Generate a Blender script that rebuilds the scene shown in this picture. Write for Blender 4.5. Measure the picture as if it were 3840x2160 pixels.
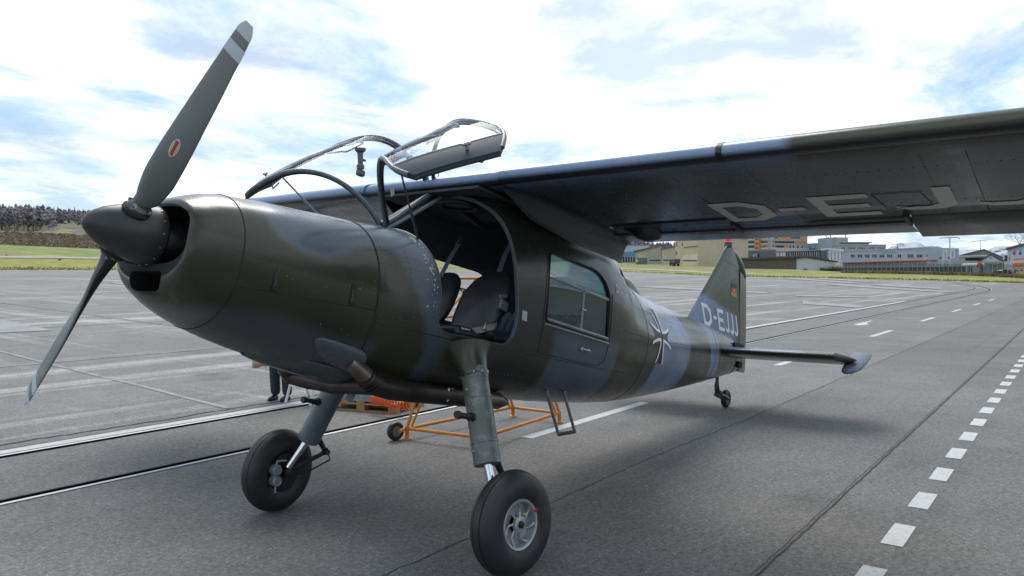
import bpy, bmesh, math, random
import numpy as np
from mathutils import Matrix, Vector
R = math.radians
rnd = random.Random(7)
for o in list(bpy.data.objects): bpy.data.objects.remove(o)
sc = bpy.context.scene
col = sc.collection

# ------------------------------------------------------------------ camera
CAM = np.array([-1.7657, -4.1272, 1.9238]); YAW, PITCH, ROLL, FPX = 0.65012, -0.016026, -0.0086155, 2831.13
_d = np.array([math.cos(YAW)*math.cos(PITCH), math.sin(YAW)*math.cos(PITCH), math.sin(PITCH)])
_r0 = np.array([math.sin(YAW), -math.cos(YAW), 0.0]); _u0 = np.cross(_r0, _d)
_r = math.cos(ROLL)*_r0 + math.sin(ROLL)*_u0; _u = -math.sin(ROLL)*_r0 + math.cos(ROLL)*_u0
cd = bpy.data.cameras.new('camera'); cam = bpy.data.objects.new('camera', cd); col.objects.link(cam)
cam.matrix_world = Matrix(((_r[0], _u[0], -_d[0], CAM[0]), (_r[1], _u[1], -_d[1], CAM[1]), (_r[2], _u[2], -_d[2], CAM[2]), (0, 0, 0, 1)))
cd.sensor_width = 36; cd.lens = 36*FPX/3840; cd.clip_start = 0.05; cd.clip_end = 30000
sc.camera = cam

# ------------------------------------------------------------------ sky, sun, exposure
SUN_EL, SUN_AZ = R(52), R(50)        # azimuth measured from +X (aft) towards +Y (starboard)
w = bpy.data.worlds.new('World'); sc.world = w; w.use_nodes = True
nt = w.node_tree; nt.nodes.clear()
def N(t, **k):
    n = nt.nodes.new(t)
    for a, b in k.items(): setattr(n, a, b)
    return n
def L(a, b): nt.links.new(a, b)
out = N('ShaderNodeOutputWorld'); bg = N('ShaderNodeBackground'); bg.inputs[1].default_value = 0.1
L(bg.outputs[0], out.inputs[0])
sky = N('ShaderNodeTexSky', sky_type='NISHITA'); sky.sun_disc = False; sky.sun_elevation = SUN_EL
sky.sun_rotation = math.pi/2 - SUN_AZ; sky.air_density = 1.0; sky.dust_density = 1.5; sky.ozone_density = 1.0
tc = N('ShaderNodeTexCoord'); sep = N('ShaderNodeSeparateXYZ'); L(tc.outputs['Generated'], sep.inputs[0])
def M(op, a, b=None, c=None, clamp=False):
    n = N('ShaderNodeMath', operation=op); n.use_clamp = clamp
    for i, v in enumerate((a, b, c)):
        if v is None: continue
        if isinstance(v, (int, float)): n.inputs[i].default_value = v
        else: L(v, n.inputs[i])
    return n.outputs[0]
zc = M('MAXIMUM', sep.outputs[2], 0.0); zz = M('ADD', zc, 0.16)
px = M('DIVIDE', sep.outputs[0], zz); py = M('DIVIDE', sep.outputs[1], zz)
cmb = N('ShaderNodeCombineXYZ'); L(px, cmb.inputs[0]); L(py, cmb.inputs[1])
def noise(vec, scale, detail, rough, loc=(0, 0, 0), scl=(1, 1, 1), rot=0, dist=0.0):
    mp = N('ShaderNodeMapping'); mp.inputs['Location'].default_value = loc; mp.inputs['Scale'].default_value = scl
    mp.inputs['Rotation'].default_value = (0, 0, rot); L(vec, mp.inputs[0])
    n = N('ShaderNodeTexNoise'); n.inputs['Scale'].default_value = scale; n.inputs['Detail'].default_value = detail
    n.inputs['Roughness'].default_value = rough; n.inputs['Distortion'].default_value = dist; L(mp.outputs[0], n.inputs['Vector'])
    return n.outputs[0]
SKYLOC = (-15.2, 8.7, 0.0)
n1 = noise(cmb.outputs[0], 0.62, 9, 0.60, SKYLOC, (1, 1, 1), 0.5, 0.3)
n2 = noise(cmb.outputs[0], 1.9, 8, 0.62, (8.3, 2.0, 0), (1, 1.5, 1), 0.9, 0.5)
n3 = noise(cmb.outputs[0], 0.35, 5, 0.55, (1.0, 5.5, 0), (1, 1, 1), 0, 0)
dens = M('ADD', M('MULTIPLY', n1, 0.70), M('MULTIPLY', n2, 0.30))
cover = N('ShaderNodeMapRange'); cover.interpolation_type = 'SMOOTHSTEP'
cover.inputs['From Min'].default_value = 0.405; cover.inputs['From Max'].default_value = 0.57; L(dens, cover.inputs['Value'])
thick = N('ShaderNodeMapRange'); thick.inputs['From Min'].default_value = 0.36; thick.inputs['From Max'].default_value = 0.64
thick.inputs['To Min'].default_value = 0.84; thick.inputs['To Max'].default_value = 1.20; L(n3, thick.inputs['Value'])
skyk = N('ShaderNodeMix', data_type='RGBA', blend_type='MIX'); skyk.inputs[0].default_value = 0.80
L(sky.outputs[0], skyk.inputs[6]); skyk.inputs[7].default_value = (2.35, 3.8, 5.4, 1)
n4 = noise(cmb.outputs[0], 1.1, 7, 0.6, (2.2, 9.4, 0), (1, 1.25, 1), 0.7, 0.4)
grey = N('ShaderNodeMapRange'); grey.interpolation_type = 'SMOOTHSTEP'; grey.inputs['From Min'].default_value = 0.47; grey.inputs['From Max'].default_value = 0.64; L(n4, grey.inputs['Value'])
cc = N('ShaderNodeMix', data_type='RGBA', blend_type='MIX'); L(grey.outputs[0], cc.inputs[0]); cc.inputs[6].default_value = (8.2, 8.45, 8.55, 1); cc.inputs[7].default_value = (4.0, 4.75, 5.9, 1)
cl = N('ShaderNodeVectorMath', operation='SCALE'); L(cc.outputs[2], cl.inputs[0]); L(thick.outputs[0], cl.inputs['Scale'])
mx = N('ShaderNodeMix', data_type='RGBA', blend_type='MIX'); L(cover.outputs[0], mx.inputs[0]); L(skyk.outputs[2], mx.inputs[6]); L(cl.outputs[0], mx.inputs[7])
L(mx.outputs[2], bg.inputs[0])
sl = bpy.data.lights.new('sun', 'SUN'); sl.energy = 1.5; sl.angle = R(32); sl.color = (1, 0.96, 0.90)
so = bpy.data.objects.new('sun', sl); col.objects.link(so)
sdir = Vector((math.cos(SUN_EL)*math.cos(SUN_AZ), math.cos(SUN_EL)*math.sin(SUN_AZ), math.sin(SUN_EL)))
so.rotation_euler = sdir.to_track_quat('Z', 'Y').to_euler(); so.location = (0, 0, 60)
sc.view_settings.view_transform = 'Standard'; sc.view_settings.look = 'None'; sc.view_settings.gamma = 1
sc.view_settings.use_curve_mapping = False; sc.view_settings.exposure = 0.76
sc.render.engine = 'CYCLES'; sc.cycles.max_bounces = 8; sc.cycles.transparent_max_bounces = 12
sc.cycles.use_denoising = True; sc.cycles.sample_clamp_indirect = 4.0

# ------------------------------------------------------------------ materials
MATS = {}
def mat(name, c, rough=0.6, metal=0.0, c2=None, scale=8.0, detail=6, bump=0.0, bscale=None, spec=0.5, stretch=(1, 1, 1), contrast=(0.35, 0.65), c3=None, scale3=1.0, rvar=0.0, attr=None, coat=0.0):
    if name in MATS: return MATS[name]
    m = bpy.data.materials.new(name); m.use_nodes = True; t = m.node_tree; b = t.nodes['Principled BSDF']
    b.inputs['Base Color'].default_value = (*c, 1); b.inputs['Roughness'].default_value = rough; b.inputs['Metallic'].default_value = metal
    b.inputs['Specular IOR Level'].default_value = spec; b.inputs['Coat Weight'].default_value = coat
    tcn = t.nodes.new('ShaderNodeTexCoord'); mp = t.nodes.new('ShaderNodeMapping'); mp.inputs['Scale'].default_value = stretch
    t.links.new(tcn.outputs['Object'], mp.inputs[0])
    def nz(s, d=detail):
        n = t.nodes.new('ShaderNodeTexNoise'); n.inputs['Scale'].default_value = s; n.inputs['Detail'].default_value = d
        n.inputs['Roughness'].default_value = 0.6; t.links.new(mp.outputs[0], n.inputs['Vector']); return n.outputs[0]
    def rng(v, a, bb, lo=0.0, hi=1.0):
        n = t.nodes.new('ShaderNodeMapRange'); n.inputs[1].default_value = a; n.inputs[2].default_value = bb
        n.inputs[3].default_value = lo; n.inputs[4].default_value = hi; t.links.new(v, n.inputs[0]); return n.outputs[0]
    src = None
    if attr:
        a = t.nodes.new('ShaderNodeAttribute'); a.attribute_name = attr; src = a.outputs['Color']
    if c2 is not None or attr:
        x = t.nodes.new('ShaderNodeMix'); x.data_type = 'RGBA'
        t.links.new(rng(nz(scale), *contrast), x.inputs[0])
        if attr:
            x.blend_type = 'MULTIPLY'; t.links.new(src, x.inputs[6]); x.inputs[7].default_value = (*(c2 or (0.8, 0.8, 0.8)), 1)
        else:
            x.inputs[6].default_value = (*c, 1); x.inputs[7].default_value = (*c2, 1)
        src = x.outputs[2]
    if c3 is not None:
        y = t.nodes.new('ShaderNodeMix'); y.data_type = 'RGBA'
        t.links.new(rng(nz(scale3), 0.52, 0.72), y.inputs[0])
        if src is not None: t.links.new(src, y.inputs[6])
        else: y.inputs[6].default_value = (*c, 1)
        y.inputs[7].default_value = (*c3, 1); src = y.outputs[2]
    if src is not None: t.links.new(src, b.inputs['Base Color'])
    if rvar: t.links.new(rng(nz(scale*1.7), 0.3, 0.7, rough-rvar, rough+rvar), b.inputs['Roughness'])
    if bump:
        bn = t.nodes.new('ShaderNodeBump'); bn.inputs['Strength'].default_value = bump; bn.inputs['Distance'].default_value = 0.02
        t.links.new(nz(bscale or scale*3, 4 if bump > .05 else 1), bn.inputs['Height']); t.links.new(bn.outputs[0], b.inputs['Normal'])
    MATS[name] = m; return m
def glass(name, tint, gloss=0.25, rough=0.03):
    if name in MATS: return MATS[name]
    m = bpy.data.materials.new(name); m.use_nodes = True; t = m.node_tree; t.nodes.clear()
    o = t.nodes.new('ShaderNodeOutputMaterial'); tr = t.nodes.new('ShaderNodeBsdfTransparent'); gl = t.nodes.new('ShaderNodeBsdfGlossy')
    tr.inputs[0].default_value = (*tint, 1); gl.inputs['Roughness'].default_value = rough; gl.inputs[0].default_value = (0.9, 0.95, 1, 1)
    lw = t.nodes.new('ShaderNodeLayerWeight'); lw.inputs[0].default_value = gloss; x = t.nodes.new('ShaderNodeMixShader')
    t.links.new(lw.outputs['Fresnel'], x.inputs[0]); t.links.new(tr.outputs[0], x.inputs[1]); t.links.new(gl.outputs[0], x.inputs[2]); t.links.new(x.outputs[0], o.inputs[0])
    MATS[name] = m; return m
def emit(name, c, s):
    if name in MATS: return MATS[name]
    m = mat(name, c, 0.3); b = m.node_tree.nodes['Principled BSDF']; b.inputs['Emission Color'].default_value = (*c, 1); b.inputs['Emission Strength'].default_value = s
    return m

# ------------------------------------------------------------------ object helpers
WM = {}
I4 = Matrix.Identity(4)
def put(o, parent=None, Mx=None):
    Mx = Mx or I4
    col.objects.link(o)
    if parent is not None:
        o.parent = parent; o.matrix_parent_inverse = WM[parent.name].inverted()
    o.matrix_basis = Mx; WM[o.name] = Mx
    return o
def empty(name, loc, label=None, cat=None, group=None, parent=None, rz=0):
    o = bpy.data.objects.new(name, None); o.empty_display_size = 0.2
    put(o, parent, Matrix.Translation(loc) @ Matrix.Rotation(rz, 4, 'Z'))
    return tag(o, label, cat, group)
def tag(o, label=None, cat=None, group=None, kind=None):
    if label: o['label'] = label
    if cat: o['category'] = cat
    if group: o['group'] = group
    if kind: o['kind'] = kind
    return o
def mk(name, V, F, m=None, parent=None, Mx=None, smooth=None, mats=None, fmat=None):
    me = bpy.data.meshes.new(name); me.from_pydata([tuple(map(float, v)) for v in V], [], [tuple(f) for f in F]); me.update()
    for mm in (mats or ([m] if m else [])): me.materials.append(mm)
    if fmat is not None: me.polygons.foreach_set('material_index', fmat)
    if smooth is not None: me.shade_smooth(); me.set_sharp_from_angle(angle=R(smooth))
    return put(bpy.data.objects.new(name, me), parent, Mx)
class MB:
    def __init__(s): s.V = []; s.F = []; s.m = []; s.mi = 0
    def add(s, V, F):
        o = len(s.V); s.V += [tuple(v) for v in V]; s.F += [tuple(i+o for i in f) for f in F]; s.m += [s.mi]*len(F); return s
    def box(s, c, d, M3=None, bev=0.0):
        c = np.array(c, float); h = np.array(d, float)/2; b = min(bev, *(h*0.9)) if bev else 0
        if b:
            V = []
            for sx in (-1, 1):
                for sy in (-1, 1):
                    for sz in (-1, 1):
                        for ax in range(3):
                            q = h - b; q[ax] = h[ax]; V.append((sx*q[0], sy*q[1], sz*q[2]))
            bm = bmesh.new(); vs = [bm.verts.new(v) for v in V]; r = bmesh.ops.convex_hull(bm, input=vs); bm.normal_update()
            bmesh.ops.dissolve_limit(bm, angle_limit=0.02, verts=bm.verts, edges=bm.edges)
            bm.verts.index_update(); V = [tuple(v.co) for v in bm.verts]; F = [[v.index for v in f.verts] for f in bm.faces]; bm.free()
        else:
            V = [(sx*h[0], sy*h[1], sz*h[2]) for sx in (-1, 1) for sy in (-1, 1) for sz in (-1, 1)]
            F = [(0, 1, 3, 2), (4, 6, 7, 5), (0, 4, 5, 1), (2, 3, 7, 6), (0, 2, 6, 4), (1, 5, 7, 3)]
        V = np.array(V)
        if M3 is not None: V = V @ np.array(M3).T
        return s.add(V + c, F)
    def tube(s, P, r, n=10, cap=True, closed=False):
        P = [np.array(p, float) for p in P]; k = len(P); rr = r if hasattr(r, '__len__') else [r]*k
        up = None; rings = []
        for i in range(k):
            a = P[(i-1) % k] if (closed or i > 0) else P[i]; b = P[(i+1) % k] if (closed or i < k-1) else P[i]
            t = b-a; t = t/(np.linalg.norm(t)+1e-12)
            if up is None:
                up = np.array([0, 0, 1.]) if abs(t[2]) < 0.9 else np.array([1., 0, 0])
            x = np.cross(up, t); x /= np.linalg.norm(x)+1e-12; y = np.cross(t, x); up = y
            rings.append([P[i]+rr[i]*(math.cos(q)*x+math.sin(q)*y) for q in np.linspace(0, 2*math.pi, n, endpoint=False)])
        V = [v for g in rings for v in g]; F = []
        for i in range(k if closed else k-1):
            j = (i+1) % k
            for q in range(n): F.append((i*n+q, i*n+(q+1) % n, j*n+(q+1) % n, j*n+q))
        if cap and not closed: F += [tuple(range(n))[::-1], tuple((k-1)*n+q for q in range(n))]
        return s.add(V, F)
    def lathe(s, prof, c, ax, n=32, x0=None):
        ax = np.array(ax, float); ax /= np.linalg.norm(ax); h = np.array([0, 0, 1.]) if abs(ax[2]) < 0.9 else np.array([1., 0, 0])
        x = np.cross(h, ax); x /= np.linalg.norm(x); y = np.cross(ax, x); c = np.array(c, float)
        V = []; F = []
        for r, a in prof:
            for q in np.linspace(0, 2*math.pi, n, endpoint=False): V.append(c+ax*a+r*(math.cos(q)*x+math.sin(q)*y))
        for i in range(len(prof)-1):
            for q in range(n): F.append((i*n+q, i*n+(q+1) % n, (i+1)*n+(q+1) % n, (i+1)*n+q))
        if prof[0][0] > 1e-6 and prof[0][0] < 1e3: F.append(tuple(range(n))[::-1])
        if prof[-1][0] > 1e-6: F.append(tuple((len(prof)-1)*n+q for q in range(n)))
        return s.add(V, F)
    def loft(s, rings, cap=True, closed=True):
        n = len(rings[0]); V = [v for g in rings for v in g]; F = []
        for i in range(len(rings)-1):
            for q in range(n if closed else n-1): F.append((i*n+q, i*n+(q+1) % n, (i+1)*n+(q+1) % n, (i+1)*n+q))
        if cap: F += [tuple(range(n))[::-1], tuple((len(rings)-1)*n+q for q in range(n))]
        return s.add(V, F)
    def prism(s, poly, f0, f1):
        n = len(poly); V = [f0(*p) for p in poly]+[f1(*p) for p in poly]
        F = [tuple(range(n)), tuple(range(n, 2*n))[::-1]]+[(i, n+i, n+(i+1) % n, (i+1) % n) for i in range(n)]
        return s.add(V, F)
    def build(s, name, m=None, parent=None, Mx=None, smooth=35, mats=None):
        o = mk(name, s.V, s.F, m, parent, Mx, smooth, mats, s.m if mats else None)
        bm = bmesh.new(); bm.from_mesh(o.data); bmesh.ops.recalc_face_normals(bm, faces=bm.faces); bm.to_mesh(o.data); bm.free()
        return o
def copy_tree(o, Mx, parent=None):
    c = o.copy(); col.objects.link(c)
    W0 = WM[o.name]; new = Mx @ W0
    if parent is not None: c.parent = parent; c.matrix_parent_inverse = WM[parent.name].inverted()
    else: c.parent = None
    c.matrix_basis = new; WM[c.name] = new
    for ch in [x for x in bpy.data.objects if x.parent == o]: copy_tree(ch, Mx, c)
    return c
def sm(a, b, x):
    x = np.clip((np.asarray(x, float)-a)/(b-a), 0, 1); return x*x*(3-2*x)
def pchip(xs, ys):
    xs = np.array(xs, float); ys = np.array(ys, float); h = np.diff(xs); dl = np.diff(ys)/h; m = np.zeros(len(xs))
    for i in range(1, len(xs)-1):
        if dl[i-1]*dl[i] > 0:
            w1 = 2*h[i]+h[i-1]; w2 = h[i]+2*h[i-1]; m[i] = (w1+w2)/(w1/dl[i-1]+w2/dl[i])
    m[0] = dl[0]; m[-1] = dl[-1]
    def f(x):
        x = np.clip(x, xs[0], xs[-1]); i = np.clip(np.searchsorted(xs, x)-1, 0, len(h)-1); t = (x-xs[i])/h[i]
        return (2*t**3-3*t**2+1)*ys[i]+(t**3-2*t**2+t)*h[i]*m[i]+(-2*t**3+3*t**2)*ys[i+1]+(t**3-t**2)*h[i]*m[i+1]
    return f
def boolean(o, cutters, op='DIFFERENCE'):
    for c in cutters:
        md = o.modifiers.new('b', 'BOOLEAN'); md.operation = op; md.solver = 'EXACT'; md.object = c
    bpy.context.view_layer.update()
    me = bpy.data.meshes.new_from_object(o.evaluated_get(bpy.context.evaluated_depsgraph_get()))
    o.modifiers.clear(); o.data = me
    for c in cutters: bpy.data.objects.remove(c)
    return o
def paint(o, fn, name='paint'):
    me = o.data; n = len(me.vertices); co = np.empty(n*3, np.float32); me.vertices.foreach_get('co', co); co = co.reshape(-1, 3)
    c = fn(co[:, 0], co[:, 1], co[:, 2]); a = me.attributes.new(name, 'FLOAT_COLOR', 'POINT')
    a.data.foreach_set('color', np.concatenate([c, np.ones((n, 1))], 1).astype(np.float32).ravel()); return o
# ------------------------------------------------------------------ terrain
def ray(px, py):
    return _d+_r*(px-1920)/FPX-_u*(py-1080)/FPX
def at(px, py, D):
    v = ray(px, py); return CAM+v*(D/math.hypot(v[0], v[1]))
def az_of(px, py=1000):
    v = ray(px, py); return math.atan2(v[1], v[0])
def apron_z(x, y):
    return 0.026*(np.logaddexp(0, (np.asarray(y, float)-10.0)/3.0)*3.0-0.105)
COLS = [(-1500, [(165, 1021), (187, 982), (192, 975), (255, 930), (270, 885), (320, 880), (800, 828), (1400, 822)]),
        (0, [(173, 1009), (197, 968), (202, 961), (265, 917), (280, 872), (330, 866), (800, 818), (1400, 812)]),
        (450, [(183, 1010), (208, 974), (213, 967), (275, 936), (290, 887), (340, 880), (800, 836), (1400, 830)]),
        (1300, [(230, 1012), (245, 1000), (255, 992), (320, 965), (340, 950), (420, 940), (900, 880), (1500, 870)]),
        (2250, [(290, 1016), (305, 1012), (325, 1004), (400, 986), (430, 984), (520, 975), (900, 925), (1600, 915)]),
        (2680, [(188, 1033), (205, 1028), (225, 1022), (300, 1001), (330, 1000), (500, 990), (900, 960), (1600, 950)]),
        (3240, [(179, 1044), (190, 1038), (200, 1031), (215, 1024), (240, 1023), (400, 1015), (900, 1000), (1600, 990)]),
        (3540, [(173, 1051), (185, 1044), (195, 1038), (208, 1030), (240, 1027), (400, 1016), (900, 1000), (1600, 990)]),
        (3840, [(149, 1063), (160, 1056), (170, 1050), (185, 1041), (230, 1033), (400, 1018), (900, 1000), (1600, 990)]),
        (5200, [(130, 1063), (140, 1056), (150, 1050), (165, 1041), (210, 1030), (400, 1008), (900, 990), (1600, 980)])]
_ca = []; _cD = []; _cz = []
for cpx, pr in COLS:
    a = az_of(cpx); _ca.append(a); _cD.append([q[0] for q in pr])
    zs = [at(cpx, q[1], q[0])[2] for q in pr]
    x0, y0 = CAM[0]+pr[0][0]*math.cos(a), CAM[1]+pr[0][0]*math.sin(a); zs[0] = float(apron_z(x0, y0)); _cz.append(zs)
for a in (-0.9, -2.0, 2.2, 3.2, 4.2):      # behind the photographer the field simply goes on
    D = [150, 165, 180, 240, 260, 330, 900, 1600]; x0, y0 = CAM[0]+150*math.cos(a), CAM[1]+150*math.sin(a); z0 = float(apron_z(x0, y0))
    _ca.append(a); _cD.append(D); _cz.append([z0, z0+.2, z0+.4, z0+1, z0+1.2, z0+2, z0+15, z0+22])
_o = np.argsort(_ca); _ca = np.array(_ca)[_o]; _cD = np.array(_cD, float)[_o]; _cz = np.array(_cz)[_o]
_ca = np.concatenate([[_ca[-1]-2*math.pi], _ca, [_ca[0]+2*math.pi]]); _cD = np.concatenate([_cD[-1:], _cD, _cD[:1]]); _cz = np.concatenate([_cz[-1:], _cz, _cz[:1]])
def prof(a):
    return np.array([np.interp(a, _ca, _cD[:, k]) for k in range(8)]), np.array([np.interp(a, _ca, _cz[:, k]) for k in range(8)])
def wrap(a):
    return (a+math.pi*0.75) % (2*math.pi)-math.pi*0.75
def gz(x, y):
    dx, dy = x-CAM[0], y-CAM[1]; D = math.hypot(dx, dy); a = wrap(math.atan2(dy, dx)); Ds, zs = prof(a)
    if D <= Ds[0]: return float(apron_z(x, y))
    return float(np.interp(D, np.append(Ds, 12000), np.append(zs, zs[-1]+5)))
def gp(px, D, py=1000):
    p = at(px, py, D); return np.array([p[0], p[1], gz(p[0], p[1])])
AZ = np.concatenate([np.arange(-math.pi*0.75, -0.2, 0.06), np.arange(-0.2, 1.5, 0.0085), np.arange(1.5, math.pi*1.25, 0.06)])
AZ = AZ[AZ < math.pi*1.25-0.01]
nA = len(AZ)
# apron: one sheet of asphalt
fr = np.concatenate([[0.004, 0.01, 0.02], np.linspace(0.035, 1, 46)**1.6*0.995+0.005]); fr = np.unique(np.clip(fr, 0, 1))
V = []; F = []
for f in fr:
    for a in AZ:
        D0 = prof(a)[0][0]*f; x, y = CAM[0]+D0*math.cos(a), CAM[1]+D0*math.sin(a); V.append((x, y, float(apron_z(x, y))))
for i in range(len(fr)-1):
    for j in range(nA): F.append((i*nA+j, (i+1)*nA+j, (i+1)*nA+(j+1) % nA, i*nA+(j+1) % nA))
V.append((CAM[0], CAM[1], 0)); F += [(len(V)-1, j, (j+1) % nA) for j in range(nA)]

def asphalt():
    m = bpy.data.materials.new('asphalt'); m.use_nodes = True; t = m.node_tree; b = t.nodes['Principled BSDF']; b.inputs['Roughness'].default_value = 0.85
    b.inputs['Specular IOR Level'].default_value = 0.35
    tcn = t.nodes.new('ShaderNodeTexCoord'); P = tcn.outputs['Object']
    def nz(s, d, r=0.6, sc=(1, 1, 1), rot=0.0, loc=(0, 0, 0)):
        mp = t.nodes.new('ShaderNodeMapping'); mp.inputs['Scale'].default_value = sc; mp.inputs['Rotation'].default_value = (0, 0, rot); mp.inputs['Location'].default_value = loc
        t.links.new(P, mp.inputs[0]); n = t.nodes.new('ShaderNodeTexNoise'); n.inputs['Scale'].default_value = s; n.inputs['Detail'].default_value = d
        n.inputs['Roughness'].default_value = r; t.links.new(mp.outputs[0], n.inputs['Vector']); return n.outputs[0]
    def rng(v, a, bb, lo=0.0, hi=1.0):
        n = t.nodes.new('ShaderNodeMapRange'); n.inputs[1].default_value = a; n.inputs[2].default_value = bb; n.inputs[3].default_value = lo; n.inputs[4].default_value = hi
        t.links.new(v, n.inputs[0]); return n.outputs[0]
    def mth(op, a, bb):
        n = t.nodes.new('ShaderNodeMath'); n.operation = op
        for i, v in enumerate((a, bb)):
            if isinstance(v, (int, float)): n.inputs[i].default_value = v
            else: t.links.new(v, n.inputs[i])
        return n.outputs[0]
    fine = rng(nz(26, 7, 0.85), 0.34, 0.66, 0.42, 1.62); grain = rng(nz(7, 4), 0.3, 0.7, 0.90, 1.10)
    v = t.nodes.new('ShaderNodeTexVoronoi'); v.inputs['Scale'].default_value = 26; t.links.new(P, v.inputs['Vector'])
    speck = rng(v.outputs['Distance'], 0.08, 0.24, 1.9, 1.0)
    mid = rng(nz(0.9, 6), 0.3, 0.7, 0.86, 1.14); big = rng(nz(0.12, 5, 0.7), 0.3, 0.7, 0.82, 1.18)
    st1 = rng(nz(0.8, 6, 0.65, (0.035, 1.0, 1), 0.20), 0.52, 0.72, 0.0, 1.3); st2 = rng(nz(0.6, 6, 0.65, (1.0, 0.04, 1), 0.35, (4, 2, 0)), 0.54, 0.72, 0.0, 1.2)
    sp = t.nodes.new('ShaderNodeSeparateXYZ'); t.links.new(P, sp.inputs[0])
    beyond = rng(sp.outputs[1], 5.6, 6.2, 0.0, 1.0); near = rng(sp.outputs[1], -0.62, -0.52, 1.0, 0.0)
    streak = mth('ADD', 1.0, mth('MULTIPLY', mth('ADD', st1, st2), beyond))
    lane = mth('ADD', 1.0, mth('MULTIPLY', beyond, 0.06)); near_tone = mth('SUBTRACT', 1.0, mth('MULTIPLY', near, 0.14))  # asphalt slightly lighter beyond the rails, slightly darker on the near side
    stain = rng(nz(0.55, 4, 0.55, (1, 1, 1), 0, (31, 17, 0)), 0.62, 0.74, 1.0, 0.62); tyre = rng(nz(1.1, 3, 0.5, (0.03, 1.6, 1), 0.02, (3, 8, 0)), 0.60, 0.76, 1.0, 0.80)
    k = mth('MULTIPLY', mth('MULTIPLY', fine, stain), tyre)
    for q in (grain, speck, mid, big, streak, lane, near_tone): k = mth('MULTIPLY', k, q)
    c = t.nodes.new('ShaderNodeMix'); c.data_type = 'RGBA'; t.links.new(rng(nz(0.5, 5, 0.6, (1, 1, 1), 0, (9, 3, 0)), 0.35, 0.65), c.inputs[0])
    c.inputs[6].default_value = (0.154, 0.147, 0.139, 1); c.inputs[7].default_value = (0.150, 0.146, 0.142, 1)
    sc_ = t.nodes.new('ShaderNodeVectorMath'); sc_.operation = 'SCALE'; t.links.new(c.outputs[2], sc_.inputs[0]); t.links.new(k, sc_.inputs['Scale'])
    t.links.new(sc_.outputs[0], b.inputs['Base Color'])
    bn = t.nodes.new('ShaderNodeBump'); bn.inputs['Strength'].default_value = 0.5; bn.inputs['Distance'].default_value = 0.01
    t.links.new(nz(75, 3, 0.7), bn.inputs['Height']); t.links.new(bn.outputs[0], b.inputs['Normal']); return m
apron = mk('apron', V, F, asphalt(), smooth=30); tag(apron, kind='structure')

# field beyond the apron, embankment and hills
RF = [0.0, 0.5, 0.97]
V = []; F = []; C = []
OL, GR, BR, FO, FA = (0.25, 0.24, 0.030), (0.165, 0.205, 0.030), (0.155, 0.135, 0.070), (0.10, 0.09, 0.06), (0.16, 0.20, 0.06)
nfr = 0
steps = [(-2, 0), (-1, 0), (0, 0)]
for a in AZ:
    Ds, zs = prof(a); lft = float(sm(0.75, 0.95, a)*(1-sm(1.9, 2.4, a)))
    pts = [(2.0, -0.6, GR), (Ds[0]*0.6, None, GR), (Ds[0]*0.97, None, GR), (Ds[0], zs[0]-0.02, OL)]
    for k in range(7):
        n = (6, 2, 8, 8, 5, 12, 4)[k]
        for i in range(1, n+1):
            f = i/n; D = Ds[k]*(1-f)+Ds[k+1]*f; z = zs[k]*(1-f)+zs[k+1]*f
            c = (OL, OL, GR, BR, FO, FO, FA)[k] if lft > 0.5 else (OL, OL, (.21, .20, .05), (0.17, 0.16, 0.07), FO, FO, FO)[k]
            if k == 3 and lft > .5: z += rnd.uniform(-.25, .25)*math.sin(f*math.pi)
            if k >= 5: z += 2.0*math.sin(a*40+k)+rnd.uniform(-1, 1)
            pts.append((D, z, c))
    pts.append((4000, zs[-1]-4, FO)); pts.append((14000, zs[-1]-20, FO))
    nfr = len(pts)
    for D, z, c in pts:
        x, y = CAM[0]+D*math.cos(a), CAM[1]+D*math.sin(a)
        V.append((x, y, float(apron_z(x, y))-0.6 if z is None else z)); C.append(c)
for j in range(nA):
    for i in range(nfr-1): F.append((j*nfr+i, j*nfr+i+1, ((j+1) % nA)*nfr+i+1, ((j+1) % nA)*nfr+i))
F.append(tuple(j*nfr for j in range(nA))[::-1])
gm = mat('grass_field', (0.2, 0.2, 0.05), 0.9, attr='paint', c2=(0.62, 0.66, 0.60), scale=0.35, detail=9, contrast=(0.38, 0.62), c3=(0.33, 0.29, 0.075), scale3=0.10)
ground = mk('ground', V, F, gm, smooth=60); tag(ground, kind='structure')
at_ = ground.data.attributes.new('paint', 'FLOAT_COLOR', 'POINT'); at_.data.foreach_set('color', np.array([(*c, 1) for c in C], np.float32).ravel())
# tufts of grass along the field's near edge
def strip(name, pts, wdt, z, m, parent, closed=False, kind=None):
    """flat painted band following ground points (x, y); wdt = (left offset, right offset)"""
    V = []; F = []; P = [np.array(p, float) for p in pts]; n = len(P)
    for i in range(n):
        t = P[min(i+1, n-1)]-P[max(i-1, 0)]; t /= np.linalg.norm(t); nn = np.array([-t[1], t[0]])
        for wv in wdt:
            q = P[i]+nn*wv; V.append((q[0], q[1], gz(q[0], q[1])+z+0.0003*math.hypot(q[0]-CAM[0], q[1]-CAM[1])))
    for i in range(n-1): F.append((2*i, 2*i+1, 2*i+3, 2*i+2))
    return mk(name, V, F, m, parent)
concrete = mat('strip_concrete', (0.34, 0.32, 0.29), 0.9, c2=(0.26, 0.25, 0.24), scale=0.4)
tx = [gp(q, d)[:2] for q, d in ((-1500, 189.5), (-700, 194), (0, 199.5), (200, 205), (450, 210.5), (900, 228), (1300, 250), (1800, 285), (2250, 312), (2400, 285), (2550, 250), (2680, 214), (2850, 200))]
def dens_line(P, m):
    P = [np.array(p, float) for p in P]; o = []
    for i in range(len(P)-1):
        for k in range(m): o.append(P[i]+(P[i+1]-P[i])*k/m)
    return o+[P[-1]]
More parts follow.
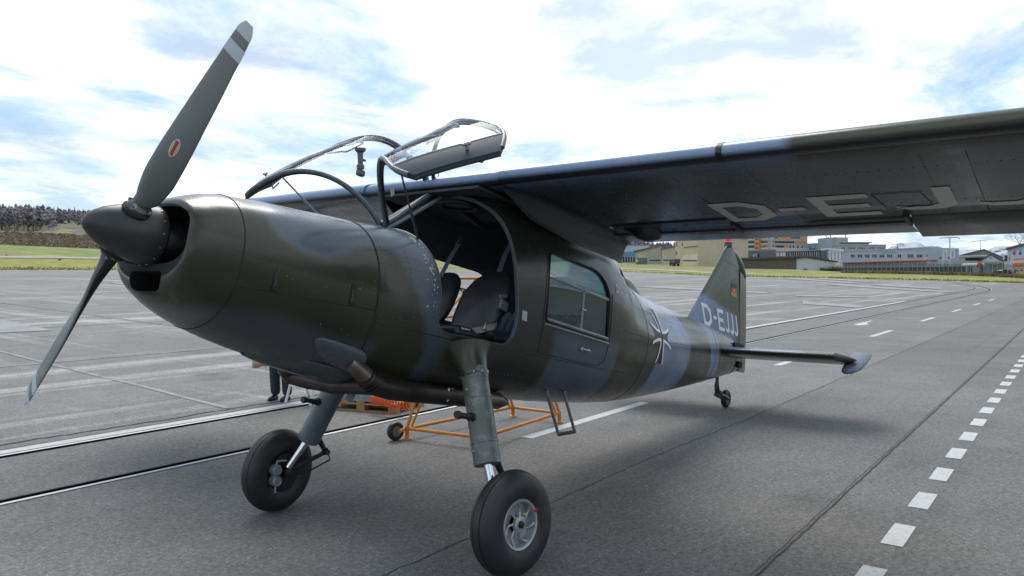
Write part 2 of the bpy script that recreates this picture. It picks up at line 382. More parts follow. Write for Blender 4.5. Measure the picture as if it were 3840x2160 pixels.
tag(strip('taxiway', dens_line(tx, 12), (-2.2, 2.2), 0.05, concrete, None), kind='structure')

# painted lines and embedded rails
white = mat('road_paint', (0.50, 0.50, 0.49), 0.8, c2=(0.38, 0.38, 0.375), scale=9, contrast=(0.5, 0.75), c3=(0.34, 0.34, 0.335), scale3=30)
steel = mat('rail_steel', (0.50, 0.50, 0.52), 0.5, 0.7, c2=(0.45, 0.44, 0.44), scale=12)
groove = mat('rail_groove', (0.004, 0.004, 0.005), 0.95, spec=0.0)
tarm = mat('tar_seal', (0.050, 0.052, 0.056), 0.9, c2=(0.085, 0.085, 0.088), scale=12, spec=0.1)
def rect(name, x0, x1, y0, y1, z, m, parent, jit=0.0, n=1):
    xs = np.linspace(x0, x1, n+1); V = []; F = []
    for x in xs:
        V += [(x, y0+rnd.uniform(-jit, jit), 0), (x, y1+rnd.uniform(-jit, jit), 0)]
    V = [(v[0], v[1], float(apron_z(v[0], v[1]))+z) for v in V]
    F = [(2*i, 2*i+2, 2*i+3, 2*i+1) for i in range(n)]
    return mk(name, V, F, m, parent)
rect('painted_line', -40, 53.75, 5.345, 5.545, 0.004, white, apron, 0.006, 180)
for k in range(-3, 7): rect('painted_dash', 5.43+8.72*k, 8.45+8.72*k, 0.94+0.13*(k == 0), 1.10+0.13*(k == 0), 0.004, white, apron, 0.004, 6)
for k in range(-6, 34): rect('painted_square', 4.07+1.035*k+rnd.uniform(-.01, .01), 4.595+1.035*k, -3.11, -2.965, 0.004, white, apron, 0.003, 3)
# bent arrow
mb = MB(); mb.add([(27.9, 2.52, .004), (28.6, 2.95, .004), (28.6, 2.80, .004), (31.0, 2.86, .004), (31.0, 2.66, .004), (29.6, 2.60, .004), (28.6, 2.30, .004)], [(0, 6, 5, 4, 3, 2, 1)])
mb.build('painted_arrow', white, apron, smooth=None)
arc1 = [(-40, 5.25), (1.4, 5.25), (30, 5.25), (54, 5.22), (67, 5.3), (86, 5.5), (96, 5.9), (107, 7.0), (122, 9.6), (140, 13), (154, 16), (175, 21)]
arc2 = [(-40, 3.245), (1.4, 3.245), (30, 3.245), (54, 3.24), (72, 3.3), (87, 3.5), (95, 4.1), (105, 5.4), (118, 7.6), (131, 10.2), (150, 14), (168, 18)]
track = empty('rail_track', (0, 3.2, 0)); tag(track, kind='structure')
for a, side in ((arc1, -1), (arc2, 1)):
    P = dens_line(a, 14); f = pchip([q[0] for q in a], [q[1] for q in a]); P = [(p[0], float(f(p[0]))) for p in P]
    strip('rail', P, (-0.026, 0.026), 0.006, steel, track)
    strip('rail_groove', P, (side*0.040, side*0.040+side*0.088) if side > 0 else (-0.110, -0.040), 0.005, groove, track)
    strip('tar_joint', P, (side*0.130, side*0.16) if side > 0 else (0.32, 0.335), 0.004, tarm, track)
# tar seams and cracks
def crack(pts, wd, m, name='seam', jit=0.02, step=0.12):
    P = []
    pts = [np.array(p, float) for p in pts]
    for i in range(len(pts)-1):
        n = max(2, int(np.linalg.norm(pts[i+1]-pts[i])/step))
        for k in range(n): P.append(pts[i]+(pts[i+1]-pts[i])*k/n+np.array([0, rnd.uniform(-jit, jit)]))
    return strip(name, P, (-wd/2, wd/2), 0.003, m, apron)
crack([(-12, -2.46), (3, -2.46), (30, -2.48)], 0.015, tarm, jit=0.006)
crack([(-12, -2.43), (3, -2.43), (30, -2.45)], 0.005, tarm, jit=0.005)
crackm = mat('crack_dark', (0.035, 0.034, 0.033), 0.9, spec=0.1)
crack([(-15, -0.5), (3.4, -0.53), (5.4, -0.5), (7.9, -0.56), (60, -0.75)], 0.008, crackm, jit=0.012)
crack([(-20, 5.86), (1.6, 5.88), (3.3, 5.8), (14, 5.78)], 0.03, crackm, jit=0.03)
joint = mat('joint_pale', (0.30, 0.295, 0.285), 0.9, c2=(0.19, 0.185, 0.18), scale=3)
for pts in ([(4.5, 5.9), (4.84, 9.2), (5.05, 12.5), (6.1, 30), (9, 70)], [(11, 6), (12.5, 30), (17, 110)], [(-3, 6.1), (-3.5, 25), (-4, 90)], [(22, 6), (25, 60)],
            [(-30, 14.2), (60, 13.2)], [(-30, 24), (80, 22)], [(-30, 38), (110, 37)], [(-40, 60), (120, 60)]):
    crack(pts, 0.10, joint, 'pale_joint', 0.02, 0.4)
patchm = mat('concrete_patch', (0.30, 0.30, 0.30), 0.9, c2=(0.21, 0.21, 0.21), scale=0.8)
for P in ([(50.5, 11.0), (44.6, 5.7), (42.2, 5.7), (45.5, 9.6)], [(62, 15), (61.9, 9.2), (59.6, 9.3), (59, 14)], [(112, 23.8), (82.5, 6.2), (79, 6.2), (104, 23.5)], [(118, 19.5), (96, 8.6), (92, 8.5), (110, 19.5)],
          [(165, 46), (122, 23.2), (117, 23.2), (150, 44)], [(172, 42), (137, 24.3), (131, 24.2), (160, 41)], [(30, 24), (24, 8), (22.6, 8), (27.6, 24)],
          [(28, 44), (24, 20), (22, 20), (25, 44)], [(10, 36), (8.4, 22), (4, 22.5), (5, 37)], [(2, 52), (1.5, 34), (-5, 34), (-6, 53)], [(36, 70), (30, 42), (27, 42), (32, 70)], [(75, 34), (66, 18), (63, 18), (70, 34)]):
    V = []; F = []; n = 14
    for i in range(n+1):
        f = i/n; a = np.array(P[0])*(1-f)+np.array(P[1])*f; b = np.array(P[3])*(1-f)+np.array(P[2])*f
        for q in (a, b): V.append((q[0]+rnd.uniform(-.1, .1), q[1], float(apron_z(q[0], q[1]))+0.004+0.0004*math.hypot(q[0]-CAM[0], q[1]-CAM[1])))
    for i in range(n): F.append((2*i, 2*i+1, 2*i+3, 2*i+2))
    mk('concrete_patch', V, F, patchm, apron)
# ------------------------------------------------------------------ aircraft, in its own frame: s aft, y starboard, t up
BP = 0.194; ZS = 2.2317
cb_, sb_ = math.cos(BP), math.sin(BP)
B = Matrix(((cb_, 0, sb_, 0), (0, 1, 0, 0), (-sb_, 0, cb_, ZS), (0, 0, 0, 1)))
def w2b(p): q = B.inverted() @ Vector(p); return np.array(q)
ac = empty('aircraft', (2.04, 0, 0)); tag(ac, 'dark olive high-wing propeller plane with both cockpit doors raised', 'airplane')
OLIVE = np.array((0.036, 0.0365, 0.021)); BLUE = np.array((0.135, 0.180, 0.275)); GREY = np.array((0.070, 0.077, 0.085)); DGREY = np.array((0.022, 0.0245, 0.031))
ST = np.array([  # s, half width, top, bottom, height of max width, exponent top, exponent bottom
 (0.372, .372, .185, -.240, -.02, 2.9, 2.6), (0.380, .392, .205, -.290, -.02, 2.8, 2.5), (0.400, .408, .222, -.325, -.03, 2.7, 2.4), (0.43, .420, .238, -.355, -.03, 2.6, 2.3),
 (0.48, .432, .262, -.395, -.04, 2.5, 2.2), (0.55, .443, .292, -.435, -.05, 2.4, 2.1), (0.66, .455, .320, -.478, -.06, 2.3, 2.05), (0.80, .468, .338, -.520, -.07, 2.2, 2.05),
 (0.95, .480, .358, -.555, -.08, 2.15, 2.05), (1.20, .495, .377, -.605, -.10, 2.1, 2.1), (1.45, .508, .400, -.655, -.11, 2.1, 2.15), (1.62, .520, .413, -.680, -.12, 2.1, 2.2),
 (1.85, .590, .435, -.690, -.11, 2.05, 2.3), (2.05, .655, .452, -.700, -.10, 2.0, 2.4), (2.25, .685, .60, -.710, -.08, 2.2, 2.5), (2.56, .700, .84, -.712, -.05, 2.6, 2.6),
 (2.80, .700, .93, -.710, 0.0, 3.3, 2.6), (3.3, .700, .96, -.703, .0, 3.6, 2.6), (4.2, .690, .97, -.690, .02, 3.2, 2.5), (4.6, .665, .960, -.675, .03, 2.5, 2.4), (5.0, .612, .835, -.655, .04, 1.8, 2.3),
 (5.5, .540, .715, -.610, .06, 1.55, 2.2), (6.0, .475, .640, -.545, .08, 1.52, 2.2), (6.8, .375, .600, -.420, .13, 1.6, 2.2), (7.5, .292, .578, -.300, .18, 1.8, 2.2),
 (8.2, .210, .555, -.170, .22, 2.0, 2.2), (8.8, .140, .520, -.055, .24, 2.0, 2.2), (9.28, .075, .45, .045, .25, 2.0, 2.2)])
SF = [pchip(ST[:, 0], ST[:, k]) for k in range(1, 7)]
def sec(s, n=96, ins=0.0):
    wv, tp, bt, tcv, nt_, nb = [float(f(s)) for f in SF]; wv -= ins; tp -= ins; bt += ins; out_ = []
    for q in np.linspace(0, 2*math.pi, n, endpoint=False):
        c, s_ = math.cos(q), math.sin(q); e = nt_ if s_ >= 0 else nb; h = tp-tcv if s_ >= 0 else tcv-bt
        out_.append((s, wv*math.copysign(abs(c)**(2/e), c), tcv+h*math.copysign(abs(s_)**(2/e), s_)))
    return out_
def side_y(s, t):
    wv, tp, bt, tcv, nt_, nb = [float(f(s)) for f in SF]
    e = nt_ if t >= tcv else nb; h = tp-tcv if t >= tcv else tcv-bt; q = min(abs(t-tcv)/h, 0.9995)
    return wv*(1-q**e)**(1/e)
def top_t(s, y):
    wv, tp, bt, tcv, nt_, nb = [float(f(s)) for f in SF]; q = min(abs(y)/wv, 0.9995); return tcv+(tp-tcv)*(1-q**nt_)**(1/nt_)
def inside(s, y, t):      # < 1 inside the skin
    r_ = np.empty(len(s))
    P = [f(s) for f in SF]; wv, tp, bt, tcv, nt_, nb = P
    up = t >= tcv; e = np.where(up, nt_, nb); h = np.where(up, tp-tcv, tcv-bt)
    return (np.abs(y/wv)**e+np.abs((t-tcv)/h)**e)**(1/e)
def vnoise(x, y, z, f, seed=0):
    return (np.sin(x*f*1.3+seed)+np.sin(y*f*1.7+2*seed+x*f*.6)+np.sin(z*f*1.9+3*seed+x*f*.9))/3
def camo(s, y, t):
    n = vnoise(s, y*0.6, t, 4.0, 1.0)*0.05
    k = np.zeros_like(s)
    # underside grey-blue of the cowling
    under = 1-sm(-0.45, -0.36, t+n*1.2+0.10*sm(0.9, 1.7, s)-0.05); under *= 1-sm(1.66, 1.75, s)
    # blue-grey camouflage patches; topb also paints sky reflection onto the cowl top
    b = sm(1.86, 1.92, s+0.36*t-n)*(1-sm(2.02, 2.3, s+n))*0.28
    b = np.maximum(b, sm(3.42, 3.46, s+n)*(1-sm(4.50, 4.54, s+n*0.5))*(1-sm(-0.18, -0.02, t))*0.42)
    b = np.maximum(b, sm(5.66, 5.69, s-0.16*t*(t < 0.2)+n*0.6+0.7*(t > 0.25)*(t-0.25))*(1-sm(6.64, 6.67, s-0.1*np.cos(t*4)+n)))
    b = np.maximum(b, sm(7.60, 7.63, s-0.35*(0.3-t)+n)*(1-sm(8.00, 8.03, s-0.2*(0.3-t))))
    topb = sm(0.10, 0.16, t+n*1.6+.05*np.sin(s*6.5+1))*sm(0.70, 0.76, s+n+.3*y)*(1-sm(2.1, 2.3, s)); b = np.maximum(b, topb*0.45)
    c = OLIVE[None]*(1-under[:, None])+GREY[None]*(under*(1+0.7*(1-sm(.58, .66, s))))[:, None]
    c = c*(1-b[:, None])+BLUE[None]*b[:, None]
    dk = sm(2.50, 2.62, s+n+.06*np.sin(t*7))*(1-sm(3.36, 3.42, s+n)); c = c*(1-.6*dk[:, None])+np.array((.016, .0185, .022))[None]*.6*dk[:, None]
    d = 0.88+0.12*vnoise(s, y, t, 9.0, 2.0)
    return c*d[:, None]
def camo_wing(s, y, t):
    top = sm(0.872, 0.90, t); n = vnoise(s, y, t, 3.0, 4.0)*0.12
    b = ((y > -2.73+0.12*(s-2.5)+n) & (y < 2.6+n)) | ((y > 4.4+n) & (y < 5.4)) | ((y < -4.6+n) & (y > -5.5))
    up = np.where(b[:, None], BLUE[None]*1.6, OLIVE[None]*1.7+.006); lo = DGREY[None]*(0.9+0.1*vnoise(s, y, t, 8, 1))[:, None]
    return lo*(1-top[:, None])+up*top[:, None]
def camo_fin(s, y, t):
    n = vnoise(s, y, t, 5.0, 3.0)*0.02
    b = 1-sm(0.90, 0.94, t+n+0.085*(s-7.8)-0.02); b = b*(1-sm(9.10, 9.14, s+0.115*(t-.5)))
    return (OLIVE*1.25)[None]*(1-b[:, None])+BLUE[None]*b[:, None]
paintm = mat('aircraft_paint', (0.05, 0.05, 0.04), 0.27, attr='paint', c2=(0.84, 0.85, 0.84), scale=2.2, detail=3, contrast=(0.3, 0.7), rvar=0.05, spec=0.38, coat=0.08, bump=0.03, bscale=3.0)
dark = mat('dark_cavity', (0.010, 0.010, 0.011), 0.8)
blackp = mat('black_trim', (0.012, 0.012, 0.014), 0.5)
inter = mat('cabin_lining', (0.060, 0.068, 0.078), 0.7, c2=(0.045, 0.051, 0.06), scale=14)
alu = mat('bare_metal', (0.50, 0.51, 0.52), 0.35, 0.85, c2=(0.35, 0.35, 0.36), scale=20)
greym = mat('grey_frame_paint', (0.17, 0.19, 0.21), 0.42, c2=(0.12, 0.135, 0.15), scale=9)
seamm = mat('panel_seam', (0.012, 0.012, 0.012), 0.7)
rivm = mat('rivet_metal', (0.075, 0.076, 0.07), 0.45, 0.3)
rubber = mat('tyre_rubber', (0.011, 0.012, 0.014), 0.5, c2=(0.018, 0.018, 0.020), scale=9, c3=(0.040, 0.036, 0.030), scale3=5, bump=0.08, bscale=60)
clearg = glass('clear_glazing', (0.90, 0.94, 0.95), 0.06)
tealg = glass('tinted_glazing', (0.78, 0.88, 0.88), 0.34)
smokeg = glass('smoke_glazing', (0.62, 0.67, 0.72), 0.22)
whitep = mat('white_marking', (0.60, 0.62, 0.64), 0.5, c2=(0.45, 0.47, 0.49), scale=25, contrast=(0.5, 0.7))
def grid(name, fn, U, Vv, m, parent, smooth=60, thick=None):
    mb = MB(); nu, nv = len(U), len(Vv)
    P = [[np.array(fn(a, b), float) for b in Vv] for a in U]
    mb.add([p for r_ in P for p in r_], [(i*nv+j, (i+1)*nv+j, (i+1)*nv+j+1, i*nv+j+1) for i in range(nu-1) for j in range(nv-1)])
    o = mb.build(name, m, parent, B, smooth)
    return o
def addB(mb, name, m, parent=None, smooth=35, mats=None): return mb.build(name, m, parent or ac, B, smooth, mats)
def finish(o, thr):
    me = o.data; n = len(me.polygons); c = np.empty(n*3, np.float32); me.polygons.foreach_get('center', c); c = c.reshape(-1, 3).astype(float)
    v = inside(c[:, 0], c[:, 1], c[:, 2]); me.polygons.foreach_set('material_index', (v < thr(c[:, 0])).astype(np.int32)); me.shade_smooth(); me.set_sharp_from_angle(angle=R(32)); me.update()

# fuselage shell
ss = np.unique(np.concatenate([np.arange(1.625, 2.9, 0.035), np.arange(2.9, 9.26, 0.03), [9.28]]))
mb = MB(); mb.loft([sec(s, 128) for s in ss])
fus = addB(mb, 'fuselage', paintm); fus.data.materials.append(inter)
def cutter(mb, smooth=None): return mb.build('cutter', None, None, B, smooth)
mb = MB(); mb.loft([sec(s, 64, 0.03) for s in np.arange(1.75, 5.61, 0.07)]); cav = cutter(mb)
def rpoly(P, r, n=5):
    out_ = []; k = len(P)
    for i in range(k):
        a, b, c = [np.array(P[j % k], float) for j in (i-1, i, i+1)]; ri = r[i] if hasattr(r, '__len__') else r
        da, dc = (a-b)/np.linalg.norm(a-b), (c-b)/np.linalg.norm(c-b); p0, p1 = b+da*ri, b+dc*ri
        for q in np.linspace(0, 1, n): out_.append(tuple((1-q)**2*p0+2*q*(1-q)*b+q*q*p1))
    return out_
door_poly = rpoly([(2.055, -.285), (2.86, -.295), (2.885, -.05), (2.81, .30), (2.70, .62), (2.585, .84), (2.50, 1.3), (2.055, 1.3)], [.12, .13, .06, .1, .1, .05, .01, .01])
mb = MB(); mb.prism(door_poly, lambda s, t: (s, -1.2, t), lambda s, t: (s, 1.2, t)); dcut = cutter(mb)
win_poly = rpoly([(3.255, -.04), (4.275, -.075), (4.245, .36), (4.05, .515), (3.235, .515)], [.03, .03, .1, .12, .05])
mb = MB(); mb.prism(win_poly, lambda s, t: (s, -1.2, t), lambda s, t: (s, 1.2, t)); wcut = cutter(mb)
sky_poly = rpoly([(4.64, .60), (5.22, .60), (5.18, .70), (4.70, .875), (4.63, .86)], .03)
mb = MB(); mb.prism(sky_poly, lambda s, t: (s, -1.2, t), lambda s, t: (s, 1.2, t)); scut = cutter(mb)
boolean(fus, [cav, dcut, wcut, scut])
finish(fus, lambda s: 1-0.010/np.maximum(np.interp(s, ST[:, 0], ST[:, 1]), 0.05))
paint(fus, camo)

# engine cowling
ss = np.unique(np.concatenate([ST[:5, 0], np.arange(0.375, 0.7, 0.02), np.arange(0.7, 1.615, 0.05), [1.612]]))
mb = MB(); mb.loft([sec(s, 128) for s in ss]); cowl = addB(mb, 'engine_cowling', paintm); cowl.data.materials.append(dark)
mb = MB(); op = []
for q in np.linspace(0, 2*math.pi, 48, endpoint=False):
    c, s_ = math.cos(q), math.sin(q); op.append((.372*math.copysign(abs(c)**(2/3.4), c), .004+.163*math.copysign(abs(s_)**(2/3.4), s_)))
mb.loft([[(s, y*k, t*k) for y, t in op] for s, k in ((.3, 1.0), (.40, 1.0), (.46, 1.03), (.9, 1.05))]); c1 = cutter(mb)
mb = MB(); ch = rpoly([(-.175, -.195), (.175, -.195), (.165, -.305), (-.165, -.305)], [.04, .04, .07, .07])
mb.loft([[(s, y, t) for y, t in ch] for s in (.3, .62)]); c2 = cutter(mb)
mb = MB(); mb.loft([sec(s, 64, 0.05) for s in np.arange(.70, 1.58, .08)]); c3_ = cutter(mb)
boolean(cowl, [c1, c2, c3_]); finish(cowl, lambda s: 1-0.022/0.42+0*s)
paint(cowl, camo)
# engine block with cylinders seen through the intake
mb = MB(); mb.lathe([(0.0, .42), (.10, .42), (.12, .46), (.12, .6), (.2, .62), (.2, .95)], (0, 0, 0), (1, 0, 0), 20)
for yy in (-.27, .27):
    for k in range(7): mb.lathe([(.085, -.006), (.085, .006)], (.62, yy*(.62+.10*k), .02), (0, 1, 0), 16)
    mb.lathe([(.06, -.14), (.06, .14)], (.62, yy, .02), (0, 1, 0), 14); mb.box((.56, yy*1.05, .10), (.06, .12, .05)); mb.tube([(.5, yy*.5, .09), (.52, yy*.9, .12), (.6, yy*1.1, .05)], .012)
eng = addB(mb, 'engine', mat('engine_dark', (0.028, 0.028, 0.03), 0.45, 0.6, c2=(0.06, 0.06, 0.06), scale=25))
mb = MB(); mb.box((.55, -.27, .06), (.02, .02, .07)); mb.box((.54, -.33, -.02), (.02, .05, .03)); mb.box((.53, -.22, .11), (.02, .04, .02)); mb.tube([(.5, -.2, .1), (.52, -.3, .02), (.5, -.32, -.06)], .007); addB(mb, 'engine_fitting', alu, eng)
# oil cooler fins in the chin intake
coo = MB(); coo.box((.56, -.09, -.25), (.02, .14, .11)); oc = addB(coo, 'oil_cooler', mat('cooler_grey', (0.05, 0.05, 0.055), .5, .3), cowl)
mb = MB()
for k in range(6): mb.box((.545, -.09, -.20-.018*k), (.012, .14, .004))
addB(mb, 'cooler_fins', mat('cooler_fin', (0.12, 0.12, 0.12), .5, .5), oc)

# spinner and propeller
prop = empty('propeller', B @ Vector((0.23, 0, 0)), parent=ac)
sp_prof = [(0.0, 0.0), (.018, .003), (.042, .018), (.068, .045), (.098, .09), (.125, .15), (.146, .21), (.160, .27), (.168, .33), (.170, .375), (.163, .38), (.12, .382)]
mb = MB(); mb.lathe(sp_prof, (0, 0, 0), (1, 0, 0), 48); spin = addB(mb, 'spinner', mat('spinner_paint', (0.028, 0.028, 0.027), 0.42, c2=(0.020, 0.020, 0.020), scale=6, rvar=.06), prop)
PANG = 0.709; PX = 0.228; PR = 1.325
bld = []
bladem = mat('blade_paint', (0.100, 0.110, 0.104), 0.42, c2=(0.088, 0.097, 0.092), scale=4, rvar=.05)
tipm = mat('blade_tip_paint', (0.36, 0.39, 0.42), 0.45)
ra = pchip([.10, .17, .25, .40, .60, .85, 1.10, 1.28, 1.325], [.040, .046, .070, .098, .104, .098, .082, .066, .034])
rt_ = pchip([.10, .17, .25, .40, .60, .85, 1.10, 1.325], [.040, .044, .034, .022, .015, .011, .008, .004])
tw = pchip([.10, .25, .45, .80, 1.325], [-R(45), -R(41), -R(28), -R(15), -R(8)])
def blade(sgn):
    up = np.array([0, -math.sin(PANG), math.cos(PANG)])*sgn
    axs = np.array([1., 0, 0]); lat = np.cross(axs, up)
    def ring(r_):
        ch_, th, a = float(ra(r_)), float(rt_(r_)), float(tw(r_)); cd_ = math.cos(a)*lat-math.sin(a)*axs; td = math.sin(a)*lat+math.cos(a)*axs
        g = []
        for q in np.linspace(0, 2*math.pi, 24, endpoint=False): g.append(np.array([PX, 0, 0])+up*r_+cd_*(ch_*math.cos(q)+0.012*(r_ > .2))+td*(th*math.sin(q)*(1-.35*math.cos(q))))
        return g
    rs = np.concatenate([np.linspace(.10, 1.28, 40), [1.30, 1.315, 1.325]])
    mb = MB(); mb.loft([ring(r_) for r_ in rs]); nq = 24*(len(rs)-1); mb.m = [1 if (i < nq and (i % 24) < 12) else 0 for i in range(len(mb.F))]
    b_ = mk('blade', mb.V, mb.F, None, prop, B, 50, [bladem, mat('blade_back_black', (.012, .012, .013), .6)], mb.m)
    for r0, r1 in ((1.14, 1.205), (1.255, 1.3245)):
        k = 8; RR = np.linspace(r0, r1, k); mb = MB()
        rr = []
        for r_ in RR:
            g = ring(r_); c = np.mean(g, 0); rr.append([c+(p-c)*1.012+(p-c)/np.linalg.norm(p-c)*.0012 for p in g])
        mb.loft(rr, cap=(r1 > 1.3)); addB(mb, 'tip_band', tipm, b_, 50)
    # blade root: clamp ring at the spinner
    mb = MB(); mb.lathe([(.058, .135), (.066, .137), (.066, .165), (.050, .180), (.046, .19)], (PX, 0, 0), up, 24)
    for q in (0.6, 2.2, 3.8, 5.4):
        o_ = np.array([PX, 0, 0])+up*.165+.064*(math.cos(q)*lat+math.sin(q)*axs); mb.box(o_, (.02, .02, .02), None, .004)
    addB(mb, 'root_clamp', mat('clamp_metal', (0.09, 0.09, 0.09), .4, .6, c2=(.3, .3, .3), scale=40, contrast=(.55, .7)), b_)
    return b_, ring, up
b1, ring1, up1 = blade(1); b2, ring2, up2 = blade(-1)
# maker's oval on the upper blade
def on_blade(ring, r_, q0, off):     # point on the face of the blade; q0 in -1..1 across the chord
    g = np.array(ring(r_)); c = g.mean(0); n = len(g); q = math.acos(max(-1, min(1, q0))); 
    a = q/(2*math.pi)*n
    best = []
    for s_ in (a, n-a):
        i = int(s_) % n; f = s_-int(s_); p = g[i]*(1-f)+g[(i+1) % n]*f; best.append(p)
    camb = w2b(CAM); best.sort(key=lambda p: np.linalg.norm(p-camb)); p = best[0]; oth = best[1]; nrm = (p-oth)/np.linalg.norm(p-oth); return p+nrm*off
def oval(name, a, b, off, m, parent, r0=.565, n=28, clipq=None):
    V = [on_blade(ring1, r0, .02, off)]; 
    for q in np.linspace(0, 2*math.pi, n, endpoint=False): V.append(on_blade(ring1, r0+a*math.cos(q), .02+b*math.sin(q), off))
    mb = MB(); mb.add(V, [(0, 1+i, 1+(i+1) % n) for i in range(n)]); return addB(mb, name, m, parent, None)
ov = oval('maker_badge', .052, .27, .0022, mat('badge_rim', (.62, .60, .56), .4), b1)
oval('badge_face', .046, .235, .0034, mat('badge_tan', (.42, .32, .19), .4), ov)
mb = MB(); V = []; bn = []
for i in range(9):
    f = -1+2*i/8; w_ = .085
    for s_ in (-1, 1): V.append(on_blade(ring1, .565+.045*f, .02+w_*s_, .0046))
mb.add(V, [(2*i, 2*i+1, 2*i+3, 2*i+2) for i in range(8)]); addB(mb, 'badge_stripe', mat('badge_red', (.45, .01, .02), .4), ov, None)
fc = bpy.data.curves.new('t', 'FONT'); fc.body = 'HARTZELL'; fc.size = 1; fc.align_x = 'CENTER'; fc.align_y = 'CENTER'
fo = bpy.data.objects.new('t', fc); col.objects.link(fo); bpy.context.view_layer.update(); tme = bpy.data.meshes.new_from_object(fo.evaluated_get(bpy.context.evaluated_depsgraph_get())); bpy.data.objects.remove(fo)
TXT = {}
def text_mesh(body):
    if body in TXT: return TXT[body]
    fc = bpy.data.curves.new('t', 'FONT'); fc.body = body; fc.size = 1; fc.align_x = 'CENTER'; fc.align_y = 'CENTER'
    fo = bpy.data.objects.new('t', fc); col.objects.link(fo); bpy.context.view_layer.update()
    me = bpy.data.meshes.new_from_object(fo.evaluated_get(bpy.context.evaluated_depsgraph_get())); bpy.data.objects.remove(fo)
    V = [tuple(v.co) for v in me.vertices]; F = [tuple(p.vertices) for p in me.polygons]; TXT[body] = (V, F); return V, F
tv, tf = text_mesh('HARTZELL'); wd = max(v[0] for v in tv)
mb = MB(); mb.add([on_blade(ring1, .565+.043*v[0]/wd, .02+.15*v[1]-.10*v[0]/wd, .0058) for v in tv], tf); addB(mb, 'badge_lettering', blackp, ov, None)
# spinner cut-out collars and screws
for up in (up1, up2):
    mb = MB(); mb.lathe([(.074, .118), (.080, .128), (.080, .142), (.070, .146)], (PX, 0, 0), up, 28); addB(mb, 'blade_collar', dark, spin)
mb = MB()
for k in range(14):
    q = 2*math.pi*k/14; mb.lathe([(.006, 0), (.006, .004), (0, .005)], (.352, .168*math.cos(q), .168*math.sin(q)), (0, math.cos(q), math.sin(q)), 8)
tag(addB(mb, 'spinner_screws', alu, spin), kind='stuff')
mb = MB(); mb.add([(.30, -.1645*math.cos(q)-.0, .1645*math.sin(q)) for q in ()], []) if False else None

# panel seams, latches, rivets
def ring_seam(s, a0, a1, name='seam', r=.0032, parent=None, off=.0005):
    g = sec(s, 240); n = len(g); i0, i1 = int(a0/360*n), int(a1/360*n); P = []
    for i in range(i0, i1+1):
        p = np.array(g[i % n]); c = np.array([s, 0, float(SF[3](s))]); P.append(p+(p-c)/np.linalg.norm(p-c)*off)
    mb = MB(); mb.tube(P, r, 6); return addB(mb, name, seamm, parent)
def line_seam(pts, r=.003, parent=None, name='seam', m=None, sd=-1, off=.0005, n=14):
    P = []
    for i in range(len(pts)-1):
        for k in range(n):
            f = k/n; s = pts[i][0]*(1-f)+pts[i+1][0]*f; t = pts[i][1]*(1-f)+pts[i+1][1]*f; P.append((s, sd*(side_y(s, t)+off), t))
    s, t = pts[-1]; P.append((s, sd*(side_y(s, t)+off), t)); mb = MB(); mb.tube(P, r, 6); return addB(mb, name, m or seamm, parent)
ring_seam(.66, 0, 360, parent=cowl); ring_seam(1.618, 0, 360, r=.006, parent=fus); ring_seam(5.30, 0, 360, parent=fus, r=.0022); ring_seam(7.9, 0, 360, parent=fus, r=.0025); ring_seam(8.95, 0, 360, parent=fus, r=.004)
for sd in (-1, 1):
    line_seam([(.66, -.222), (1.61, -.212)], parent=cowl, sd=sd)
    line_seam([(1.63, -.29), (2.4, -.335), (3.3, -.325), (4.25, -.335), (4.6, -.33), (5.5, -.30)], parent=fus, sd=sd)
    line_seam([(4.6, .05), (5.6, .08), (7.0, .16), (8.2, .23)], parent=fus, sd=sd, r=.0018)
def decal(name, poly_fn, m, parent, sd=-1): pass
for s0, t0 in ((.88, -.145), (1.42, -.145)):     # cowl latches, recessed boxes
    mb = MB(); y = side_y(s0, t0); mb.box((s0, -y+.004, t0), (.035, .016, .125)); lt = addB(mb, 'cowl_latch', seamm, cowl)
    mb = MB(); mb.box((s0, -y-.004, t0-.01), (.022, .008, .085), None, .003); addB(mb, 'latch_tongue', paintm, lt); paint(bpy.data.objects[lt.children[0].name], lambda s, y, t: np.tile(OLIVE*.7, (len(s), 1)))
# chin panel
rv = []
def rivet_line(pts, sp=.032):
    for i in range(len(pts)-1):
        a, b = np.array(pts[i], float), np.array(pts[i+1], float); n = max(1, int(np.linalg.norm(b-a)/sp))
        for k in range(n): rv.append(tuple(a+(b-a)*k/n))
for t0, t1 in ((.36, -.6),):
    for s0 in (1.66, 1.84, 2.02): rivet_line([(s0, .25), (s0, 0), (s0, -.28)] if s0 < 2 else [(s0, .33), (s0, .15), (s0, -.05), (s0, -.22)])
rivet_line([(1.64, -.30), (2.4, -.345), (3.25, -.335)]); rivet_line([(1.64, .10), (2.02, .10)]); rivet_line([(2.95, .75), (2.95, -.3)], .05)
rivet_line([(4.66, .55), (4.66, -.5)], .06); rivet_line([(4.35, .70), (5.3, .50)], .05); rivet_line([(3.3, -.31), (4.3, -.32)], .05)
rivet_line([(2.05, -.42), (2.05, -.6)], .05); rivet_line([(4.9, .6), (4.9, -.3)], .07); rivet_line([(5.32, .55), (5.32, -.4)], .045); rivet_line([(6.25, .45), (6.25, -.3)], .045); rivet_line([(6.95, .40), (6.95, -.25)], .045); rivet_line([(5.3, -.18), (8.8, .12)], .05); rivet_line([(5.3, .36), (7.4, .36)], .05); rivet_line([(2.1, -.50), (5.2, -.50)], .05); rivet_line([(4.7, .28), (5.9, .25)], .06)
mb = MB()
for s, t in rv:
    y = side_y(s, t); mb.lathe([(.0048, -.002), (.004, .002), (0, .003)], (s, -y, t), (0, -1, .15), 6)
    mb.lathe([(.0048, -.002), (.004, .002), (0, .003)], (s, y, t), (0, 1, .15), 5)
tag(addB(mb, 'rivets', rivm, fus), kind='stuff')
WRIV = []

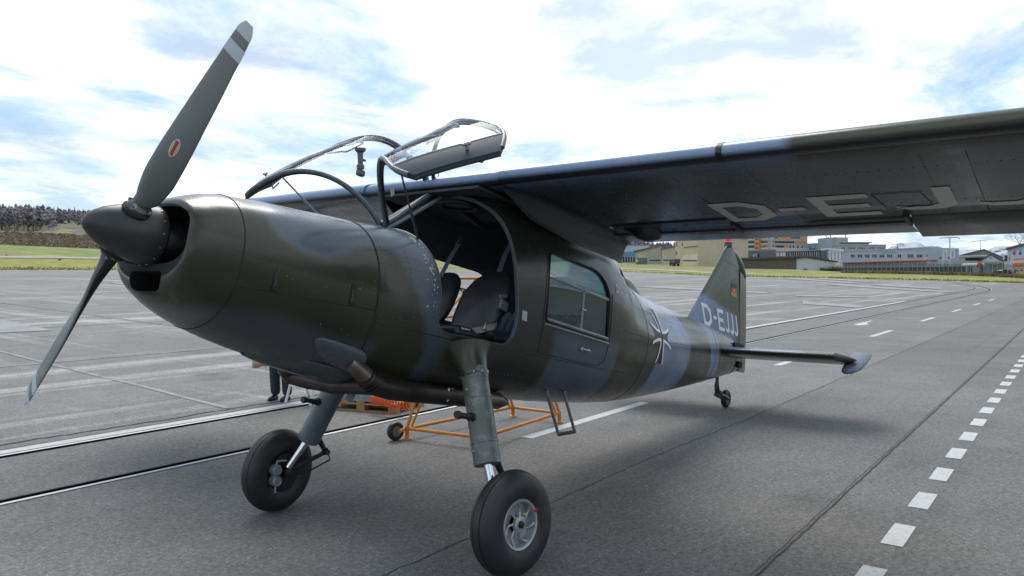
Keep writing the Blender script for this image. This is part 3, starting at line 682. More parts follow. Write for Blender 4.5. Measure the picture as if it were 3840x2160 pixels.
# wing
def airfoil(p, n=None): return p
WP = [(2.555, .905), (2.53, .925), (2.535, .955), (2.57, .985), (2.65, 1.02), (2.80, 1.055), (3.05, 1.080), (3.35, 1.085), (3.65, 1.065), (3.95, 1.02), (4.06, .995), (4.06, .905), (4.02, .885), (3.7, .876), (3.2, .872), (2.9, .874), (2.72, .879), (2.62, .886)]
ys = np.concatenate([np.linspace(-6, -.7, 54), np.linspace(-.6, .6, 7), np.linspace(.7, 6, 54)])
mb = MB(); mb.loft([[(s, y, t) for s, t in WP] for y in ys]); wing = addB(mb, 'wing', paintm, smooth=40); paint(wing, camo_wing)
SP = [(2.505, .862), (2.468, .863), (2.438, .874), (2.420, .896), (2.420, .924), (2.436, .950), (2.468, .973), (2.52, .993), (2.60, 1.018), (2.72, 1.047), (2.76, 1.054), (2.70, 1.034), (2.60, 1.000), (2.53, .968), (2.505, .940), (2.50, .905)]
for y0, y1 in ((-6, -2.405), (-2.375, -.72), (.72, 2.375), (2.405, 6)):
    yy = np.linspace(y0, y1, max(6, int((y1-y0)/.08))); mb = MB(); mb.loft([[(s, y, t) for s, t in SP] for y in yy]); sl_ = addB(mb, 'leading_edge_slat', paintm, wing, 50); paint(sl_, camo_wing)
for sgn in (-1, 1):     # joint strips and root end of the slat
    mb = MB(); mb.loft([[(2.62+(s-2.62)*1.02, sgn*2.39+q, .96+(t-.96)*1.02) for s, t in SP] for q in (-.018, .018)]); addB(mb, 'slat_joint', blackp, wing)
mb = MB(); mb.loft([[(s+.02, y, t+.002) for s, t in SP] for y in (-.715, -.4, 0, .4, .715)]); ce = addB(mb, 'centre_leading_edge', paintm, wing, 50); paint(ce, camo_wing)
# flaps and ailerons
FP = [(4.085, .895), (4.075, .92), (4.10, .945), (4.2, .945), (4.35, .932), (4.50, .912), (4.575, .902), (4.573, .896), (4.45, .888), (4.30, .878), (4.15, .872)]
def surf(name, y0, y1, dz=0.0, ang=0.0):
    mb = MB(); rr = []
    for y in np.linspace(y0, y1, max(4, int(abs(y1-y0)/.1))):
        g = []
        for s, t in FP:
            ds, dt = s-4.09, t-.91; g.append((4.09+ds*math.cos(ang)+dt*math.sin(ang), y, .91+dz-ds*math.sin(ang)+dt*math.cos(ang)))
        rr.append(g)
    mb.loft(rr); o = addB(mb, name, paintm, wing, 40); paint(o, camo_wing); return o
for sgn in (-1, 1):
    surf('flap', sgn*.72, sgn*3.12, 0, 0); surf('aileron', sgn*3.145, sgn*5.75, -.004, R(4))
    for y in (.95, 1.9, 3.13, 4.3, 5.5):
        mb = MB(); mb.box((4.07, sgn*y, .875), (.26, .022, .05), None, .006); addB(mb, 'hinge_bracket', blackp, wing)
    mb = MB(); mb.lathe([(0, 0), (.05, .006), (.11, .03), (.13, .07), (.13, .12)], (4.12, sgn*1.08, .795), (0, 0, 1), 28); addB(mb, 'actuator_fairing', mat('fairing_dark', (.022, .020, .022), .5), wing)
    line = MB(); line.tube([(3.86, sgn*.8, .8745), (3.83, sgn*1.9, .8745)], .006, 6); line.tube([(4.115, sgn*.75, .862), (4.115, sgn*3.1, .862)], .009, 6); addB(line, 'flap_gap', blackp, wing)
mb = MB(); mb.tube([(3.42, -3.02, .870), (3.42, -3.30, .870), (3.74, -3.33, .873), (3.80, -3.05, .874), (3.42, -3.02, .870)], .002, 5); addB(mb, 'access_hatch', seamm, wing)
for yv in (-1.95, -3.62, -4.6): 
    mb = MB(); mb.tube([(2.75, yv, .8775), (3.3, yv, .8715), (4.0, yv, .8825)], .0016, 5); addB(mb, 'skin_seam', seamm, wing)
mb = MB()
for yv in (-1.5, -2.45, -3.4, -3.62, -4.3, -5.0):
    for s in np.arange(2.75, 4.0, .045): mb.lathe([(.0042, -.002), (.0035, .002), (0, .0028)], (s, yv, float(np.interp(s, [2.72, 2.9, 3.2, 3.7, 4.02], [.879, .874, .872, .876, .885]))), (0, 0, -1), 5)
for s in (2.95, 3.66):
    for yv in np.arange(-5.8, -.95, .06): mb.lathe([(.0042, -.002), (.0035, .002), (0, .0028)], (s, yv, float(np.interp(s, [2.72, 2.9, 3.2, 3.7, 4.02], [.879, .874, .872, .876, .885]))), (0, 0, -1), 5)
tag(addB(mb, 'wing_rivets', seamm, wing), kind='stuff')
# registration under the port wing
def wt(s): return float(np.interp(s, [2.9, 3.2, 3.7, 4.02], [.874, .872, .876, .885]))-.0035
LET = {'D': [[(0, 0), (.62, 0), (1, .24), (1, .76), (.62, 1), (0, 1)], [(.20, .19), (.54, .19), (.78, .36), (.78, .64), (.54, .81), (.20, .81)]],
       'E': [[(0, 0), (1, 0), (1, .17), (.25, .17), (.25, .42), (.92, .42), (.92, .58), (.25, .58), (.25, .83), (1, .83), (1, 1), (0, 1)]],
       'J': [[(.72, 0), (1, 0), (1, .82), (.78, 1), (.22, 1), (0, .88), (0, .76), (.2, .82), (.55, .84), (.72, .72)]],
       '-': [[(0, .42), (1, .42), (1, .57), (0, .57)]]}
def letter(mb, ch_, f):
    L_ = LET[ch_]
    if len(L_) == 1: mb.add([f(u, v) for u, v in L_[0]], [tuple(range(len(L_[0])))])
    else:
        a, b = L_; n = len(a); mb.add([f(u, v) for u, v in a]+[f(u, v) for u, v in b], [(i, (i+1) % n, n+(i+1) % n, n+i) for i in range(n)])
letm = mat('wing_lettering', (.60, .585, .53), .6, c2=(.50, .49, .45), scale=6)
def concave(mb, name, m, parent):
    o = addB(mb, name, m, parent, None); bm = bmesh.new(); bm.from_mesh(o.data); bmesh.ops.triangulate(bm, faces=bm.faces); bm.to_mesh(o.data); bm.free(); return o
for ch_, y0, wd_ in (('D', -1.92, .38), ('-', -2.36, .18), ('E', -2.62, .375), ('J', -3.11, .36), ('J', -3.59, .36), ('J', -4.07, .36)):
    mb = MB(); s0, s1 = (3.385, 3.945) if ch_ != 'J' else (3.345, 3.86)
    letter(mb, ch_, lambda u, v: (s0+(s1-s0)*v, y0-wd_*u, wt(s0+(s1-s0)*v))); concave(mb, 'registration_letter', letm, wing)
# wing root fillet
def fillet(sgn):
    def fn(s, a):
        yb = side_y(s, .40)-.02; h = np.interp(s, [2.6, 2.75, 2.95, 3.6, 4.55], [.02, .10, .17, .22, .20]); wd_ = np.interp(s, [2.6, 2.75, 2.95, 3.6, 4.55], [.02, .08, .14, .17, .08])
        q = a*math.pi/2; return (s+.0*a, sgn*(yb+wd_*(1-math.cos(q))), .880-h*(1-math.sin(q)))
    o = grid('wing_fillet', fn, np.linspace(2.60, 4.5, 40), np.linspace(0, 1, 12), paintm, fus, 60); paint(o, lambda s, y, t: np.tile(DGREY, (len(s), 1))); return o
for sgn in (-1, 1): fillet(sgn)
mb = MB(); mb.tube([(3.1, .55, 1.07), (3.13, .55, 1.36)], .004, 6); addB(mb, 'whip_antenna', blackp, wing)
# ------------------------------------------------------------------ tail
def ring_sy(le, te, th, t, n=20, dy=0.0):
    g = []
    for i in range(n):
        q = 2*math.pi*i/n; x = .5*(1+math.cos(q)); yy = th*2.6*math.sqrt(x)*(1-x)*math.copysign(1, math.sin(q)) if 0 < i < n and i != n//2 else 0
        g.append((le+(te-le)*x, yy, t))
    return g
fle = pchip([.30, .55, 1.36, 1.51, 1.80], [7.20, 7.42, 8.20, 8.34, 8.60]); fhi = lambda t: 9.20-.115*(t-.42)
def fin_ring(le, te, th, t, n=28):      # blunt trailing edge
    g = []
    for x in np.linspace(0, 1, n//2)**1.7: g.append((le+(te-le)*x, -(th*(2.2*math.sqrt(x)-1.45*x)+.0), t))
    return g+[(a, -b, c) for a, b, c in g[::-1]][:-1]
mb = MB(); mb.loft([fin_ring(float(fle(t)), fhi(t), np.interp(t, [.3, .8, 1.8], [.075, .06, .035]), t) for t in np.linspace(.30, 1.55, 34)]); fin = addB(mb, 'fin', paintm, smooth=50); paint(fin, camo_fin)
mb = MB(); cap = []
for t in np.linspace(1.556, 1.80, 10):
    f = (t-1.556)/.244; cap.append(fin_ring(float(fle(t)), fhi(1.55)-(fhi(1.55)-8.80)*f**1.1, .038-.006*f, t))
mb.loft(cap); fcap = addB(mb, 'fin_cap', paintm, fin, 50); paint(fcap, camo_fin)
rte = pchip([.03, .09, .52, 1.52, 1.60], [9.60, 9.655, 9.61, 9.43, 9.40])
mb = MB(); rr = []
for t in np.linspace(.045, 1.50, 40):
    a, b = fhi(t)+.012, float(rte(t)); th = np.interp(t, [.05, .4, 1.5], [.055, .05, .032]); g = []
    for x in np.linspace(0, 1, 12): g.append((a+(b-a)*x, -th*(1-x)**.9*(1 if x > 0 else .55)-.002, t))
    rr.append(g+[(p, -q, r_) for p, q, r_ in g[::-1]])
mb.loft(rr); rud = addB(mb, 'rudder', paintm, smooth=50); paint(rud, lambda s, y, t: np.tile(OLIVE*2.2, (len(s), 1)))
mb = MB(); rr = []            # rounded balance tip of the rudder, turned a little to port
for f in np.linspace(0, 1, 16):
    s = 8.80+.60*f; t = 1.775-.275*f**1.6; r_ = .052*math.sin(math.pi*min(1, .10+f*.86))**.6
    rr.append([(s+.02*math.sin(q)*0, .012-.02*f+r_*.95*math.cos(q), t-.02+r_*1.25*math.sin(q)) for q in np.linspace(0, 2*math.pi, 18, endpoint=False)])
mb.loft(rr); o = addB(mb, 'rudder_tip', paintm, rud, 60); paint(o, lambda s, y, t: np.tile(OLIVE*3.2, (len(s), 1)))
mb = MB(); mb.tube([(fhi(t)+.006, 0, t) for t in np.linspace(.06, 1.54, 8)], .045, 8); V = np.array(mb.V); V[:, 0] = [fhi(v[2])+.006+(v[0]-fhi(v[2])-.006)*.12 for v in V]; mb.V = [tuple(v) for v in V]; addB(mb, 'hinge_gap', dark, rud)
mb = MB(); mb.lathe([(.02, 0), (.024, .01), (.018, .03), (0, .036)], (9.40, 0, 1.50), (1, 0, -.2), 14); addB(mb, 'tail_light', alu, rud)
mb = MB(); mb.lathe([(.052, 1.785), (.055, 1.80), (.055, 1.852), (.05, 1.855)], (8.655, 0, 0), (0, 0, 1), 24); bea = addB(mb, 'beacon_base', mat('beacon_socket', (.055, .055, .05), .45), fin)
mb = MB(); mb.lathe([(.050, 1.855), (.051, 1.885), (.046, 1.91), (.03, 1.925), (0, 1.930)], (8.655, 0, 0), (0, 0, 1), 24); addB(mb, 'beacon_lens', emit('beacon_red', (.75, .012, .02), .12), bea)
mb = MB(); mb.lathe([(.0525, 1.850), (.0525, 1.858)], (8.655, 0, 0), (0, 0, 1), 24); addB(mb, 'beacon_ring', whitep, bea)
# registration and flag on the fin
def fy(s, t):
    le, te = float(fle(t)), fhi(t); th = np.interp(t, [.3, .8, 1.8], [.075, .06, .035]); x = np.clip((s-le)/(te-le), 0.001, 1); return th*(2.2*math.sqrt(x)-1.45*x)+.003
def fin_letter(ch_, s0, wd_, t0=.545, t1=.835, sub=None):
    mb = MB(); letter(mb, ch_, lambda u, v: (s0+wd_*u-.125*(1-v), 0, t1+(t0-t1)*v))
    o = concave(mb, 'registration_letter', whitep, fin); bm = bmesh.new(); bm.from_mesh(o.data); bmesh.ops.subdivide_edges(bm, edges=bm.edges, cuts=2, use_grid_fill=True)
    for v in bm.verts: v.co.y = -fy(v.co.x, v.co.z)
    bm.to_mesh(o.data); bm.free()
LET['j'] = [[(.70, 0), (1, 0), (1, .84), (.72, 1), (.30, 1), (0, .86), (.20, .74), (.45, .86), (.70, .76)]]
for ch_, s0, wd_ in (('D', 7.90, .27), ('-', 8.24, .11), ('E', 8.40, .22), ('j', 8.66, .15), ('j', 8.84, .15), ('j', 9.01, .15)): fin_letter(ch_, s0, wd_)
for k, (nm, cc) in enumerate((('flag_black_band', (.012, .012, .012)), ('flag_red_band', (.42, .02, .015)), ('flag_gold_band', (.42, .22, .012)))):
    t0 = 1.285-.062*k; mb = MB(); P = [(8.775, t0), (8.985, t0-.0), (8.985+.01, t0-.061), (8.785, t0-.061)]
    mb.add([(s, -fy(s, t)-.001, t) for s, t in P], [(0, 1, 2, 3)]); fl = addB(mb, nm, mat(nm, cc, .5, c2=tuple(.8*q for q in cc), scale=20), fin, None)
    if k == 1:
        m2 = MB(); c0 = (8.885, t0-.030)
        for a, b in ((.006, .024), (.020, .007)): m2.add([(c0[0]+x, -fy(c0[0], c0[1])-.003-.0006*(a > .01), c0[1]+z) for x, z in ((-a, -b), (a, -b), (a, b), (-a, b))], [(0, 1, 2, 3)])
        addB(m2, 'flag_cross', whitep, fl, None)
# stabiliser, elevators with balance horns
def hring(y, le, te, th, t0, n=24, ang=0.0, hinge=None):
    g = []
    for x in np.linspace(0, 1, n//2)**1.6: g.append((le+(te-le)*x, t0+th*(2.2*math.sqrt(x)-(1.75 if te > 9 else 1.45)*x)*.62))
    for x in (np.linspace(0, 1, n//2)**1.6)[::-1]: g.append((le+(te-le)*x, t0-th*(2.2*math.sqrt(x)-(1.75 if te > 9 else 1.45)*x)*.62))
    return [(s, y, t) for s, t in g]
stab = MB(); ystab = np.linspace(.05, 1.86, 20)
for sgn in (-1, 1):
    m1 = MB(); m1.loft([hring(sgn*y, 8.15+.02*y, 8.78, .122, .25) for y in np.concatenate([np.linspace(.05, 1.58, 18), [1.61, 1.64]])])
    o = addB(m1, 'stabilizer', paintm, smooth=50); paint(o, lambda s, y, t: np.where((np.abs(y) < 1.25)[:, None] & (t > .27)[:, None], BLUE[None]*.9, OLIVE[None]*.8))
    m1 = MB(); rr = []
    for f in np.linspace(0, 1, 10):           # pointed tip fairing
        y = 1.64+.17*f; k = (1-f)**.55; rr.append([(8.30+.30*f+(s-8.30-.0*f)*(.25+.75*k)*(1-.45*f), yy/abs(yy)*y, .25+(t-.25)*max(k, .02)) for s, yy, t in hring(sgn*1.64, 8.183, 8.62, .122, .25)])
    m1.loft(rr); o2 = addB(m1, 'tip_fairing', paintm, o, 60); paint(o2, lambda s, y, t: np.tile(OLIVE*.8, (len(s), 1)))
    a = R(9); m1 = MB(); rr = []
    def el(s, y, t): ds, dt = s-8.80, t-.25; return (8.80+ds*math.cos(a)-dt*math.sin(a), y, .25+ds*math.sin(a)+dt*math.cos(a))
    for y in np.linspace(.10, 1.66, 14):
        g = [(8.79, .045), (8.81, .055), (9.0, .038), (9.32, .004), (9.32, -.004), (9.0, -.038), (8.81, -.055), (8.79, -.045)]; rr.append([el(s, sgn*y, .25+t) for s, t in g])
    m1.loft(rr); oe = addB(m1, 'elevator', paintm, o, 50); paint(oe, lambda s, y, t: np.where((t > .25+(s-8.8)*math.sin(a))[:, None], BLUE[None]*.9, DGREY[None]))
    a = R(27); m1 = MB(); rr = []
    for y, k, le in ((1.67, .9, 8.38), (1.72, 1, 8.33), (1.79, 1, 8.36), (1.85, .9, 8.45), (1.89, .6, 8.62), (1.905, .2, 8.8)):
        rr.append([el(s, sgn*y, t) for s, _, t in hring(0, le+.05, 9.05, .10*k, .25)])
    m1.loft(rr); oh = addB(m1, 'elevator_horn', paintm, oe, 60); paint(oh, lambda s, y, t: np.where((t > .235+(s-8.8)*math.sin(a))[:, None], np.array((.105, .13, .165))[None], DGREY[None]*.7))
mb = MB(); mb.box((8.98, -.13, .40), (.35, .03, .05)); mb.box((9.12, -.10, .13), (.14, .05, .09)); addB(mb, 'control_slot', dark, fus)
# balkenkreuz on the fuselage side
def on_side(mb, P, F, off=.004, sd=-1): mb.add([(s, sd*(side_y(s, t)+off), t) for s, t in P], F)
def cross_arm(f, n=10):       # flared arm, white edges; f maps (u along -> 0..1, v across) to (s, t)
    black = MB(); white_ = MB()
    V = []; 
    for i in range(n+1):
        u = i/n; h = .055+.125*u**2.2
        V += [f(u, -h), f(u, h)]
    on_side(black, V, [(2*i, 2*i+1, 2*i+3, 2*i+2) for i in range(n)])
    for sg in (-1, 1):
        V = []
        for i in range(n+1):
            u = .10+.90*i/n; h = .055+.125*u**2.2; wv = .060; V += [f(u, sg*h), f(u, sg*(h+wv))]
        on_side(white_, V, [(2*i, 2*i+1, 2*i+3, 2*i+2) for i in range(n)], .0055)
    return black, white_
blk = mat('cross_black', (.007, .007, .008), .5)
CS, CT, CR = 5.735, .14, .295
for sd in (-1, 1):
    cr = empty('cross_emblem', B @ Vector((CS, sd*side_y(CS, CT), CT)), parent=ac)
    for dx, dz in ((1, 0), (-1, 0), (0, 1), (0, -1)):
        K = CR
        f = (lambda u, v, dx=dx, dz=dz: (CS+(dx*u-dz*v*1.75)*K*1.02, CT+(dz*u+dx*v*1.75)*K))
        b_, w_ = cross_arm(f); 
        for bb, nm, mm in ((b_, 'cross_arm', blk), (w_, 'cross_border', whitep)):
            if sd > 0: bb.V = [(s, -y, t) for s, y, t in bb.V]
            addB(bb, nm, mm, cr, 60)
def film_mat():
    if 'teal_film' in MATS: return MATS['teal_film']
    m = mat('teal_film', (.26, .68, .73), .2); m.node_tree.nodes['Principled BSDF'].inputs['Alpha'].default_value = .66; return m
# rear side windows and rear doors
for sd in (-1, 1):
    gl_ = tealg if sd < 0 else clearg
    bm_ = MB(); k = 16
    V = []; F = []
    us = np.linspace(3.225, 4.285, 22)
    for s in us:
        for f in np.linspace(0, 1, 9):
            lo = -.045-.034*(s-3.25); hi = float(np.interp(s, [3.22, 3.26, 4.05, 4.16, 4.25, 4.29], [.47, .518, .518, .45, .34, .0])); t = lo+(max(hi, lo+.01)-lo)*f; V.append((s, sd*(side_y(s, t)-.012), t))
    F = [(i*9+j, (i+1)*9+j, (i+1)*9+j+1, i*9+j+1) for i in range(21) for j in range(8)]
    bm_.add(V, F); wn = addB(bm_, 'side_window', gl_, fus, 60)
    if sd < 0:
        mb = MB(); V = []
        for s in np.linspace(3.25, 4.16, 16):
            hi = float(np.interp(s, [3.22, 3.26, 4.05, 4.16], [.46, .51, .51, .44])); lo = float(np.interp(s, [3.25, 3.70, 3.85, 4.16], [.335, .33, .315, .335]))
            for f in (0, .5, 1): t = lo+(hi-lo)*f; V.append((s, -(side_y(s, t)-.016), t))
        mb.add(V, [(i*3+j, (i+1)*3+j, (i+1)*3+j+1, i*3+j+1) for i in range(15) for j in range(2)]); addB(mb, 'sun_film', film_mat(), wn, 60)
    fr_ = [(s, t) for s, t in win_poly]; mb = MB(); mb.tube([(s, sd*(side_y(s, t)+.002), t) for s, t in fr_], .011, 6, closed=True); addB(mb, 'window_seal', blackp, wn)
    mb = MB(); sill = [(3.25+.0*i, 0) for i in range(1)]
    mb.tube([(s, sd*(side_y(s, -.03)-.002), -.028-.034*(s-3.25)) for s in np.linspace(3.26, 4.27, 8)], .016, 6); mb.tube([(s, sd*(side_y(s, -.03)+.004), -.068-.034*(s-3.25)) for s in np.linspace(3.24, 4.29, 8)], .009, 6); addB(mb, 'window_rail', mat('rail_grey', (.26, .28, .29), .45, c2=(.17, .18, .19), scale=14), wn)
    mb = MB(); mb.tube([(3.80, sd*(side_y(3.8, t)-.006), t) for t in (-.03, .1, .25, .28)]+[(3.84, sd*(side_y(3.84, .3)-.006), .298), (4.23, sd*(side_y(4.23, .29)-.006), .285)], .010, 6); mb.tube([(s, sd*(side_y(s, .31)-.006), .315-.018*(s-3.25)) for s in (3.26, 3.7, 4.24)], .008, 6)
    addB(mb, 'sliding_frame', mat('rail_pale', (.34, .37, .37), .4), wn)
    mb = MB(); mb.box((3.80, sd*(side_y(3.8, .13)+.004), .13), (.07, .02, .015), None, .004); addB(mb, 'window_catch', alu, wn)
    # rear door outline and handle
    line_seam([(3.21, .5), (3.215, -.05), (3.22, -.30)], parent=fus, sd=sd); line_seam([(3.22, -.30), (3.9, -.315), (4.20, -.315), (4.29, -.26), (4.31, -.05), (4.30, .35)], parent=fus, sd=sd, r=.004)
    mb = MB(); y = side_y(3.87, -.205)+.012; mb.lathe([(.020, -.014), (.020, .004), (.012, .010)], (3.84, sd*y, -.205), (0, sd, 0), 14); mb.tube([(3.84, sd*(y+.015), -.205), (3.88, sd*(y+.02), -.207), (3.915, sd*(y+.02), -.207), (3.955, sd*(y+.018), -.203)], [.008, .007, .016, .006], 10); addB(mb, 'door_handle', alu, fus)
    mb = MB(); mb.add([(s, sd*(side_y(s, t)+.003), t) for s, t in ((2.925, -.005), (2.99, -.01), (2.995, -.085), (2.93, -.08))], [(0, 1, 2, 3)]); addB(mb, 'data_plate', alu, fus, None)
    mb = MB(); c0 = (4.40, .42); nn = 18
    mb.add([(c0[0]+.036*math.cos(q), sd*(side_y(c0[0]+.036*math.cos(q), c0[1]+.042*math.sin(q))+.003), c0[1]+.042*math.sin(q)) for q in np.linspace(0, 2*math.pi, nn, endpoint=False)], [tuple(range(nn))]); fa = addB(mb, 'first_aid_disc', whitep, fus, None)
    mb = MB()
    for a, b in ((.009, .027), (.025, .009)): mb.add([(c0[0]+x, sd*(side_y(c0[0]+x, c0[1]+z)+.005+.0004*(a > .01)), c0[1]+z) for x, z in ((-a, -b), (a, -b), (a, b), (-a, b))], [(0, 1, 2, 3)])
    addB(mb, 'red_cross', mat('aid_red', (.5, .03, .05), .5), fa, None)
    # rear quarter glazing behind the wing
    V = []; 
    for s in np.linspace(4.62, 5.24, 10):
        hi = float(np.interp(s, [4.62, 4.7, 5.2, 5.24], [.87, .885, .71, .68]))
        for f in np.linspace(0, 1, 5): t = .595+(hi-.595)*f; V.append((s, sd*(side_y(s, t)-.008), t))
    mb = MB(); mb.add(V, [(i*5+j, (i+1)*5+j, (i+1)*5+j+1, i*5+j+1) for i in range(9) for j in range(4)]); rq = addB(mb, 'quarter_window', glass('sky_glazing', (.72, .86, .92), .3), fus, 60)
    mb = MB(); mb.tube([(s, sd*(side_y(s, t)+.002), t) for s, t in sky_poly], .008, 6, closed=True); addB(mb, 'quarter_frame', blackp, rq)
# door opening trim, centre post
for sd in (-1, 1):
    P = []
    for i in range(len(door_poly)):
        s, t = door_poly[i]
        if t > .95: continue
        P.append((s, t))
    # sill and rear jamb as one bead, following the skin
    i0 = min(range(len(P)), key=lambda i: (abs(P[i][0]-2.055)+abs(P[i][1]+.165)))
    Q = [P[(i0+i) % len(P)] for i in range(len(P))]; Q = [q for q in Q if q[1] < .84]
    fine = []
    for i in range(len(Q)-1):
        for k in range(5): f = k/5; fine.append((Q[i][0]*(1-f)+Q[i+1][0]*f, Q[i][1]*(1-f)+Q[i+1][1]*f))
    mb = MB(); mb.tube([(s, sd*(side_y(s, t)-.004), t) for s, t in fine], .0065, 6); addB(mb, 'door_seal', mat('seal_grey', (.07, .075, .08), .4, .3), fus)
    mb = MB(); mb.tube([(2.058, sd*(side_y(2.055, t)-.004), t) for t in np.linspace(-.18, .44, 26)]+[(2.058, 0, .452)], .009, 6); addB(mb, 'front_jamb', mat('seal_dark', (.03, .03, .032), .45), fus)
    mb = MB(); mb.tube([(2.06, sd*.035, .455), (2.30, sd*.04, .625), (2.57, sd*.045, .83)], .016, 8); addB(mb, 'hinge_rail', greym, fus)
mb = MB(); mb.tube([(2.05, 0, .455), (2.30, 0, .637), (2.60, 0, .855)], .022, 8); addB(mb, 'centre_post', blackp, fus)

# raised cockpit doors
HA = Vector((.52, 0, .37)).normalized(); HO = Vector((2.05, 0, .462))
rearl = pchip([-.31, -.05, .30, .62, .84, .95], [2.85, 2.875, 2.80, 2.69, 2.575, 2.55])
def door_pt(u, v, sd, ins=0.0):      # u: 0 hinge .. 1 sill, v: 0 front .. 1 rear
    th = R(90-118*u) if u < 1 else R(-28)
    def P(s):
        wv, tp, bt, tcv, nt_, nb = [float(f(s)) for f in SF]; wv -= ins; tp -= ins; c, s_ = math.cos(th), math.sin(th); e = nt_ if s_ >= 0 else nb; h = tp-tcv if s_ >= 0 else tcv-bt
        return wv*abs(c)**(2/e), tcv+h*math.copysign(abs(s_)**(2/e), s_)
    s1 = 2.7
    for _ in range(8): s1 = .5*s1+.5*float(rearl(P(s1)[1]))
    s = 2.07*(1-v)+(s1-.012)*v; y, t = P(s); return Vector((s, sd*max(y, .03), t))
def swing(sd): return Matrix.Translation(HO) @ Matrix.Rotation(R(-80 if sd < 0 else 80)*1.0, 4, HA) @ Matrix.Translation(-HO)
for sd in (-1, 1):
    Wm = swing(sd); T = lambda p: tuple(Wm @ p)
    dr = empty('cockpit_door', B @ (Wm @ Vector((2.3, sd*.3, .5))), parent=ac)
    u1 = .865
    def gfn(u, v): return T(door_pt(u, v, sd))
    g_ = grid('door_glazing', gfn, np.linspace(0.02, u1, 18), np.linspace(0, 1, 10), clearg, dr, 60)
    # metal lower panel with thickness
    mb = MB(); U = np.linspace(u1, 1, 6); Vv = np.linspace(0, 1, 12); rings = []
    def rnd_v(u, v): e = max(0, (u-.82)/.18)**2*.13; return e+(1-2*e)*v
    A = [[T(door_pt(u, rnd_v(u, v), sd)) for v in Vv] for u in U]; C_ = [[T(door_pt(u, rnd_v(u, v), sd, .04)) for v in Vv] for u in U]
    nu, nv = len(U), len(Vv); a_ = [p for r_ in A for p in r_]; c_ = [p for r_ in C_ for p in r_]; n0 = nu*nv
    F = [(i*nv+j, (i+1)*nv+j, (i+1)*nv+j+1, i*nv+j+1) for i in range(nu-1) for j in range(nv-1)]; F2 = [tuple(n0+k for k in f[::-1]) for f in F]
    bd = [(j, j+1) for j in range(nv-1)]+[(i*nv+nv-1, (i+1)*nv+nv-1) for i in range(nu-1)]+[((nu-1)*nv+j+1, (nu-1)*nv+j) for j in range(nv-1)[::-1]]+[((i+1)*nv, i*nv) for i in range(nu-1)[::-1]]
    mb.add(a_+c_, F+F2+[(a, b, n0+b, n0+a) for a, b in bd]); dp = addB(mb, 'door_panel', mat('door_panel_paint', (.040, .049, .062), .6, c2=(.034, .042, .053), spec=.3, scale=6), dr, 30)
    def edge(us, v, r, nm, m, ins=.012): 
        mb = MB(); mb.tube([T(door_pt(u, rnd_v(u, v), sd, ins)) for u in us], r, 8); return addB(mb, nm, m, dr, 50)
    fm = mat('door_frame_paint', (.13, .145, .16), .4, c2=(.085, .095, .105), scale=12)
    edge(np.linspace(.02, .97, 30), 0.0, .017, 'front_frame', fm); edge(np.linspace(.02, .97, 30), 1.0, .017, 'rear_frame', fm)
    edge(np.linspace(.02, .97, 30), 0.03, .012, 'front_seal', blackp, .035)
    edge(np.linspace(.02, .97, 30), 0.97, .010, 'rear_seal', blackp, .03)
    mb = MB(); mb.tube([T(door_pt(.02, v, sd, .005)) for v in np.linspace(0, 1, 6)], .020, 8); addB(mb, 'hinge_frame', fm, dr)
    mb = MB(); mb.tube([T(door_pt(u1, v, sd, .008)) for v in np.linspace(0, 1, 10)], .012, 8); addB(mb, 'window_ledge', fm, dr)
    mb = MB(); mb.tube([T(door_pt(1.0, rnd_v(1.0, v), sd, .03)) for v in np.linspace(0, 1, 16)], .012, 8); addB(mb, 'sill_seal', blackp, dr)
    # handle and ventilation flap
    p = door_pt(.93, .62, sd, -.004); q = door_pt(.93, .62, sd, -.04); mb = MB(); mb.tube([T(p), T(q)], .012, 10); mb.tube([T(door_pt(.93, .58, sd, -.04)), T(q), T(door_pt(.93, .66, sd, -.04))], [.010, .015, .010], 10); addB(mb, 'door_handle', alu, dr)
    mb = MB(); mb.tube([T(door_pt(.90, .62, sd, .04)), T(door_pt(.93, .64, sd, .07)), T(door_pt(.96, .72, sd, .085)), T(door_pt(.93, .80, sd, .07))], .006, 8); addB(mb, 'inner_handle', alu, dr)
    mb = MB(); vp = [(.50, .50), (.50, .80), (.68, .86), (.72, .52)]; mb.tube([T(door_pt(u, v, sd, .006)) for u, v in rpoly(vp, .03, 4)], .007, 6, closed=True); addB(mb, 'vent_frame', mat('vent_grey', (.22, .23, .24), .4), g_)
    mb = MB(); mb.tube([T(door_pt(.62, .84, sd, .01)), T(door_pt(.60, .88, sd, .03)), T(door_pt(.66, .88, sd, .03))], .008, 6); addB(mb, 'vent_catch', alu, g_)
    # gas strut
    mb = MB(); bt_ = (2.10, sd*.33, top_t(2.05, .33)-.02) if sd < 0 else (1.60, .10, top_t(1.60, .10)-.01); tp_ = T(door_pt(.92, .05, sd, .03)) if sd < 0 else T(door_pt(.74, .01, sd, .02))
    md = [bt_[i]*.5+tp_[i]*.5 for i in range(3)]; mb.tube([bt_, md], .010, 8); mb.tube([md, tp_], .0065, 8); addB(mb, 'gas_strut', mat('strut_grey', (.09, .09, .09), .4, .4), dr)
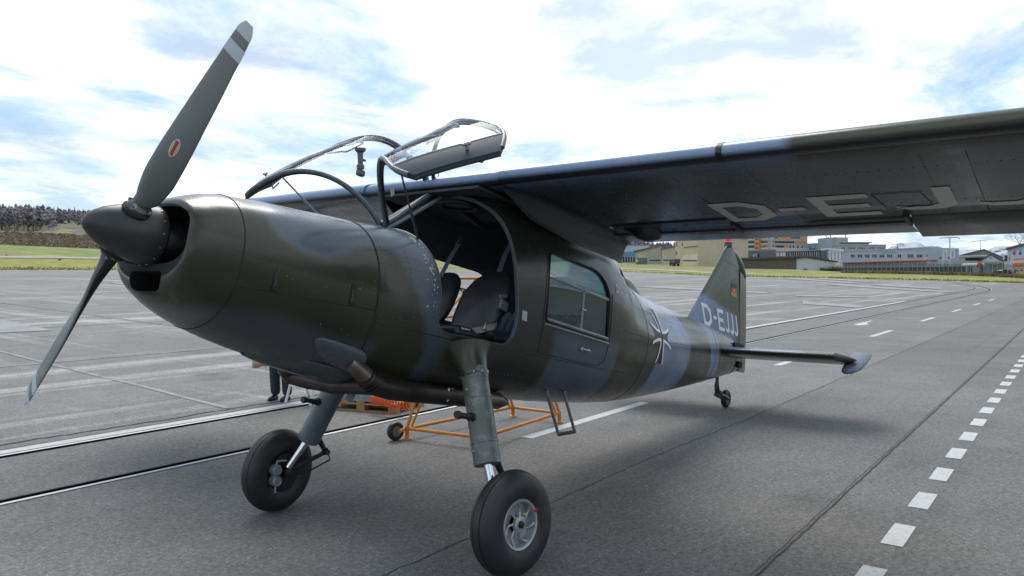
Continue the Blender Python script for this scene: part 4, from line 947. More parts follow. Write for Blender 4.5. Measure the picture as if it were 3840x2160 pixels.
# paint chips along the jamb and around the slat root
chipm = mat('paint_chip', (.36, .36, .35), .6); rc = np.random.RandomState(5); mb = MB()
for k in range(46):
    s0 = 2.03-abs(rc.randn())*.035; t0 = .36-.50*rc.rand()**1.5; V = []
    r_ = .003+.007*rc.rand()**2; nn = 6
    for q in range(nn): s1, t1 = s0+r_*(.4+rc.rand())*math.cos(q*6.28/nn), t0+r_*(.6+rc.rand())*math.sin(q*6.28/nn); V.append((s1, -(side_y(s1, t1)+.0022), t1))
    mb.add(V, [tuple(range(nn))])
for k in range(24):
    s0 = .9+1.1*rc.rand(); t0 = .10-.50*rc.rand(); r_ = .002+.002*rc.rand(); mb.add([(s0+r_*math.cos(q*1.57), -(side_y(s0, t0)+.002), t0+r_*math.sin(q*1.57)) for q in range(4)], [(0, 1, 2, 3)])
tag(addB(mb, 'paint_chips', chipm, fus, None), kind='stuff')
# sticker on the port glazing, torch-like camera mount on the far one
mb = MB(); mb.add([tuple(swing(-1) @ door_pt(u, v, -1, -.004)) for u, v in ((.14, .17), (.14, .24), (.20, .24), (.20, .17))], [(0, 1, 2, 3)]); addB(mb, 'sticker', mat('sticker', (.6, .55, .42), .6), ac, None)
Wm = swing(1); c0 = Wm @ door_pt(.46, .62, 1, .02); n0 = ((Wm @ door_pt(.46, .62, 1, .10))-c0).normalized(); zb = (B.inverted().to_3x3() @ Vector((0, 0, 1)))
mb = MB(); mb.lathe([(.045, 0), (.040, .02), (.022, .035), (.020, .12), (.03, .13), (.03, .16)], tuple(c0+zb*.02), tuple(-zb), 14); mb.box(tuple(c0-zb*.17), (.07, .05, .05), None, .012); mb.tube([tuple(c0-zb*.06), tuple(c0-zb*.06+Vector((.05, 0, 0)))], .01, 8); addB(mb, 'camera_mount', mat('mount_grey', (.12, .13, .14), .5), ac)

# cabin interior
cab = empty('cabin', B @ Vector((3.0, 0, -.45)), parent=ac)
blacks = mat('black_leather', (.020, .022, .026), .42, c2=(.015, .016, .019), scale=18, bump=.05)
mb = MB(); mb.box((3.2, 0, -.50), (2.4, .86, .03)); addB(mb, 'cabin_floor', mat('cabin_carpet', (.012, .016, .035), .9), cab)
mb = MB(); mb.box((2.02, 0, .06), (.05, .80, .34), None, .02); pn = addB(mb, 'instrument_panel', blackp, cab)
for k in range(6):
    mb = MB(); mb.lathe([(.045, 0), (.045, .012), (.038, .014)], (2.046, -.34+.136*k, .14), (1, 0, 0), 16); addB(mb, 'gauge', mat('gauge_face', (.03, .03, .03), .3), pn)
mb = MB(); mb.box((2.9, 0, .848), (.9, 1.05, .02)); addB(mb, 'headliner', mat('headliner', (.05, .055, .06), .8), cab)
mb = MB(); mb.tube([(2.70+.15*math.cos(q), -.12+.15*math.sin(q), .79) for q in np.linspace(0, 2*math.pi, 24, endpoint=False)], .018, 8, closed=True); mb.lathe([(.10, .80), (.10, .83)], (2.70, -.12, 0), (0, 0, 1), 18); mb.tube([(2.82, -.05, .80), (3.15, .02, .76)], .028, 10); addB(mb, 'trim_wheel', blackp, cab)
for yv, kk in ((-.27, 0), (.30, 1)):
    seat = MB(); n = 28; rr = []
    for f, k in ((0, .0), (.01, .75), (.03, .95), (.07, 1.0), (.10, .96), (.115, .8), (.12, .0)):
        rr.append([(2.90+f+.17*math.sin(q)*max(k, .01), yv+.245*max(k, .01)*math.copysign(abs(math.cos(q))**.8, math.cos(q)), .04+.30*max(k, .01)*math.copysign(abs(math.sin(q))**.85, math.sin(q))) for q in np.linspace(0, 2*math.pi, n, endpoint=False)])
    seat.loft(rr); st_ = addB(seat, 'seat', blacks, cab, 60); 
    mb = MB(); mb.box((2.68, yv, -.24), (.48, .44, .10), None, .035); addB(mb, 'seat_cushion', blacks, st_, 50)
    mb = MB(); mb.box((2.70, yv, -.39), (.40, .36, .20), None, .02); addB(mb, 'seat_base', mat('seat_base_grey', (.10, .11, .12), .5), st_)
    mb = MB(); mb.tube([(2.46, yv-.14, -.30), (2.44, yv, -.26), (2.46, yv+.14, -.30)], .03, 8); mb.box((2.56, yv-.20, -.28), (.10, .02, .16), None, .005); addB(mb, 'seat_rail', alu, st_)
strapm = mat('belt_grey', (.12, .13, .16), .7, c2=(.09, .10, .12), scale=40); strap2 = mat('belt_tan', (.26, .23, .20), .7, c2=(.20, .17, .15), scale=40)
def strap(pts, wd_, m, nm, wdir=(0, 1, .2)):
    mb = MB(); wv = np.array(wdir, float); wv /= np.linalg.norm(wv); V = []; P = [np.array(p, float) for p in pts]
    for p in P: V += [p-wv*wd_/2, p+wv*wd_/2]
    for p in P: V += [p-wv*wd_/2+np.array([.004, 0, .003]), p+wv*wd_/2+np.array([.004, 0, .003])]
    n = len(P); F = [(2*i, 2*i+1, 2*i+3, 2*i+2) for i in range(n-1)]; mb.add(V, F+[tuple(2*n+k for k in f) for f in F]); return addB(mb, nm, m, cab, 60)
strap([(3.20, .28, .60), (3.14, .30, .48), (3.06, .31, .30), (3.03, .32, .20)], .05, strapm, 'seat_belt'); strap([(3.34, -.20, .64), (3.24, -.22, .50), (3.15, -.25, .34), (3.08, -.26, .28)], .05, strapm, 'seat_belt')
mb = MB(); mb.tube([(3.20, .25, .60), (3.22, .28, .68), (3.20, .31, .60)], .006, 6, closed=True); addB(mb, 'belt_ring', alu, cab)
strap([(2.62, -.46, -.22), (2.72, -.50, -.19), (2.82, -.53, -.15), (2.88, -.50, -.12)], .055, strap2, 'lap_belt', (.3, .2, .8)); mb = MB(); mb.tube([(2.74+.035*a, -.525, -.165+.035*b) for a, b in ((-1, -.6), (-.6, 1), (1, .6), (.6, -1))], .007, 6, closed=True); addB(mb, 'belt_buckle', alu, cab)
mb = MB(); mb.box((2.88, -.55, .02), (.10, .02, .075), Matrix.Rotation(.2, 3, 'Y'), .006); mb.box((2.87, -.545, .09), (.10, .02, .03), Matrix.Rotation(-.25, 3, 'Y'), .005); addB(mb, 'manual_pouch', mat('pouch_grey', (.14, .15, .17), .6), cab)
mb = MB(); mb.box((3.72, 0, -.18), (.50, 1.15, .14), None, .05); rs = addB(mb, 'rear_bench', mat('blue_vinyl', (.15, .19, .24), .5), cab)
for k in range(14):
    mb = MB(); y0 = -.52+.08*k; mb.tube([(3.93, y0, -.10), (4.02, y0, .05), (4.06, y0, .10)], .038, 8); addB(mb, 'bench_rib', MATS['blue_vinyl'], rs, 60)
mb = MB(); mb.tube([(4.02, -.50, .055), (4.02, .5, .055)], .03, 8); addB(mb, 'bench_roll', MATS['blue_vinyl'], rs)
mb = MB(); mb.box((4.75, 0, .1), (.03, 1.05, 1.0)); addB(mb, 'rear_bulkhead', mat('bulkhead_green', (.42, .49, .47), .7), cab)

# landing gear
legm = mat('leg_paint_olive', (.125, .130, .115), .34, c2=(.085, .089, .078), scale=7, rvar=.06, c3=(.22, .22, .20), scale3=16); leggrey = mat('leg_paint_grey', (.105, .125, .140), .36, c2=(.085, .100, .112), scale=6, rvar=.06)
chrome = mat('chrome', (.72, .72, .73), .14, 1.0)
def gear(sd, sl_, top, bot, wc, m):
    leg = empty('main_gear', B @ Vector(bot), parent=ac)
    top = np.array(top, float); bot = np.array(bot, float); ax = (bot-top)/np.linalg.norm(bot-top); Ln = np.linalg.norm(bot-top)
    mb = MB(); mb.lathe([(.092, -.03), (.097, 0), (.094, .02), (.0965, .025), (.0965, .05), (.0935, .055), (.0925, .17), (.096, .175), (.096, .19), (.0925, .195), (.092, Ln-.16), (.0955, Ln-.155), (.0955, Ln-.14), (.092, Ln-.135), (.091, Ln), (.083, Ln+.002)], top, ax, 36); tb = addB(mb, 'leg_tube', m, leg, 30)
    # flared fairing on the fuselage
    mb = MB(); rr = []
    for f in np.linspace(0, 1, 12):
        c = top+ax*(-.19+.21*f)+np.array([0, .05*(1-f)*(1 if top[1] < 0 else -1), 0]); k = .099+.085*(1-f)**1.6; g = []
        for q in np.linspace(0, 2*math.pi, 28, endpoint=False): g.append(c+k*1.12*math.cos(q)*np.array([1, 0, 0])+k*.92*math.sin(q)*np.cross(ax, [1, 0, 0]))
        rr.append(g)
    mb.loft(rr); o = addB(mb, 'leg_fairing', paintm, leg, 60); paint(o, lambda s, y, t: np.tile(OLIVE*1.25, (len(s), 1)))
    side_ = np.cross(ax, [1, 0, 0]); 
    mb = MB()
    for k in range(10):
        q = 2*math.pi*k/10; c = top+ax*.012+.097*(math.cos(q)*np.array([1, 0, 0])+math.sin(q)*side_); mb.box(c, (.014, .014, .022), None, .003)
    for q, u_ in ((3.5, Ln-.10), (4.1, Ln-.10), (3.9, Ln-.03), (3.3, .12)): c = top+ax*u_+.093*(math.cos(q)*np.array([1, 0, 0])+math.sin(q)*side_); mb.box(c, (.016, .016, .016), None, .005)
    addB(mb, 'leg_bolts', alu, tb)
    # peg
    pc = top+ax*(Ln*.50)+np.array([-.02, 0, 0]); mb = MB(); mb.tube([pc+np.array([-.06, 0, 0]), pc+np.array([-.10, 0, .002])], .030, 12); mb.tube([pc+np.array([-.09, 0, 0]), pc+np.array([-.215, 0, .01])], [.021, .019], 12); mb.tube([pc+np.array([-.212, 0, .01]), pc+np.array([-.236, 0, .011])], [.027, .025], 12); addB(mb, 'foot_peg', mat('peg_black', (.016, .016, .018), .55), leg)
    # piston down to the axle, scissor link, hose
    wb = w2b(wc); axle = wb+np.array([0, -sd*.125, .0]); mb = MB(); mb.tube([bot-ax*.05, axle+np.array([0, 0, .04])], .031, 16); addB(mb, 'piston', chrome, leg)
    mb = MB(); mb.tube([bot+np.array([.06, 0, .06]), bot+np.array([.20, 0, -.10])], [.030, .018], 8); mb.tube([bot+np.array([.20, 0, -.10]), axle+np.array([.05, 0, .03])], [.018, .024], 8); mb.lathe([(.024, -.03), (.024, .03)], bot+np.array([.20, 0, -.10]), (0, 1, 0), 12); addB(mb, 'scissor_link', mat('link_black', (.018, .019, .021), .45), leg)
    mb = MB(); mb.tube([bot+np.array([.19, -sd*.02, -.06]), bot+np.array([.23, -sd*.03, -.16]), axle+np.array([.17, -sd*.03, .0]), axle+np.array([.06, -sd*.02, -.02])], .007, 8); addB(mb, 'brake_hose', blackp, leg)
    return leg, axle
def wheel(sd, wc, toe, leg):
    """wheel in world axes around its own centre"""
    Mw = Matrix.Translation(wc) @ Matrix.Rotation(toe, 4, 'Z') @ Matrix.Rotation(R(3)*sd, 4, 'X')
    R0 = .338; pr = [(.150, -.062), (.165, -.078), (.20, -.092), (.25, -.095), (.295, -.083), (.320, -.060), (.331, -.034), (.3315, -.030), (.3255, -.0285), (.3255, -.0255), (.334, -.024), (.338, 0), (.334, .024), (.3255, .0255), (.3255, .0285), (.3315, .030), (.331, .034), (.320, .060), (.295, .083), (.25, .095), (.20, .092), (.165, .078), (.150, .062)]
    mb = MB(); mb.lathe(pr, (0, 0, 0), (0, 1, 0), 64)
    V = np.array(mb.V); low = V[:, 2] < -.325; V[low, 2] = -.325-(-.325-V[low, 2])*.3; mb.V = [tuple(v) for v in V]
    wh = empty('main_wheel', (Mw @ Vector((0, 0, 0))), parent=leg)
    return wh, Mw, mb
for sd, top, bot, wc, toe, m in ((-1, (2.40, -.735, -.53), (2.37, -.965, -1.125), (2.074, -1.192, .335), R(-5), legm), (1, (2.46, .665, -.56), (2.44, .99, -1.20), (2.008, 1.192, .335), R(5), leggrey)):
    leg, axle = gear(sd, 0, top, bot, wc, m)
    _, Mw, mb = wheel(sd, wc, toe, leg); bpy.data.objects.remove(_)
    mb.F = [f for f in mb.F if len(f) < 10]; mb.m = mb.m[:len(mb.F)]
    ty = mb.build('tyre', rubber, leg, Mw, 40)
    rimm = mat('rim_metal', (.42, .43, .43), .42, .55, c2=(.33, .33, .33), scale=18)
    mb = MB(); o_ = sd; mb.lathe([(.052, o_*.050), (.052, o_*.070), (.040, o_*.074), (.0, o_*.074)], (0, 0, 0), (0, 1, 0), 24); mb.lathe([(.050, o_*.02), (.135, o_*.022), (.139, o_*.055), (.143, o_*.076), (.158, o_*.080), (.163, o_*.072), (.158, o_*.06), (.150, o_*.02), (.150, -.06)], (0, 0, 0), (0, 1, 0), 48)
    mb.F = [f for f in mb.F if len(f) != 48]; mb.m = [0]*len(mb.F)
    rim = mb.build('rim', rimm, leg, Mw, 35)
    mb = MB()
    for k in range(7):
        q0 = 2*math.pi*k/7+.3; P = []
        for f in np.linspace(0, 1, 7): q = q0+.42*f*f; r_ = .045+.095*f; P.append((r_*math.cos(q), o_*(.052-.010*math.sin(f*math.pi)+.012*f), r_*math.sin(q)))
        m1 = MB(); m1.tube(P, [.010, .009, .008, .008, .008, .010, .012], 6); m1.build('spoke', rimm, rim, Mw, 60)
    mb = MB(); mb.lathe([(.024, o_*.074), (.024, o_*.086), (.012, o_*.09), (0, o_*.09)], (0, 0, 0), (0, 1, 0), 8); mb.build('hub_nut', mat('hub_dark', (.02, .02, .02), .5, .4), rim, Mw)
    mb = MB(); mb.box((.15, o_*.078, .060), (.03, .012, .016), Matrix.Rotation(-.4, 3, 'Y')); mb.build('slip_mark', mat('slip_red', (.45, .01, .015), .5), rim, Mw)
    mb = MB(); mb.tube([(.055, o_*.05, .05), (.06, o_*.068, .055)], .007, 8); mb.build('valve', mat('valve_yellow', (.55, .50, .02), .5), rim, Mw)
    # brake on the inner side
    mb = MB(); mb.lathe([(.135, -o_*.066), (.150, -o_*.068), (.150, -o_*.078), (.10, -o_*.082), (0, -o_*.082)], (0, 0, 0), (0, 1, 0), 40); bd_ = mb.build('brake_disc', mat('brake_dark', (.020, .020, .022), .5, .3), leg, Mw)
    mb = MB(); mb.lathe([(.045, -o_*.08), (.045, -o_*.14), (.03, -o_*.15)], (0, 0, 0), (0, 1, 0), 20); mb.build('axle', mat('axle_dark', (.03, .03, .032), .45, .5), leg, Mw)
    cm = mat('caliper_grey', (.22, .24, .26), .4, .3); mb = MB()
    for z in (.045, -.045): mb.lathe([(.045, -o_*.075), (.045, -o_*.13), (.036, -o_*.14), (.030, -o_*.135), (0, -o_*.135)], (-.115, 0, z), (0, 1, 0), 18)
    mb.box((-.115, -o_*.10, 0), (.05, .05, .12), None, .01); mb.tube([(-.115, -o_*.11, .085), (-.10, -o_*.11, .115), (-.02, -o_*.12, .105)], .009, 8); mb.tube([(-.12, -o_*.11, -.09), (-.12, -o_*.11, -.14)], .010, 8); mb.build('brake_caliper', cm, leg, Mw)
# tail wheel
tw_ = empty('tail_gear', (8.62, 0, .3), parent=ac)
tblk = mat('tailgear_black', (.020, .021, .024), .45)
mb = MB(); mb.tube([(8.60, 0, -.06), (8.60, 0, -.16), (8.60, 0, -.22), (8.63, 0, -.29), (8.70, 0, -.325)], [.022, .024, .034, .038, .036], 12); mb.lathe([(.038, -.05), (.038, .05)], (8.70, 0, -.33), (0, 0, 1), 14); mb.box((8.62, 0, -.345), (.10, .06, .05), None, .015); addB(mb, 'tail_leg', tblk, tw_)
mb = MB()
mb.tube([(8.70, -.035, -.345), (8.80, -.055, -.355), (8.965, -.055, -.385)], [.022, .024, .020], 10); mb.tube([(8.70, .035, -.345), (8.80, .055, -.355), (8.965, .055, -.385)], [.022, .024, .020], 10); addB(mb, 'tail_fork', mat('fork_bluegrey', (.035, .05, .06), .4), tw_)
mb = MB(); mb.lathe([(.055, -.03), (.075, -.038), (.105, -.038), (.124, -.024), (.130, 0), (.124, .024), (.105, .038), (.075, .038), (.055, .03)], (8.73, 0, .13), (0, 1, 0), 40); mb.F = [f for f in mb.F if len(f) < 10]; mb.m = mb.m[:len(mb.F)]; mb.build('tail_tyre', rubber, tw_, None, 40)
mb = MB(); mb.lathe([(.02, -.045), (.02, -.03), (.058, -.026), (.060, -.032), (.060, .032), (.058, .026), (.02, .03), (.02, .045)], (8.73, 0, .13), (0, 1, 0), 28); mb.build('tail_rim', mat('tailrim_grey', (.16, .17, .18), .5, .3), tw_, None, 35)
# exhausts, heat shields, belly details
exm = mat('exhaust_burnt', (.075, .058, .050), .42, .75, c2=(.035, .028, .026), scale=5, rvar=.1); exs = mat('exhaust_steel', (.20, .17, .145), .36, .85, c2=(.10, .085, .075), scale=9, rvar=.08)
for sd in (-1, 1):
    ex = empty('exhaust', B @ Vector((1.7, sd*.42, -.65)), parent=ac); yv = sd*.42
    mb = MB(); mb.tube([(1.575, sd*.385, -.555), (1.64, sd*.405, -.60), (1.725, yv, -.655)], [.050, .058, .062], 18); addB(mb, 'exhaust_stack', exs, ex, 50)
    mb = MB()
    for k in range(4): c = np.array([1.69+.022*k, yv, -.63-.018*k]); mb.tube([c, c+np.array([.012, 0, -.009])], .068, 18)
    addB(mb, 'exhaust_clamp', exm, ex)
    mb = MB(); mb.tube([(1.72, yv, -.655), (1.80, yv, -.685), (1.92, yv, -.70), (2.10, yv, -.705), (2.75, yv*.97, -.705)], [.066, .072, .074, .074, .074], 20); addB(mb, 'muffler', exm, ex, 50)
    mb = MB(); mb.tube([(2.74, yv*.97, -.705), (3.12, yv*.95, -.712), (3.20, yv*.95, -.715), (3.24, yv*.95, -.717)], [.068, .068, .040, .030], 18); addB(mb, 'tail_pipe', exs, ex, 50)
    mb = MB(); mb.box((2.45, yv, -.70), (.02, .12, .10), None, .004); mb.box((2.50, yv, -.69), (.02, .10, .08), None, .004); addB(mb, 'exhaust_hanger', alu, ex)
    # cowl cheek fairing over the stack
    mb = MB(); rr = []
    for f in np.linspace(0, 1, 14):
        s = 1.28+.34*f; tcn_ = -.45-.12*f; hh = .015+.095*f**.7; pr_ = .095*f**.8; g = []
        for q in np.linspace(-1, 1, 15): t = tcn_+hh*q; g.append((s+.035*(1-q*q)*f-.03*f*max(0, q), sd*(side_y(min(s, 1.62), t)-.012+(.012+pr_)*max(0, 1-q*q)**.6), t))
        rr.append(g)
    V = [v for g in rr for v in g]; mb.add(V, [(i*15+j, (i+1)*15+j, (i+1)*15+j+1, i*15+j+1) for i in range(13) for j in range(14)]); o = addB(mb, 'cheek_fairing', paintm, cowl, 60); paint(o, lambda s, y, t: np.tile(GREY*1.15, (len(s), 1)))
    ff = o.modifiers.new('thick', 'SOLIDIFY'); ff.thickness = .006
mb = MB(); rr = []        # cowl outlet lip under the belly
for f in np.linspace(0, 1, 14):
    s = 1.05+.72*f; hw = .06+.26*math.sin(math.pi*min(1, f*.62)); rr.append([(s, hw*q, -.575-.125*f**.8+.07*q*q-.015) for q in np.linspace(-1, 1, 13)])
V = [v for g in rr for v in g]; mb.add(V, [(i*13+j, (i+1)*13+j, (i+1)*13+j+1, i*13+j+1) for i in range(13) for j in range(12)]); o = addB(mb, 'cowl_outlet', paintm, cowl, 60); paint(o, lambda s, y, t: np.tile(GREY*.9, (len(s), 1))); ff = o.modifiers.new('thick', 'SOLIDIFY'); ff.thickness = .01
mb = MB(); mb.box((1.80, -.18, -.755), (.08, .01, .12), Matrix.Rotation(.25, 3, 'Y'), .004); addB(mb, 'belly_fin', mat('fin_pale', (.24, .25, .26), .45), fus)
mb = MB(); mb.tube([(1.75, -.42, -.69), (1.80, 0, -.72), (1.75, .42, -.69)], .06, 14); addB(mb, 'cross_pipe', exm, fus, 50)
# boarding step
stm = mat('step_steel', (.26, .28, .30), .35, .7, c2=(.18, .19, .20), scale=12)
for sd in (-1, 1):
    stp = empty('boarding_step', (3.55, sd*.5, .56), parent=ac); bl, br = (3.65, sd*.50, .55), (3.91, sd*.50, .53)
    tl = tuple(B @ Vector((3.69, sd*.46, -.54))); tr = tuple(B @ Vector((3.97, sd*.46, -.54)))
    for a, b in ((tl, bl), (tr, br)): 
        mb = MB(); a = np.array(a); b = np.array(b); mb.tube([a, a+(b-a)*.2+np.array([-.01, 0, 0]), b], .0135, 10); mb.build('step_rail', stm, stp)
    mb = MB(); mb.tube([bl, br], .016, 10); mb.build('step_tread', blackp, stp)
    mb = MB(); mb.tube([tl, np.array(tl)+np.array([0, 0, .04])], .025, 10); mb.tube([tr, np.array(tr)+np.array([0, 0, .04])], .025, 10); mb.build('step_socket', blackp, stp)
# dorsal loop antenna blister
mb = MB(); rr = []
for f in np.linspace(0, 1, 14):
    s = 5.60+.52*f; b0 = top_t(s, 0)-.02; h = .135*math.sin(math.pi*f**.8)**.7+.001; rr.append([(s, .045*math.cos(q)*(h/.135)**.5, b0+h*math.sin(q)) for q in np.linspace(0, math.pi, 11)])
mb.loft(rr, closed=False, cap=False); o = addB(mb, 'antenna_blister', paintm, fus, 60); paint(o, lambda s, y, t: np.tile(OLIVE*2.4, (len(s), 1)))
# ------------------------------------------------------------------ ground handling gear beside the aircraft
orange = mat('orange_tube', (.62, .22, .012), .42, c2=(.48, .16, .010), scale=9, contrast=(.45, .7))
stand = empty('work_stand', (5.45, 1.78, 0)); tag(stand, 'orange tubular work stand on small wheels under the far wing', 'stand')
def bar(a, b, r=.020, nm='tube', m=orange, par=stand):
    mb = MB(); mb.tube([a, b], r, 10); return mb.build(nm, m, par)
c1_, c2_, c3_, c4_ = (4.56, 2.26), (4.68, 1.22), (6.42, 1.34), (6.42, 2.10)
for a, b in ((c1_, c2_), (c2_, c3_), (c3_, c4_), (c4_, c1_)): bar((*a, .13), (*b, .13), nm='base_rail')
for c in (c1_, c2_, c3_, c4_):
    mb = MB(); mb.tube([(*c, .03), (*c, .16)], .024, 10); mb.lathe([(.055, .0), (.055, .012), (.03, .03)], (*c, 0), (0, 0, 1), 16); mb.build('foot', orange, stand)
t1, t2, t3, t4 = (5.28, 2.2, 1.90), (5.28, 1.6, 1.90), (5.80, 1.6, 1.90), (5.80, 2.2, 1.90)
for a, b in ((t1, t2), (t2, t3), (t3, t4), (t4, t1)): bar(a, b, .018, 'top_rail')
for c, ts in ((c1_, (t1, (4.98, 2.2, 1.0))), (c2_, (t2, (4.98, 1.5, 1.0))), (c3_, (t3, (6.10, 1.5, 1.0))), (c4_, (t4, (6.10, 2.15, 1.0)))):
    bar((*c, .13), ts[0], .019, 'leg'); bar((c[0]+(.07 if c[0] < 5 else -.07), c[1], .13), (ts[0][0]*.55+ts[1][0]*.45+(.12 if c[0] < 5 else -.12), ts[1][1], 1.25), .015, 'brace')
bar((4.98, 2.2, 1.0), (6.10, 2.15, 1.0), .015, 'cross_rail'); bar((5.28, 2.2, 1.90), (5.95, 2.18, 1.40), .015, 'brace'); bar((5.80, 2.2, 1.90), (5.12, 2.2, 1.40), .015, 'brace')
bar((5.05, 2.2, 1.42), (6.02, 2.18, 1.42), .017, 'cross_rail')
for (x, y) in ((4.44, 2.33),):
    mb = MB(); mb.lathe([(.06, -.024), (.088, -.03), (.105, -.024), (.112, 0), (.105, .024), (.088, .03), (.06, .024)], (x, y, .112), (0.15, 1, 0), 28); wl = mb.build('wheel', rubber, stand, None, 40)
    mb = MB(); mb.lathe([(.02, -.034), (.055, -.028), (.062, -.030), (.062, .030), (.055, .028), (.02, .034)], (x, y, .112), (0.15, 1, 0), 20); mb.build('wheel_hub', mat('hub_grey', (.16, .16, .17), .5, .3), wl)
    bar((x, y-.06, .112), (4.58, y-.04, .13), .022, 'axle_arm')
# wooden pallet with a metal tray and a coiled orange hose
wood = mat('pallet_wood', (.42, .25, .10), .75, c2=(.33, .19, .075), scale=3, stretch=(1, 8, 8), bump=.2)
PM = Matrix.Translation((5.86, 4.22, 0)) @ Matrix.Rotation(R(14), 4, 'Z')
pal = empty('pallet', (5.86, 4.22, 0), rz=R(14)); tag(pal, 'pale wooden pallet on the asphalt under the propeller plane', 'pallet')
def pbox(c, d, nm, m=wood, par=pal, bev=.004): mb = MB(); mb.box(c, d, None, bev); return mb.build(nm, m, par, PM, 25)
for x in (-.34, 0, .34): pbox((x, 0, .011), (.10, 1.2, .022), 'bottom_board'); pbox((x, 0, .111), (.12, 1.2, .020), 'stringer_board')
for x in (-.34, 0, .34):
    for y in (-.53, 0, .53): pbox((x, y, .0615), (.10, .14, .078), 'block')
for k in range(5): pbox((0, -.53+.265*k, .1325), (.80, .12, .022), 'deck_board')
tray = MB(); tray.box((-.02, .02, .150), (.66, .92, .012)); 
for x in (-.33, .33): tray.box((x-.02, .02, .20), (.012, .92, .11))
for y in (-.46, .46): tray.box((-.02, y+.02, .20), (.66, .012, .11))
tag(tray.build('metal_tray', mat('zinc_tray', (.30, .36, .39), .35, .5, c2=(.22, .27, .30), scale=6), None, PM, 25), 'blue grey sheet metal tray lying on the wooden pallet', 'tray')
mb = MB(); P = []
for i in range(360):
    f = i/359; q = f*2*math.pi*28; cx = 5.46-.06*math.sin(f*3.1)+.10*f; cy = 3.86-.62*f; P.append((cx+.030*math.cos(q), cy+.018*math.sin(q*.5), .20-.03*f+.055*math.sin(q)+.02*math.sin(f*6)))
mb.tube(P, .0065, 5); tag(mb.build('coiled_hose', mat('hose_orange', (.75, .13, .02), .4), None, None, 60), 'bright orange coiled air hose heaped on the pallet', 'hose')
# hand cart with tan wheels and red hubs
cart = empty('hand_cart', (7.9, 9.9, 0)); tag(cart, 'small hand cart with tan wheels and red hubs behind the nose', 'cart')
cm_ = mat('cart_grey', (.20, .21, .22), .5)
for dx, dy in ((0, 0), (.72, .55), (.75, -.42), (1.45, .15)):
    x, y = 7.62+dx, 9.80+dy; mb = MB(); mb.lathe([(.06, -.07), (.105, -.07), (.125, -.055), (.125, .055), (.105, .07), (.06, .07)], (x, y, .125), (.75, -.65, 0), 24); tyr = mb.build('cart_tyre', mat('tan_tyre', (.33, .26, .16), .8, c2=(.26, .20, .12), scale=20), cart, None, 40)
    mb = MB(); mb.lathe([(.0, -.085), (.05, -.08), (.065, -.072), (.065, .072), (.05, .08), (0, .085)], (x, y, .125), (.75, -.65, 0), 18); mb.build('cart_hub', mat('hub_red', (.50, .02, .03), .4), tyr, None, 40)
mb = MB(); mb.box((8.35, 9.95, .25), (1.0, .75, .05), Matrix.Rotation(R(-40), 3, 'Z'), .01); mb.build('cart_deck', cm_, cart)
mb = MB(); mb.tube([(7.75, 9.65, .20), (7.25, 8.6, .22), (6.95, 7.95, .16)], .022, 8); mb.build('cart_drawbar', cm_, cart)
# white trestle
tre = empty('step_trestle', (5.6, 5.25, 0)); tag(tre, 'white metal step trestle partly hidden behind the grey gear leg', 'trestle')
wm_ = mat('trestle_white', (.62, .63, .63), .5)
for a, b in (((5.36, 5.10, 0), (5.62, 5.22, .62)), ((5.92, 5.25, 0), (5.66, 5.22, .62)), ((5.30, 5.62, 0), (5.58, 5.72, .62)), ((5.88, 5.78, 0), (5.62, 5.72, .62))): mb = MB(); mb.tube([a, b], .020, 6); mb.build('trestle_leg', wm_, tre)
mb = MB(); mb.box((5.62, 5.47, .635), (.22, .66, .03), None, .006); mb.build('trestle_top', wm_, tre); mb = MB(); mb.tube([(5.46, 5.15, .25), (5.42, 5.66, .25)], .014, 6); mb.build('trestle_rung', wm_, tre)
